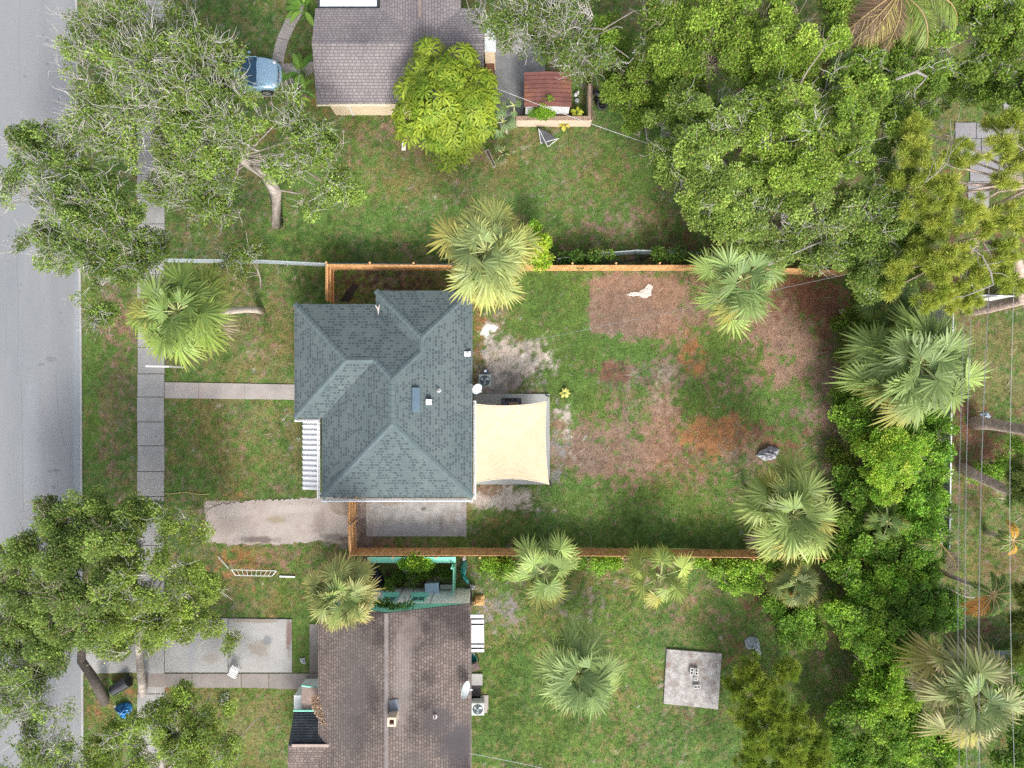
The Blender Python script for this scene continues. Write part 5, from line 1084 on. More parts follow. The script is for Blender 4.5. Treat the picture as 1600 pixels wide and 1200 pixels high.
tree('oak_tree', 'oak with pale leaning trunk exposed on the north lawn', [(433, 350, 0, .36), (430, 300, 2.4, .33), (415, 272, 4.2, .29), (388, 256, 5.6, .25), (370, 244, 6.6, .18)],
     [(300, 205, 46, 7.8), (350, 195, 46, 8.4), (400, 175, 40, 8), (445, 170, 34, 7.6), (470, 205, 42, 7.4), (505, 232, 36, 7), (515, 280, 34, 6.4), (490, 312, 36, 6), (445, 235, 36, 7.8), (300, 258, 44, 7.4), (345, 270, 36, 7.6), (310, 308, 40, 6.6), (270, 235, 34, 7.4), (355, 322, 30, 6.2), (372, 212, 34, 8.2), (402, 232, 26, 8.0), (348, 238, 30, 8.0), (415, 262, 18, 7.6), (250, 300, 32, 6.2), (545, 305, 18, 5.6), (470, 270, 28, 7)], OK0, OK1, go, seed=3, bare=.62, dens=.95)
tree('young_oak', 'thin low oak branch with sparse leaves east of the front palm crown', [(407, 452, 0, .05), (407, 436, 1.2, .045), (402, 420, 2.2, .04)], [(380, 395, 22, 3.4), (350, 410, 20, 3.2), (370, 430, 14, 2.8), (400, 388, 15, 3)], OK0, (.2, .25, .05), go, seed=4, bare=.2, dens=.8, rc=(.2, .35), twr=.5)
gb = 'oaks at the lower left'
tree('oak_tree', 'dark green oak spreading over the road edge at the lower left', [(163, 1098, 0, .27), (146, 1060, 1.9, .25), (127, 1032, 3.6, .21), (128, 1000, 4.8, .17), (130, 960, 6.0, .13)],
     [(40, 868, 36, 6.4), (92, 820, 38, 6.6), (145, 800, 34, 6.6), (110, 870, 46, 7.2), (165, 860, 44, 7.4), (50, 930, 44, 6.8), (110, 940, 50, 7.4), (165, 925, 42, 7.4), (30, 985, 40, 6.2), (85, 1000, 42, 6.8), (20, 905, 26, 6), (8, 860, 20, 5.8), (70, 790, 16, 6), (232, 800, 16, 6), (60, 1040, 22, 6), (200, 812, 30, 6.6), (135, 985, 30, 6.8)], (.150, .210, .058), (.280, .355, .095), gb, seed=5, bare=.14, bark=BARKD, twig=TWIGD, dens=1.0, gap=0.16)
tree('oak_tree', 'brighter green oak between the road oak and the slatted white frame', [(222, 1085, 0, .24), (219, 1040, 2.2, .21), (216, 1000, 4.0, .17), (222, 950, 5.6, .12)],
     [(215, 855, 40, 7), (258, 838, 36, 6.8), (300, 830, 26, 6), (190, 905, 38, 7.2), (240, 900, 44, 7.4), (285, 895, 34, 6.8), (320, 920, 26, 6), (200, 965, 40, 6.8), (250, 960, 40, 6.6), (295, 968, 30, 6), (340, 985, 22, 5.2), (175, 1010, 24, 6), (225, 1005, 26, 6), (365, 1000, 13, 4.8)], (.200, .260, .055), (.370, .445, .105), gb, seed=6, bare=.3, dens=.85, gap=0.20)
tree('oak_tree', 'sparse grey twigged oak in the lower left corner of the picture', [(40, 1290, 0, .3), (38, 1240, 2.4, .26), (42, 1180, 5, .18)],
     [(20, 1050, 36, 6), (65, 1060, 38, 6.4), (25, 1110, 40, 6.4), (78, 1115, 38, 6.6), (40, 1170, 42, 6.4), (95, 1170, 36, 6.2), (20, 1220, 40, 6), (90, 1225, 40, 6)], OK0, OK1, gb, seed=7, bare=.75, dens=.7, gap=0.26)
tree('oak_tree', 'low bright oak at the bottom border left of the black porch roof', [(255, 1260, 0, .2), (255, 1220, 2, .17), (250, 1180, 3.8, .12)],
     [(165, 1160, 34, 4.6), (205, 1140, 34, 4.8), (245, 1120, 32, 4.8), (210, 1190, 38, 4.8), (275, 1155, 36, 5), (320, 1125, 30, 4.6), (310, 1180, 36, 4.8), (160, 1205, 30, 4.6), (360, 1165, 20, 4.2), (285, 1090, 22, 4.4), (355, 1100, 14, 4)], (.190, .255, .050), (.350, .435, .090), gb, seed=8, bare=.2, dens=.75, gap=0.22)
# bare branches by the slatted frame
def branch_thing(name, label, pts, rad, mat, twigs=0, cat='branch', seed=0):
    r_ = np.random.RandomState(seed); rad = [x * .6 for x in rad]; t = [P(*q) for q in pts]; m = MB().tube(t, rad, 6); n_ = twigs
    if n_:
        A = []; B = []
        for k_ in range(n_):
            i = r_.randint(0, len(t) - 1); f = r_.rand(); a = t[i] + (t[i + 1] - t[i]) * f; d = Vector(r_.normal(size=3)); d.z = abs(d.z) * .3; d = (d.normalized() + (t[i + 1] - t[i]).normalized() * .7) * r_.uniform(.3, .9)
            m.tube([a, a + d * .5 + Vector(r_.normal(size=3) * .06), a + d], [rad[min(i, len(rad) - 1)] * .4, .014, .007], 4)
    o = m.build(name, mat); tag(o, label, cat); return o
branch_thing('dead_branch', 'bare grey branch reaching north east over the rusty leaf strip', [(228, 893, 5), (245, 868, 5.2), (258, 856, 5.3), (280, 844, 5.4)], [.09, .07, .05, .02], LIMB, 8, seed=1)
branch_thing('dead_branch', 'bare grey branch across the oak crown north of the neighbour driveway', [(250, 945, 4.6), (290, 925, 4.8), (315, 905, 4.8), (345, 880, 4.8)], [.07, .05, .04, .015], LIMB, 16, seed=2)
branch_thing('dead_branch', 'long pale branch over the grass below the white plastic chair', [(262, 1158, 4), (300, 1133, 4), (318, 1108, 4), (328, 1085, 4)], [.06, .05, .03, .012], LIMB, 10, seed=3)
branch_thing('dead_branch', 'long pale branch at the bottom border left of the black porch roof', [(335, 1210, 3.6), (352, 1168, 3.8), (378, 1148, 3.8), (402, 1122, 3.8)], [.07, .06, .04, .015], LIMB, 8, seed=4)

# ---- trees to the north and east
gn = 'broadleaf trees filling the upper right'
tree('oak_tree', 'oak with white bare twigs above the rusty shed roof', [(905, 70, 0, .3), (900, 55, 2.5, .26), (895, 35, 5, .2)],
     [(752, 10, 30, 6.5), (790, 32, 36, 7), (838, 20, 42, 7.6), (842, 66, 32, 7), (885, 50, 46, 8), (925, 20, 44, 8), (935, 75, 40, 7.6), (975, 35, 42, 7.8), (905, 100, 30, 6.6), (985, 85, 30, 6.8), (880, -10, 40, 7.6), (1010, 10, 34, 7.4), (785, 70, 14, 6)], OK0, (.17, .23, .06), gn, seed=11, bare=.85)
tree('broadleaf_tree', 'mid green tree just east of the white twigged oak', [(1080, 120, 0, .25), (1075, 100, 3, .2), (1075, 70, 5.5, .15)],
     [(1040, 30, 44, 7), (1090, 20, 48, 7.5), (1140, 35, 46, 7.4), (1060, 85, 46, 7), (1115, 90, 48, 7.4), (1010, 120, 36, 5.6), (1060, 145, 40, 5.8), (1160, 85, 40, 7), (975, 145, 30, 4.2), (1000, 175, 26, 4)], GR0, GR1, gn, seed=12, bare=.1, dens=1.05, twig=TWIGD)
tree('broadleaf_tree', 'bright tree crown beside the brown drooping palm at the top', [(1240, 110, 0, .25), (1240, 90, 3, .2), (1240, 60, 6, .15)],
     [(1195, 20, 46, 8), (1250, 15, 46, 8.4), (1215, 75, 46, 8.2), (1275, 65, 44, 8.2), (1310, 25, 34, 7.8), (1180, 60, 36, 7.8), (1180, 120, 36, 7.4), (1245, 120, 30, 7.4)], (.200, .290, .045), (.390, .500, .090), gn, seed=13, bare=.08, dens=1.1, twig=TWIGD)
tree('broadleaf_tree', 'large tree crown bordering the north lawn, west edge of the wood', [(1130, 260, 0, .3), (1120, 250, 3, .25), (1115, 235, 6, .18)],
     [(1040, 205, 36, 6.4), (1075, 180, 44, 7.4), (1125, 165, 46, 8), (1050, 255, 36, 6.8), (1095, 230, 48, 8), (1150, 220, 46, 8.2), (1075, 290, 40, 7.2), (1125, 280, 46, 8), (1090, 330, 34, 6.6), (1135, 335, 40, 7), (1170, 275, 36, 7.8)], (.215, .285, .068), (.385, .475, .125), gn, seed=14, bare=.16, dens=1.1)
tree('broadleaf_tree', 'bright dense tree crown in the middle of the upper right wood', [(1270, 250, 0, .32), (1262, 240, 3, .27), (1258, 215, 6.5, .2)],
     [(1195, 170, 44, 8.4), (1250, 170, 44, 8.8), (1300, 150, 44, 8.6), (1215, 225, 46, 8.8), (1275, 215, 48, 9.2), (1325, 200, 40, 8.6), (1240, 275, 44, 8.8), (1295, 270, 42, 8.8), (1340, 245, 34, 8.2), (1195, 260, 30, 8)], (.195, .280, .048), (.380, .480, .090), gn, seed=15, bare=.12, dens=1.1)
tree('broadleaf_tree', 'grey green tree crown hanging over the north fence by the broad palm', [(1235, 378, 0, .25), (1225, 368, 3, .22), (1222, 352, 5.5, .16)],
     [(1150, 330, 30, 6.8), (1180, 330, 40, 7.4), (1185, 375, 30, 6.4), (1230, 335, 44, 7.6), (1235, 385, 34, 6.6), (1280, 330, 44, 7.8), (1290, 380, 36, 7), (1330, 320, 40, 7.8), (1270, 405, 22, 6), (1215, 300, 36, 7.8), (1150, 370, 22, 6)], (.185, .245, .066), (.330, .405, .118), gn, seed=16, bare=.22, dens=1.05)
tree('broadleaf_tree', 'tree crown over the far north east corner of the board fence', [(1400, 400, 0, .25), (1390, 390, 3, .22), (1385, 370, 6, .16)],
     [(1345, 365, 40, 7.4), (1395, 345, 42, 8), (1360, 415, 36, 6.8), (1400, 400, 36, 7.2), (1430, 360, 34, 7.4), (1320, 395, 30, 6.4), (1385, 300, 40, 8), (1345, 430, 26, 6), (1430, 420, 26, 6.4), (1360, 455, 20, 5.6)], (.165, .235, .055), (.305, .390, .095), gn, seed=17, bare=.15, dens=1.0)
tree('broadleaf_tree', 'dark green tree crown right of the drooping brown palm, top border', [(1420, 150, 0, .3), (1415, 140, 3, .25), (1412, 110, 6, .18)],
     [(1350, 110, 40, 7.6), (1390, 80, 34, 7.2), (1400, 130, 38, 7.6), (1445, 110, 40, 7.8), (1350, 165, 40, 8), (1395, 190, 38, 7.6), (1440, 165, 32, 7), (1370, 240, 34, 7.6), (1480, 90, 36, 7.4), (1485, 140, 28, 6.6)], (.155, .235, .040), (.320, .430, .075), gn, seed=18, bare=.16, dens=1.05)
tree('broadleaf_tree', 'dark tree crown filling the upper right corner of the picture', [(1600, 120, 0, .3), (1595, 100, 3, .25), (1590, 70, 6, .18)],
     [(1480, 25, 40, 7.4), (1530, 40, 44, 7.8), (1585, 30, 44, 8), (1520, 95, 36, 7.2), (1570, 85, 42, 7.6), (1540, 140, 32, 6.4), (1590, 140, 38, 7), (1640, 60, 44, 8), (1540, -10, 40, 7.6), (1625, 120, 40, 7)], (.145, .220, .038), (.300, .400, .070), gn, seed=19, bare=.14, dens=1.05)
tree('understorey_tree', 'low dark tree between the north lawn and the big crowns', [(1010, 200, 0, .12), (1008, 190, 1.2, .1), (1006, 180, 2, .08)],
     [(960, 105, 30, 3.2), (1000, 210, 26, 2.6), (1020, 165, 34, 3.4), (950, 60, 34, 4), (1030, 260, 20, 2.2), (985, 130, 30, 3)], (.130, .210, .032), (.260, .370, .062), gn, seed=20, bare=.05, dens=1.1, twig=TWIGD)
branch_thing('dead_branch', 'looped bare grey limb in the upper right canopy', [(1400, 124, 8.6), (1415, 118, 8.9), (1432, 112, 9), (1448, 120, 9), (1440, 130, 8.8), (1430, 140, 8.6), (1428, 152, 8.4)], [.09, .10, .11, .10, .07, .05, .03], LIMB, 3, seed=5)
branch_thing('dead_branch', 'long bare limb lying over the gap in the crowns above the palm', [(1200, 414, 6.5), (1235, 398, 7), (1265, 385, 7.4), (1285, 377, 7.6), (1310, 378, 7.6)], [.07, .07, .06, .04, .02], LIMB, 6, seed=6)
branch_thing('dead_branch', 'bare brown branches sticking out over the dark gap top right', [(1222, 175, 9), (1245, 140, 9.2), (1262, 110, 9.3), (1290, 72, 9.2)], [.12, .09, .06, .03], TWIGD, 12, seed=7)

# ---- bright umbrella tree in front of the north house
def whorls(C_, Nn, Ll, r_, c0, c1, hw=.16, k=11, droop=.22):
    n = len(C_); I = np.repeat(np.arange(n), k); ph = np.tile(np.arange(k) * 2 * math.pi / k, n) + r_.rand(n)[I] * 6 + r_.normal(size=n * k) * .12
    a = unit(np.cross(Nn, [0.3, .1, 1.0])); b_ = np.cross(Nn, a); d = a[I] * np.cos(ph)[:, None] + b_[I] * np.sin(ph)[:, None]; L_ = Ll[I] * r_.uniform(.8, 1.15, n * k)
    W_ = L_ * hw; S = np.cross(d, Nn[I]); base = C_[I] + d * .05; dn = np.array([0, 0, -1.]); m1 = base + d * (L_ * .45)[:, None] + dn * (L_ * droop * .15)[:, None]; m2 = base + d * (L_ * .8)[:, None] + dn * (L_ * droop * .7)[:, None]; tip = base + d * (L_ * .98)[:, None] + dn * (L_ * droop * 1.3)[:, None]
    up = Nn[I] * (W_ * .35)[:, None]; w1 = S * W_[:, None]; w2 = S * (W_ * .85)[:, None]
    V = np.stack([base, m1 + w1 + up, m1, m1 - w1 + up, m2 + w2 + up, m2, m2 - w2 + up, tip], 1).reshape(-1, 3); q = (np.arange(n * k) * 8)[:, None]
    F = np.concatenate([q + np.array(f) for f in ((0, 1, 2, 2), (0, 2, 3, 3), (1, 4, 5, 2), (2, 5, 6, 3), (4, 7, 5, 5), (5, 7, 6, 6))])
    mx = np.clip(r_.rand(n)[I] * .7 + r_.rand(n * k) * .3, 0, 1)[:, None]; col = np.array(c0) * (1 - mx) + np.array(c1) * mx; return V, F, np.repeat(np.clip(col * (1 + .12 * r_.normal(size=(n * k, 1))), .01, .8), 8, 0)
def npmesh_mixed(name, V, F, mat, parent, col):
    tri = F[:, 2] == F[:, 3]; T = F[tri][:, :3]; Qd = F[~tri]
    b = np.array(base_of(parent)); me = bpy.data.meshes.new(name); V = np.asarray(V, np.float32) - b.astype(np.float32)
    loops = np.concatenate([T.ravel(), Qd.ravel()]).astype(np.int32); tot = np.concatenate([np.full(len(T), 3), np.full(len(Qd), 4)]).astype(np.int32); st = np.concatenate([[0], np.cumsum(tot)[:-1]]).astype(np.int32)
    me.vertices.add(len(V)); me.vertices.foreach_set('co', V.ravel()); me.loops.add(len(loops)); me.loops.foreach_set('vertex_index', loops)
    me.polygons.add(len(tot)); me.polygons.foreach_set('loop_start', st); me.polygons.foreach_set('loop_total', tot)
    ca = me.color_attributes.new('Col', 'FLOAT_COLOR', 'POINT'); cc = np.ones((len(V), 4), np.float32); cc[:, :3] = col; ca.data.foreach_set('color', cc.ravel()); me.materials.append(mat); me.update()
    o = bpy.data.objects.new(name, me); reg(o, parent); return o
r_ = np.random.RandomState(5); lob = [(672, 82, 23, 4.6), (718, 96, 27, 4.8), (660, 112, 26, 4.8), (700, 125, 36, 5.4), (645, 142, 28, 4.6), (745, 135, 30, 4.8), (680, 160, 42, 5.6), (735, 165, 38, 5.2), (648, 180, 32, 4.4), (705, 200, 42, 5.0), (665, 205, 28, 4.2), (745, 190, 28, 4.4), (700, 240, 26, 3.8), (640, 205, 18, 3.8), (720, 222, 28, 4.0), (762, 150, 17, 4.2)]
t = thing('umbrella_tree', 'bright yellow green tree of star shaped leaf whorls beside the grey roof', 'tree', P(700, 205, 0)); mb = MB(); mb.tube([P(700, 205, -.1), P(702, 195, 2), P(700, 180, 3.6)], [.16, .13, .1], 8); Cs = []; Ns = []
for px, py, rp, z_ in lob:
    c = np.array(P(px, py, z_)); Rr = rp * (H - z_) / FOC; mb.tube([P(702, 195, 2), Vector((c + np.array([0, 0, -.8])) * .6 + np.array(P(702, 195, 2)) * .4), Vector(c) - Vector((0, 0, .3))], [.08, .06, .03], 6)
    n = int(26 * (Rr / .9) ** 2); d = unit(r_.normal(size=(n, 3))); d[:, 2] = np.abs(d[:, 2]) * .9 + .02; d = unit(d); Cs.append(c + d * np.array([Rr, Rr, Rr * .8]) * r_.uniform(.8, 1.0, (n, 1)) * .93); Ns.append(unit(d * .7 + np.array([0, 0, .6]) + r_.normal(size=(n, 3)) * .12))
mb.build('trunk', BARKPINE, t, smooth=True); Cs = np.concatenate(Cs); Ns = np.concatenate(Ns); V, F, Cc = whorls(Cs, Ns, r_.uniform(.36, .50, len(Cs)), r_, (.11, .225, .018), (.42, .50, .05), hw=.12, k=9); npmesh_mixed('crown', V, F, LEAF, t, Cc)

# ---- cabbage palms
def fan_palm(name, label, crown, Rp, z, base=None, nleaf=34, seed=0, cols=((.12, .19, .09), (.20, .28, .10)), tipc=(.42, .38, .10), oldc=(.45, .36, .26), tipf=.5, dead=3, lean=0, trunk_r=.17, group='cabbage palms in the yards', low=-.12, wild=.10, cat='palm tree', frondc=None):
    """crown (px,py) centre as photographed at height z; Rp radius in photograph pixels"""
    r_ = np.random.RandomState(seed + 300); top = P(crown[0], crown[1], z); b0 = P(base[0], base[1], 0) if base else Vector((top.x + r_.uniform(-.2, .2), top.y + r_.uniform(-.2, .2), 0))
    t = thing(name, label, cat, b0, group=group); R_ = Rp * 1.10 * (H - z) / FOC; pts = []; n_ = 9
    for k in range(n_): f = k / (n_ - 1); s = f * f * (3 - 2 * f) if lean else f; pts.append(Vector((b0.x + (top.x - b0.x) * s, b0.y + (top.y - b0.y) * s, (z - .15) * f - (.05 if k == 0 else 0))))
    MB().tube(pts, [trunk_r * (1.25 if k == 0 else 1) * (1 + .05 * (k % 2)) for k in range(n_)], 12).build('trunk', BARKP, t, smooth=True)
    Vs = []; Fs = []; Cs = []; dV = []; dF = []; dC = []; nv = 0; dn = 0; pet = MB()
    for i in range(nleaf + dead):
        isdead = i >= nleaf; f = min(1, i / max(nleaf - 1, 1)); az = i * 2.39996 + r_.normal() * .3
        el = 1.15 - (1.15 - low) * f ** .8 + r_.normal() * (wild + .08)
        if isdead: el = r_.uniform(-.9, -.3)
        pl = R_ * (.22 + .42 * f ** .8) * r_.uniform(.75, 1.2); bl = R_ * (.40 + .12 * f) * r_.uniform(.85, 1.15)
        if isdead: bl *= .8
        d = np.array([math.cos(az) * math.cos(el), math.sin(az) * math.cos(el), math.sin(el)]); c = np.array(top) + np.array([0, 0, .1])
        p1 = c + d * pl * .5; el2 = el - .30; d2 = np.array([math.cos(az) * math.cos(el2), math.sin(az) * math.cos(el2), math.sin(el2)]); hp = p1 + d2 * pl * .55
        pet.tube([c, p1, hp], [.042, .034, .026], 4, False)
        tw = r_.normal() * .6; el3 = el2 - .38 - .05 * f + r_.normal() * .15; fv = np.array([math.cos(az) * math.cos(el3), math.sin(az) * math.cos(el3), math.sin(el3)]); sv = np.array([-math.sin(az), math.cos(az), 0]); uv = np.cross(fv, sv); sv, uv = sv * math.cos(tw) + uv * math.sin(tw), uv * math.cos(tw) - sv * math.sin(tw)
        ns = 27; span = 1.95 + .3 * r_.rand(); th = np.linspace(-span, span, ns) + r_.normal(size=ns) * .03; pitch = 2 * span / ns; Ls = bl * (.62 + .38 * np.cos(th * .62)) * r_.uniform(.74, 1.10, ns)
        rows = np.array([.04, .34, .58, .80, 1.0]); hw_ = np.array([.04, .34, .50, .30, .02]) * np.tan(pitch / 2) * 1.0
        dd = np.cos(th)[:, None] * fv + np.sin(th)[:, None] * sv; ww = -np.sin(th)[:, None] * fv + np.cos(th)[:, None] * sv
        fold = (.22 + .20 * f + (.5 if isdead else 0)) * np.abs(np.sin(th * .6)) ** 1.2; rr_ = rows[None, :] * Ls[:, None]
        cen = hp + dd[:, None, :] * rr_[..., None] - uv * (fold[:, None] * rr_ * .9)[..., None] + np.array([0, 0, -1.]) * ((.08 + .18 * f * r_.uniform(.6, 1.3, (ns, 1))) * (rr_ ** 2) / max(bl, .1))[..., None]
        alt = (np.arange(ns) % 2 * 2 - 1)[:, None, None] * uv * (.30 * hw_ * bl)[None, :, None]
        wv = ww[:, None, :] * (hw_ * bl)[None, :, None]; V = np.stack([cen - wv - alt, cen + wv + alt], 2); V = V.reshape(-1, 3); K = 10; q = (np.arange(ns) * K)[:, None]
        F = np.concatenate([q + np.array([k_ * 2, k_ * 2 + 1, k_ * 2 + 3, k_ * 2 + 2]) for k_ in range(4)])
        base_c = np.array(cols[0]) * (1 - f) + np.array(cols[1]) * f if not frondc else np.array(frondc); base_c = base_c * r_.uniform(.75, 1.25) * (1 + .14 * r_.normal(size=(ns, 1, 1)))
        tf = np.clip((rows - .45) / .55, 0, 1)[None, :, None] * tipf * (.25 + .75 * f) * r_.uniform(.5, 1.3)
        cc = base_c * (1 - tf) + np.array(tipc) * tf
        yl = r_.rand() < .12 * (f > .5)
        if yl: cc = cc * .4 + np.array([.40, .33, .08]) * .6
        if isdead: cc = np.array(oldc) * r_.uniform(.7, 1.15) * np.ones((ns, 5, 1)) * (1 + .15 * r_.normal(size=(ns, 1, 1)))
        cc = np.repeat(cc[:, :, None, :], 2, 2).reshape(-1, 3) if cc.shape[1] == 5 else np.repeat(np.repeat(cc, 5, 1)[:, :, None, :], 2, 2).reshape(-1, 3)
        if isdead: dV.append(V); dF.append(F + dn); dC.append(cc); dn += len(V)
        else: Vs.append(V); Fs.append(F + nv); Cs.append(cc); nv += len(V)
    cr = npmesh('crown', np.concatenate(Vs), np.concatenate(Fs), FROND, t, np.clip(np.concatenate(Cs), .01, .8))
    pet.build('petioles', pm('petiole_green', (.38, .42, .17), .15, 3, .6), cr)
    if dV: npmesh('dead_fronds', np.concatenate(dV), np.concatenate(dF), FROND, t, np.clip(np.concatenate(dC), .01, .8))
    return t
fan_palm('palm_tree', 'leaning palm with long bare trunk beside the sidewalk', (280, 487), 80, 9.2, base=(409, 486), nleaf=43, seed=1, dead=6, lean=1, tipf=.5, cols=((0.165, 0.255, 0.066), (0.232, 0.340, 0.065)))
fan_palm('palm_tree', 'big palm overhanging the north east corner of the teal roof', (760, 394), 82, 8.5, nleaf=50, seed=2, dead=4, tipf=.85, cols=((0.244, 0.322, 0.124), (0.368, 0.432, 0.128)), tipc=(.55, .46, .12))
fan_palm('palm_tree', 'broad loose palm over the north board fence near the east end', (1158, 438), 80, 5.2, nleaf=24, seed=3, dead=1, tipf=.4, cols=((0.161, 0.253, 0.085), (0.341, 0.464, 0.131)), wild=.2, low=-.3)
fan_palm('palm_tree', 'largest dense palm at the east edge above the thicket', (1432, 570), 93, 5.4, nleaf=65, seed=4, dead=4, tipf=.3, cols=((0.180, 0.261, 0.090), (0.273, 0.371, 0.109)), tipc=(.34, .34, .14), oldc=(.42, .37, .32))
fan_palm('palm_tree', 'palm at the south east end of the fenced yard', (1236, 802), 80, 6.0, nleaf=41, seed=5, dead=3, tipf=.6, cols=((0.202, 0.283, 0.080), (0.328, 0.419, 0.119)), wild=.16)
fan_palm('palm_tree', 'frayed palm at the corner between the orange fence and brown roof', (535, 930), 60, 6.6, nleaf=46, seed=6, dead=7, tipf=1.0, cols=((0.187, 0.268, 0.080), (0.300, 0.326, 0.101)), tipc=(.55, .42, .15), oldc=(.48, .38, .30))
fan_palm('palm_tree', 'small open palm just south of the orange fence, nearest the brown roofed house', (850, 893), 62, 3.4, nleaf=19, seed=7, dead=0, tipf=.4, cols=((0.216, 0.316, 0.096), (0.359, 0.478, 0.131)), trunk_r=.12, wild=.2)
fan_palm('palm_tree', 'small open palm south of the orange fence, halfway along it', (1032, 899), 55, 3.0, nleaf=15, seed=8, dead=1, tipf=.5, cols=((0.253, 0.334, 0.085), (0.410, 0.510, 0.121)), trunk_r=.11, wild=.2)
fan_palm('palm_tree', 'bluish green palm on the grass west of the square slab', (905, 1050), 80, 4.8, nleaf=29, seed=9, dead=1, tipf=.35, cols=((0.180, 0.269, 0.096), (0.324, 0.432, 0.131)), trunk_r=.14, wild=.2)
fan_palm('palm_tree', 'ragged brown edged palm near the lower right corner', (1518, 1085), 88, 6.4, nleaf=41, seed=10, dead=12, tipf=1.0, cols=((0.216, 0.308, 0.115), (0.341, 0.353, 0.119)), tipc=(.52, .38, .24), oldc=(.52, .42, .37), low=-.3)
fan_palm('palm_tree', 'dull low palm with orange dead leaves at the north side of the thicket', (1243, 910), 42, 2.6, nleaf=20, seed=11, dead=3, tipf=.6, cols=((0.118, 0.174, 0.052), (0.181, 0.237, 0.067)), tipc=(.5, .38, .12), oldc=(.5, .28, .08), trunk_r=.12, wild=.2)
fan_palm('palm_tree', 'dark palm half under the pine above the largest palm', (1395, 470), 50, 3.8, nleaf=27, seed=12, dead=2, tipf=.3, cols=((0.086, 0.148, 0.048), (0.178, 0.274, 0.065)))
fan_palm('palm_tree', 'low palm sunk in the thicket east of the yard palm', (1385, 815), 38, 2.6, nleaf=15, seed=13, dead=3, tipf=.3, cols=((0.101, 0.173, 0.044), (0.192, 0.288, 0.055)), trunk_r=.12)
fan_palm('palm_sapling', 'tiny blue green fan palm beside the cream garden wall', (787, 192), 26, 1.6, nleaf=9, seed=14, dead=1, tipf=.2, cols=((0.158, 0.242, 0.106), (0.192, 0.288, 0.119)), trunk_r=.08, cat='palm')
fan_palm('palm_sapling', 'tiny dark fan palm between umbrella tree and rusty shed', (803, 166), 20, 2.2, nleaf=5, seed=15, dead=0, tipf=.3, cols=((0.086, 0.162, 0.052), (0.151, 0.236, 0.083)), trunk_r=.06, cat='palm')
fan_palm('palm_sapling', 'small dim fan palm under the umbrella tree by the pale frame', (785, 240), 22, 1.2, nleaf=7, seed=16, dead=2, tipf=.3, cols=((0.086, 0.134, 0.044), (0.151, 0.196, 0.065)), trunk_r=.06, cat='palm')
fan_palm('palm_tree', 'slender dark palm crown half hidden in the upper right canopy', (1310, 110), 40, 7.4, nleaf=15, seed=17, dead=5, tipf=.4, cols=((0.071, 0.134, 0.035), (0.137, 0.196, 0.055)), oldc=(.30, .24, .2))
# feather palms
def feather_palm(name, label, crown, Rp, z, fr, seed, cols, group=None):
    """fr: [(azimuth degrees, length factor, colour index)]"""
    r_ = np.random.RandomState(seed + 500); top = P(crown[0], crown[1], z); t = thing(name, label, 'palm tree', (top.x, top.y, 0), group=group); MB().tube([(top.x, top.y, -.05), (top.x, top.y, z * .5), (top.x, top.y, z)], [.16, .13, .11], 10).build('trunk', BARKP, t, smooth=True)
    R_ = Rp * (H - z) / FOC; Vs = []; m = MB(); c = np.array(top)
    for az, lf, ci in fr:
        a = math.radians(az + r_.normal() * 6); L_ = R_ * lf * r_.uniform(.85, 1.1); hd = np.array([math.cos(a), math.sin(a), 0]); sp = []
        for k in range(15): f = k / 14; sp.append(c + hd * L_ * (f ** .92) + np.array([0, 0, L_ * (.35 * math.sin(f * 2.0) - .55 * f ** 2.2)]))
        m.tube(sp, [.035 * (1 - .7 * k / 14) for k in range(15)], 5); sp = np.array(sp); n = 74; f = np.linspace(.14, 1, n); ii = np.clip((f * 14).astype(int), 0, 13); b_ = sp[ii] + (sp[ii + 1] - sp[ii]) * (f * 14 - ii)[:, None]; tg = unit(sp[ii + 1] - sp[ii])
        for s_ in (-1, 1):
            sd = np.cross(tg, [0, 0, 1.]) * s_; D = unit(sd + tg * .75 + np.array([0, 0, -.35]) + r_.normal(size=(n, 3)) * .12); ll = L_ * .34 * np.sin(np.clip(f, 0, .97) * math.pi * .93) ** .6 * r_.uniform(.85, 1.1, n); V, F = leafquads(b_, D, np.tile([0, 0, 1.], (n, 1)), ll, np.full(n, .020), .4); Vs.append((V, F, np.repeat(np.array(cols[ci]) * r_.uniform(.7, 1.25, (n, 1)), 4, 0)))
    V, F, Cc = join(Vs); cr = npmesh('crown', V, F, FROND, t, Cc); m.build('ribs', pm('rib_tan', (.42, .30, .13), .2, 3, .6), cr); return t
gf = 'feather leaved palms at the east side'
feather_palm('feather_palm', 'big drooping palm with brown and yellow fronds at the top border', (1405, -12), 105, 8.5, [(214, 1.0, 1), (222, 1.0, 1), (230, .95, 1), (248, .9, 1), (262, .8, 1), (236, .9, 2), (285, .85, 0), (310, 1.1, 0), (330, 1.0, 0), (170, .8, 0), (20, .8, 0), (120, .8, 0)], 1, ((.22, .30, .06), (.24, .16, .10), (.40, .36, .12)), gf)
feather_palm('feather_palm', 'feather palm with one curled orange frond south of the fallen grey limb', (1550, 928), 46, 4.5, [(10, .8, 0), (40, .9, 0), (330, .8, 0), (300, .8, 0), (270, .9, 0), (240, .9, 2), (225, 1.0, 1), (210, .9, 1), (150, .8, 0), (90, .8, 0), (280, .7, 2)], 2, ((.13, .22, .04), (.50, .24, .05), (.36, .32, .06)), gf)
feather_palm('feather_palm', 'small young palm with two bright yellow leaves by the right border', (1583, 845), 30, 2.2, [(95, 1.0, 1), (85, .8, 1), (265, .9, 1), (200, .9, 0), (160, .8, 0), (20, 1.0, 0), (330, .9, 0), (235, .8, 0), (130, .7, 0)], 3, ((.17, .26, .05), (.60, .36, .05), (.3, .3, .05)), gf)
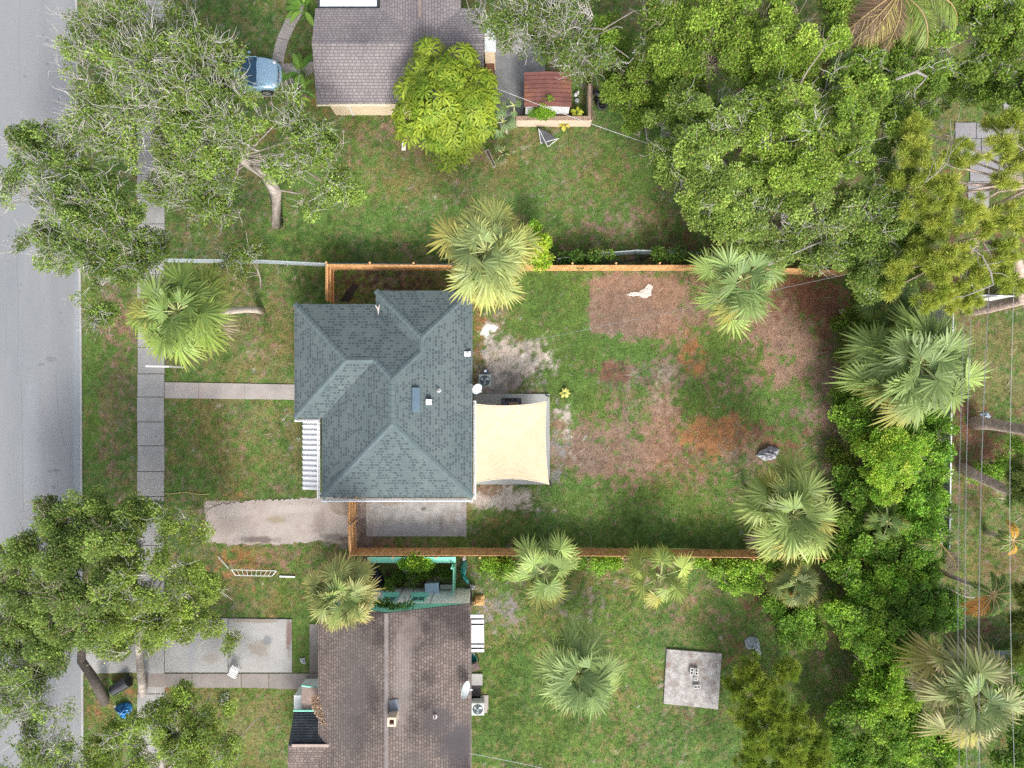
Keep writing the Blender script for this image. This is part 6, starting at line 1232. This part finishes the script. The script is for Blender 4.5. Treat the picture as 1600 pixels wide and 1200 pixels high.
feather_palm('feather_palm', 'loose green and brown fronds sticking out beside the south end of the vinyl fence', (1470, 850), 40, 3.0, [(140, .8, 0), (175, 1.0, 0), (155, .9, 2), (250, .8, 0), (290, 1.2, 0), (310, 1.3, 1), (200, .7, 0)], 4, ((.17, .25, .05), (.35, .28, .16), (.36, .30, .08)), gf)

# ---- pines
def pine(label, trunk, lobes, seed, c0=(.27, .37, .05), c1=(.55, .58, .11), k=1.7, name='pine_tree', nl=(.24, .42), group='pines at the east side', nn=170, bark=BARKPINE):
    r_ = np.random.RandomState(seed + 700); t = thing(name, label, 'tree', P(trunk[0][0], trunk[0][1], 0), group=group); tp = [P(a, b_, z_) for a, b_, z_, _ in trunk]; mb = MB().tube(tp, [q[3] for q in trunk], 10); tw = []; LV = []
    for px, py, rp, z_ in lobes:
        c = np.array(P(px, py, z_)); Rr = rp * (H - z_) / FOC; s = tp[-1]; e = Vector(c) - Vector((0, 0, .3)); mid = (s + e) / 2 + Vector((r_.uniform(-.3, .3), r_.uniform(-.3, .3), .2)); mb.tube([s, mid, e], [.07, .05, .03], 5)
        n = max(5, int(15 * k * (Rr / .9) ** 2)); d = unit(r_.normal(size=(n, 3))); cc = c + d * r_.uniform(.3, 1, (n, 1)) * np.array([Rr, Rr, Rr * .5]); tv = tubes(np.tile(np.array(e), (n, 1)), cc, .028, .014, .12, 3, r_); tw.append(tv[:2])
        I = np.repeat(np.arange(n), nn); m = len(I); dr = unit(unit(cc - np.array(e))[I] * .55 + r_.normal(size=(m, 3)) * .75 + np.array([0, 0, .25])); V, F = leafquads(cc[I] + r_.normal(size=(m, 3)) * .05, dr, r_.normal(size=(m, 3)), r_.uniform(nl[0], nl[1], m), np.full(m, .0115), .5)
        mx = np.clip(r_.rand(n)[I][:, None] * .8 + .2 * r_.rand(m, 1), 0, 1); col = (np.array(c0) * (1 - mx) + np.array(c1) * mx) * r_.uniform(.7, 1.25, (m, 1)); LV.append((V, F, np.repeat(col, 4, 0)))
    tr = mb.build('trunk', bark, t, smooth=True); V, F, _ = join(tw); npmesh('twigs', V, F, TWIG, tr); V, F, Cc = join(LV); npmesh('crown', V, F, NEEDLE, t, Cc); return t
pine('pine with yellow green needle tufts above the white vinyl fence, trunk from the right border', [(1508, 486, 0, .38), (1545, 480, 1.4, .34), (1600, 468, 4.0, .28), (1590, 400, 7.5, .18), (1530, 370, 9, .10)],
     [(1440, 400, 26, 8.5), (1465, 420, 26, 9), (1495, 400, 28, 9.4), (1520, 425, 26, 9), (1480, 455, 28, 8.6), (1515, 462, 24, 8.4), (1400, 425, 20, 7.8), (1395, 452, 16, 7.4), (1450, 470, 20, 8), (1560, 420, 24, 9.2), (1585, 440, 22, 9), (1495, 478, 18, 8)], 1)
pine('pine with yellow green needle tufts over the grey terrace', [(1680, 330, 0, .30), (1670, 320, 5, .24), (1620, 290, 9, .14)],
     [(1425, 235, 26, 9), (1445, 275, 28, 9.4), (1430, 320, 26, 9), (1480, 300, 28, 9.6), (1475, 345, 26, 9.2), (1510, 330, 28, 9.6), (1500, 240, 24, 9.2), (1560, 230, 26, 9.8), (1580, 270, 26, 9.8), (1545, 345, 24, 9.4), (1590, 345, 28, 9.6), (1575, 390, 24, 9.2), (1590, 190, 26, 9.6), (1555, 190, 18, 9.2), (1430, 195, 20, 8.8), (1600, 230, 24, 9.6), (1400, 285, 18, 8.8)], 2)
pine('needle tree with olive feathery tufts at the bottom border, west of the thicket', [(1210, 1130, 0, .14), (1205, 1140, 2, .10), (1210, 1145, 3, .07)],
     [(1170, 1050, 26, 2.8), (1195, 1085, 30, 3.4), (1170, 1110, 28, 3.2), (1215, 1120, 28, 3.6), (1245, 1130, 28, 3.6), (1190, 1150, 32, 3.6), (1235, 1170, 32, 3.8), (1275, 1165, 26, 3.4), (1175, 1195, 28, 3.2), (1225, 1050, 22, 2.8), (1270, 1200, 28, 3.4), (1230, 1205, 30, 3.6), (1150, 1070, 16, 2.4)], 3, (.18, .28, .03), (.36, .44, .06), 2.0, 'needle_tree', nn=170)
pine('needle tree with pale tufts at the right border beside the yellow palm leaves', [(1640, 800, 0, .2), (1650, 780, 4, .15), (1630, 770, 6, .1)], [(1590, 735, 22, 6.5), (1595, 775, 24, 6.8), (1610, 750, 26, 7)], 4, (.12, .2, .04), (.26, .32, .08))
pine('needle tree with olive tufts south of the grey vinyl fence corner', [(1650, 1010, 0, .2), (1650, 1000, 4, .15), (1640, 990, 6, .1)], [(1590, 965, 20, 6), (1598, 1010, 24, 6.4), (1585, 1030, 14, 6), (1610, 980, 24, 6.6), (1600, 925, 18, 6)], 5, (.11, .17, .03), (.24, .28, .06))
# leaning trunks whose crowns lie out of the picture
def out_trunk(label, pts, rad, mat=BARKPINE, crown=None, seed=0):
    t = thing('pine_tree', label, 'tree', P(pts[0][0], pts[0][1], 0), group='pines at the east side'); MB().tube([P(*q[:3]) for q in pts], rad, 12).build('trunk', mat, t, smooth=True)
    r_ = np.random.RandomState(seed); c = np.array(P(*pts[-1][:3])); n = 60; cc = c + r_.normal(size=(n, 3)) * np.array([1.1, 1.1, .6]); I = np.repeat(np.arange(n), 60); m = len(I); V, F = leafquads(cc[I], unit(r_.normal(size=(m, 3))), r_.normal(size=(m, 3)), r_.uniform(.2, .34, m), np.full(m, .009), .5); npmesh('crown', V, F, NEEDLE, t, np.repeat(np.array([.2, .27, .04]) * r_.uniform(.7, 1.2, (m, 1)), 4, 0)); return t
out_trunk('pine whose thick pale trunk leans out over the leaf litter below the big palm', [(1521, 661, 0, .26), (1545, 662, 1.3, .24), (1580, 668, 3, .22), (1640, 680, 6, .19), (1720, 695, 9, .14)], [.42, .34, .30, .26, .2], seed=1)
out_trunk('pine whose pale trunk slants down to the right beside the white vinyl fence', [(1503, 731, 0, .2), (1530, 745, 1.5, .19), (1578, 768, 3.6, .17), (1680, 800, 7.5, .13), (1700, 815, 9, .1)], [.34, .28, .25, .2, .14], seed=2)
branch_thing('dead_limb', 'fallen grey forked limb leaning over the end of the white fence', [(1462, 909, 2.6), (1485, 921, 2.4), (1508, 932, 2.2), (1522, 934, 1.8)], [.05, .07, .09, .05], TWIGD, 3, seed=8)
branch_thing('dead_frond', 'pale arched dry frond stalk hanging beside the grey limb', [(1486, 862, 3), (1500, 880, 3), (1512, 905, 2.9), (1516, 925, 2.6)], [.04, .035, .03, .02], LIMB, 0, seed=9)
branch_thing('dead_branch', 'bare white branch arching over the pine crown by the white fence', [(1515, 385, 10), (1535, 400, 10.2), (1548, 425, 10.2), (1552, 445, 10), (1520, 458, 9.8), (1500, 465, 9.6)], [.03, .05, .06, .06, .045, .02], LIMB, 12, seed=10)
branch_thing('dead_branch', 'bare curved branch over the pine tufts near the grey terrace', [(1445, 285, 10), (1462, 272, 10.2), (1480, 255, 10.3), (1486, 235, 10.2), (1488, 212, 10)], [.03, .04, .04, .03, .015], LIMB, 9, seed=11)
branch_thing('dead_branch', 'fan of bare grey twigs at the right border above the pine tufts', [(1620, 250, 9.8), (1595, 230, 10), (1580, 222, 10), (1566, 220, 10)], [.06, .05, .03, .015], LIMB, 22, seed=12)

# ---- shrub thicket at the east and vines
gs_ = 'shrubs of the overgrown thicket'
def shrub(label, lobes, seed, c0=(.150, .265, .036), c1=(.31, .46, .07), name='shrub', leaf=(.08, .145), hw=.42, dens=1.1, group=gs_, cat='shrub', flat=.8, gap=.12, rc=(.28, .55), bare=.03, base=None, yellow=.04):
    a, b_ = base or (sum(l[0] for l in lobes) / len(lobes), sum(l[1] for l in lobes) / len(lobes)); z_ = min(l[3] for l in lobes) * .5
    k = 1 - z_ / 40
    return tree(name, label, [(800 + (a - 800) * k, 600 + (b_ - 600) * k, 0, .08), (800 + (a - 800) * k + 2, 600 + (b_ - 600) * k - 1, z_ * .5, .07), (a, b_, z_, .05)], lobes, c0, c1, group, cat, dens, leaf, hw, bare, TWIGD and BARKD, TWIGD, flat, rc, seed, gap, .6, yellow, .5, .25)
shrub('dark shrub at the north end of the thicket, beneath the largest palm', [(1335, 600, 22, 1.6), (1325, 640, 24, 1.8), (1350, 665, 30, 2.2), (1330, 570, 16, 1.4), (1318, 615, 14, 1.2), (1365, 690, 22, 2.2)], 1)
shrub('bright yellow green shrub in the upper middle of the thicket', [(1365, 705, 26, 3.0), (1390, 690, 30, 3.4), (1395, 730, 32, 3.6), (1420, 705, 26, 3.4), (1370, 740, 22, 3), (1385, 765, 20, 2.8), (1350, 695, 16, 2.4)], 2, (0.256, 0.441, 0.049), (0.535, 0.699, 0.100), hw=.3)
shrub('large leaved vine mass against the white fence, north part', [(1440, 685, 26, 2.4), (1462, 665, 19, 2.0), (1456, 705, 25, 2.3), (1435, 730, 26, 2.4), (1458, 745, 24, 2.3), (1415, 660, 20, 2.2), (1445, 650, 18, 2)], 3, (0.166, 0.315, 0.041), (0.356, 0.551, 0.079))
shrub('large leaved vine mass against the white fence, south part', [(1430, 780, 28, 2.4), (1456, 785, 24, 2.3), (1440, 820, 30, 2.6), (1460, 830, 21, 2.2), (1425, 855, 26, 2.2), (1450, 860, 22, 2.0), (1400, 800, 20, 2)], 4, (0.152, 0.304, 0.041), (0.346, 0.551, 0.079))
shrub('dim shrub around the low palm in the thicket middle', [(1340, 770, 24, 1.8), (1330, 810, 24, 1.6), (1350, 845, 28, 1.8), (1385, 850, 28, 1.8), (1320, 745, 18, 1.5), (1320, 850, 20, 1.4), (1365, 790, 22, 1.6), (1395, 835, 20, 1.8)], 5, (0.114, 0.222, 0.030), (0.256, 0.386, 0.060))
shrub('leafy hedge mass just south of the orange fence east end', [(1330, 895, 26, 1.8), (1370, 890, 26, 2), (1410, 895, 28, 2), (1445, 900, 26, 2), (1350, 920, 24, 1.8), (1300, 885, 18, 1.5), (1390, 925, 26, 2.1)], 6, (0.141, 0.274, 0.034), (0.312, 0.478, 0.060))
shrub('dark shrub in the centre of the south thicket', [(1430, 930, 28, 2.3), (1460, 935, 24, 2.2), (1400, 955, 28, 2.2), (1440, 970, 28, 2.2), (1475, 965, 20, 2), (1420, 990, 22, 2), (1485, 935, 16, 2)], 7, (0.103, 0.210, 0.035), (0.222, 0.368, 0.060))
shrub('mid green shrub west of the south thicket centre', [(1310, 950, 24, 1.8), (1345, 955, 28, 2.1), (1330, 985, 26, 2.1), (1370, 985, 28, 2.2), (1355, 1015, 22, 1.9), (1385, 1010, 18, 2)], 8, (0.166, 0.295, 0.041), (0.334, 0.496, 0.068))
shrub('bright shrub in the thicket left of the ragged palm', [(1370, 1035, 24, 2), (1400, 1045, 28, 2.4), (1375, 1070, 28, 2.3), (1410, 1080, 26, 2.4), (1350, 1060, 18, 1.8), (1385, 1105, 26, 2.2), (1415, 1020, 20, 2.2), (1435, 1055, 16, 2)], 9, (0.205, 0.347, 0.041), (0.424, 0.588, 0.068))
shrub('dark shrub at the thicket south west beside the needle tree', [(1315, 1110, 26, 1.8), (1340, 1090, 22, 1.8), (1345, 1130, 28, 2), (1310, 1150, 26, 1.8), (1340, 1170, 28, 2), (1300, 1190, 24, 1.8), (1325, 1205, 26, 2)], 10, (0.141, 0.263, 0.034), (0.290, 0.424, 0.060))
shrub('shrub at the bottom border of the thicket, below the ragged palm', [(1390, 1140, 28, 2.2), (1430, 1135, 28, 2.3), (1460, 1150, 28, 2.3), (1410, 1175, 28, 2.2), (1450, 1190, 28, 2.3), (1480, 1175, 24, 2.2), (1375, 1195, 26, 2), (1425, 1105, 18, 2)], 11, (0.166, 0.295, 0.041), (0.356, 0.516, 0.068))
shrub('dark bush behind the grey vinyl fence near the right border', [(1560, 1060, 24, 1.6), (1590, 1090, 28, 1.8), (1595, 1140, 26, 1.8), (1575, 1180, 24, 1.6), (1600, 1040, 22, 1.8)], 12, (0.103, 0.199, 0.030), (0.222, 0.349, 0.055), group=None)
shrub('low weedy bush right of the slanting pine trunk', [(1545, 740, 15, .9), (1525, 745, 12, .7), (1570, 725, 15, 1), (1585, 700, 12, .8)], 13, group=None, dens=.8)
shrub('low green bush in the neighbour yard by the dull palm', [(1225, 975, 20, .7), (1250, 960, 22, .9), (1270, 985, 20, .8), (1230, 995, 16, .6), (1210, 940, 18, .7)], 14, (0.152, 0.274, 0.043), (0.290, 0.441, 0.068), group=None, dens=.9)
shrub('weeds and low bushes along the orange fence south side, east half', [(1120, 885, 16, .8), (1145, 880, 16, .9), (1175, 885, 18, 1), (1165, 905, 18, .8), (1140, 905, 14, .6), (1205, 885, 14, .9), (1100, 880, 12, .6)], 15, (0.179, 0.315, 0.043), (0.378, 0.551, 0.079), group=None, dens=.9)
shrub('small green bush on the east side of the yard palm', [(1320, 705, 14, .9), (1305, 720, 14, .8), (1325, 730, 14, .9), (1300, 700, 10, .6)], 16, (0.128, 0.190, 0.034), (0.266, 0.332, 0.060), group=None, dens=.7, gap=.4)
shrub('leafy weeds along the inner east edge of the yard', [(1318, 560, 14, .7), (1312, 590, 12, .6), (1325, 530, 12, .7), (1310, 505, 9, .5), (1322, 640, 12, .8), (1335, 500, 14, .9), (1345, 470, 18, 1.4), (1355, 505, 18, 1.2)], 17, (0.141, 0.231, 0.041), (0.290, 0.368, 0.068), group=None, dens=.8, gap=.35)
shrub('sparse weeds north of the mint gabled wall', [(620, 900, 8, .2), (645, 902, 9, .25), (610, 912, 8, .3), (690, 897, 8, .2), (665, 894, 9, .2), (600, 926, 7, .4)], 18, (0.128, 0.231, 0.034), (0.266, 0.404, 0.060), group=None, dens=.8, leaf=(.07, .13))
# vines on walls and fences
gv = 'vines on fences and walls'
shrub('bright vine clump on the north fence beside the big roof palm', [(838, 378, 15, 2.0), (842, 396, 15, 2.2), (832, 362, 10, 1.8), (848, 408, 9, 2)], 21, (0.306, 0.546, 0.043), (0.624, 0.708, 0.079), 'vine', group=gv, cat='vine')
shrub('dark vine blanket on the bowed chain link fence', [(880, 404, 10, .9), (905, 403, 11, 1), (930, 402, 11, 1.1), (955, 404, 10, 1), (980, 404, 11, 1.1), (1005, 402, 11, 1.1), (1030, 402, 11, 1.1), (1055, 402, 11, 1.1), (1080, 403, 10, 1.1), (1105, 402, 11, 1.1), (1130, 398, 12, 1.1)], 22, (0.064, 0.126, 0.026), (0.189, 0.294, 0.043), 'vine', group=gv, cat='vine', dens=.9, leaf=(.08, .14), gap=.35)
shrub('green vine growing over the mint board fence', [(636, 876, 8, 1.3), (650, 877, 9, 1.4), (663, 877, 8, 1.4)], 23, (0.205, 0.379, 0.041), (0.401, 0.625, 0.068), 'vine', group=gv, cat='vine', leaf=(.08, .14))
shrub('thin ivy creeping along the mint gable edge', [(598, 948, 9, 3.3), (612, 952, 8, 3.5), (590, 952, 8, 3.2), (628, 955, 4, 3.6), (640, 956, 3, 3.6)], 24, (0.128, 0.231, 0.034), (0.222, 0.349, 0.049), 'vine', group=gv, cat='vine', leaf=(.08, .13), dens=.7)
shrub('green creeper on the south side of the orange fence by the small palms', [(905, 878, 10, 1.0), (935, 880, 9, .9), (960, 879, 9, .9), (760, 880, 16, .5), (785, 890, 16, .4), (1200, 872, 12, 1.4), (1260, 868, 10, 1.5)], 25, (0.179, 0.315, 0.043), (0.356, 0.533, 0.068), 'vine', group=gv, cat='vine', leaf=(.07, .13), dens=.8)
# ornamental plants
def bigleaf(name, label, c, n, L0, r_seed, z=.9, c0=(.10, .22, .03), c1=(.24, .40, .07), az=None, cat='plant', group=None, hw=.17):
    r_ = np.random.RandomState(r_seed + 900); b0 = P(c[0], c[1], 0); t = thing(name, label, cat, b0, group=group); V = []; F = []; Cc = []; m = MB(); nv = 0
    for i in range(n):
        a = (az[i] if az else i * 137.5 + r_.uniform(-20, 20)) * math.pi / 180; L_ = L0 * r_.uniform(.8, 1.15); hd = Vector((math.cos(a), math.sin(a), 0)); sd_ = Vector((-hd.y, hd.x, 0)); s0 = b0 + Vector((0, 0, .05)); ptop = s0 + hd * L_ * .25 + Vector((0, 0, z * r_.uniform(.7, 1.1))); m.tube([s0, (s0 + ptop) / 2 + Vector((0, 0, .08)), ptop], [.02, .015, .012], 4); col = np.array(c0) + (np.array(c1) - np.array(c0)) * r_.rand()
        for k in range(9):
            f = k / 8; w = L_ * hw * math.sin(min(.06 + f * .94, 1) * math.pi) ** .75; c_ = ptop + hd * L_ * f + Vector((0, 0, L_ * (.28 * f - .55 * f * f))); V += [c_ + sd_ * w + Vector((0, 0, w * .35)), c_, c_ - sd_ * w + Vector((0, 0, w * .35))]; Cc += [col, col * 1.35, col * .9]
        for k in range(8): q = nv + k * 3; F += [(q, q + 3, q + 4, q + 1), (q + 1, q + 4, q + 5, q + 2)]
        nv += 27
    npmesh('leaves', np.array(V), np.array(F), LEAF, t, np.array(Cc)); m.build('stalks', pm('stalk_green', (.15, .26, .06), .1, 3, .6), t); return t
gg = 'broad leaved plants by the grey roof'
bigleaf('banana_plant', 'broad leaved plant at the west wall near the top of the curved path', (484, 30), 9, .95, 1, 1.2, az=[100, 80, 60, 195, 175, 130, 220, 300, 150], group=gg)
bigleaf('banana_plant', 'broad striped leaf plant between the blue car nose and the grey roof', (478, 122), 8, .95, 2, .9, az=[130, 115, 100, 60, 250, 280, 75, 200], group=gg)
bigleaf('banana_plant', 'broad leaved plant just right of the car front wheel', (478, 148), 7, .85, 3, .8, az=[120, 95, 70, 40, 170, 210, 330], group=gg)
bigleaf('banana_plant', 'low bright broad leaf tuft at the south west corner of the grey roof', (470, 158), 7, .55, 4, .4, c0=(.14, .26, .03), c1=(.3, .46, .06), group=gg)
bigleaf('banana_plant', 'single broad leaf plant at the blue car bumper', (452, 134), 3, .8, 5, .5, az=[110, 125, 300], group=gg)
o = MB().lathe([(.16, 0), (.26, .2), (.27, .34), (.22, .36), (.19, .3)], P(465, 113, 0), 18).build('planter', pm('planter_stone', (.50, .49, .42), .2, 5, .8)); tag(o, 'round stone planter between the striped leaves', 'planter')
bigleaf('croton_plant', 'yellow leaved weed by the south east corner of the low cream wall', (899, 186), 12, .32, 6, .9, c0=(.40, .48, .05), c1=(.55, .55, .08), hw=.28)
bigleaf('croton_plant', 'small yellow weed leaning off the face of the low cream wall', (882, 200), 8, .28, 7, .5, c0=(.45, .45, .08), c1=(.6, .5, .1), hw=.28)
bigleaf('flowering_plant', 'small yellow plant on the sand beyond the shade sail corner', (882, 614), 9, .26, 8, .15, c0=(.55, .52, .12), c1=(.75, .70, .25), hw=.3)
o = tree('feathery_shrub', 'bright feathery green shrub against the rusty shed front', [(843, 182, 0, .04), (842, 180, .5, .03), (845, 176, .9, .02)], [(838, 174, 11, 1.6), (850, 172, 10, 1.8), (855, 160, 6, 2.1), (860, 177, 8, 1.4), (846, 180, 10, 1.3)], (.14, .30, .02), (.30, .48, .04), None, 'shrub', 1.2, (.07, .13), .14, .0, BARKD, TWIGD, .8, (.15, .28), 31, .1, .4, .02)
# grass tufts beside the pale debris etc. are in the ground cover
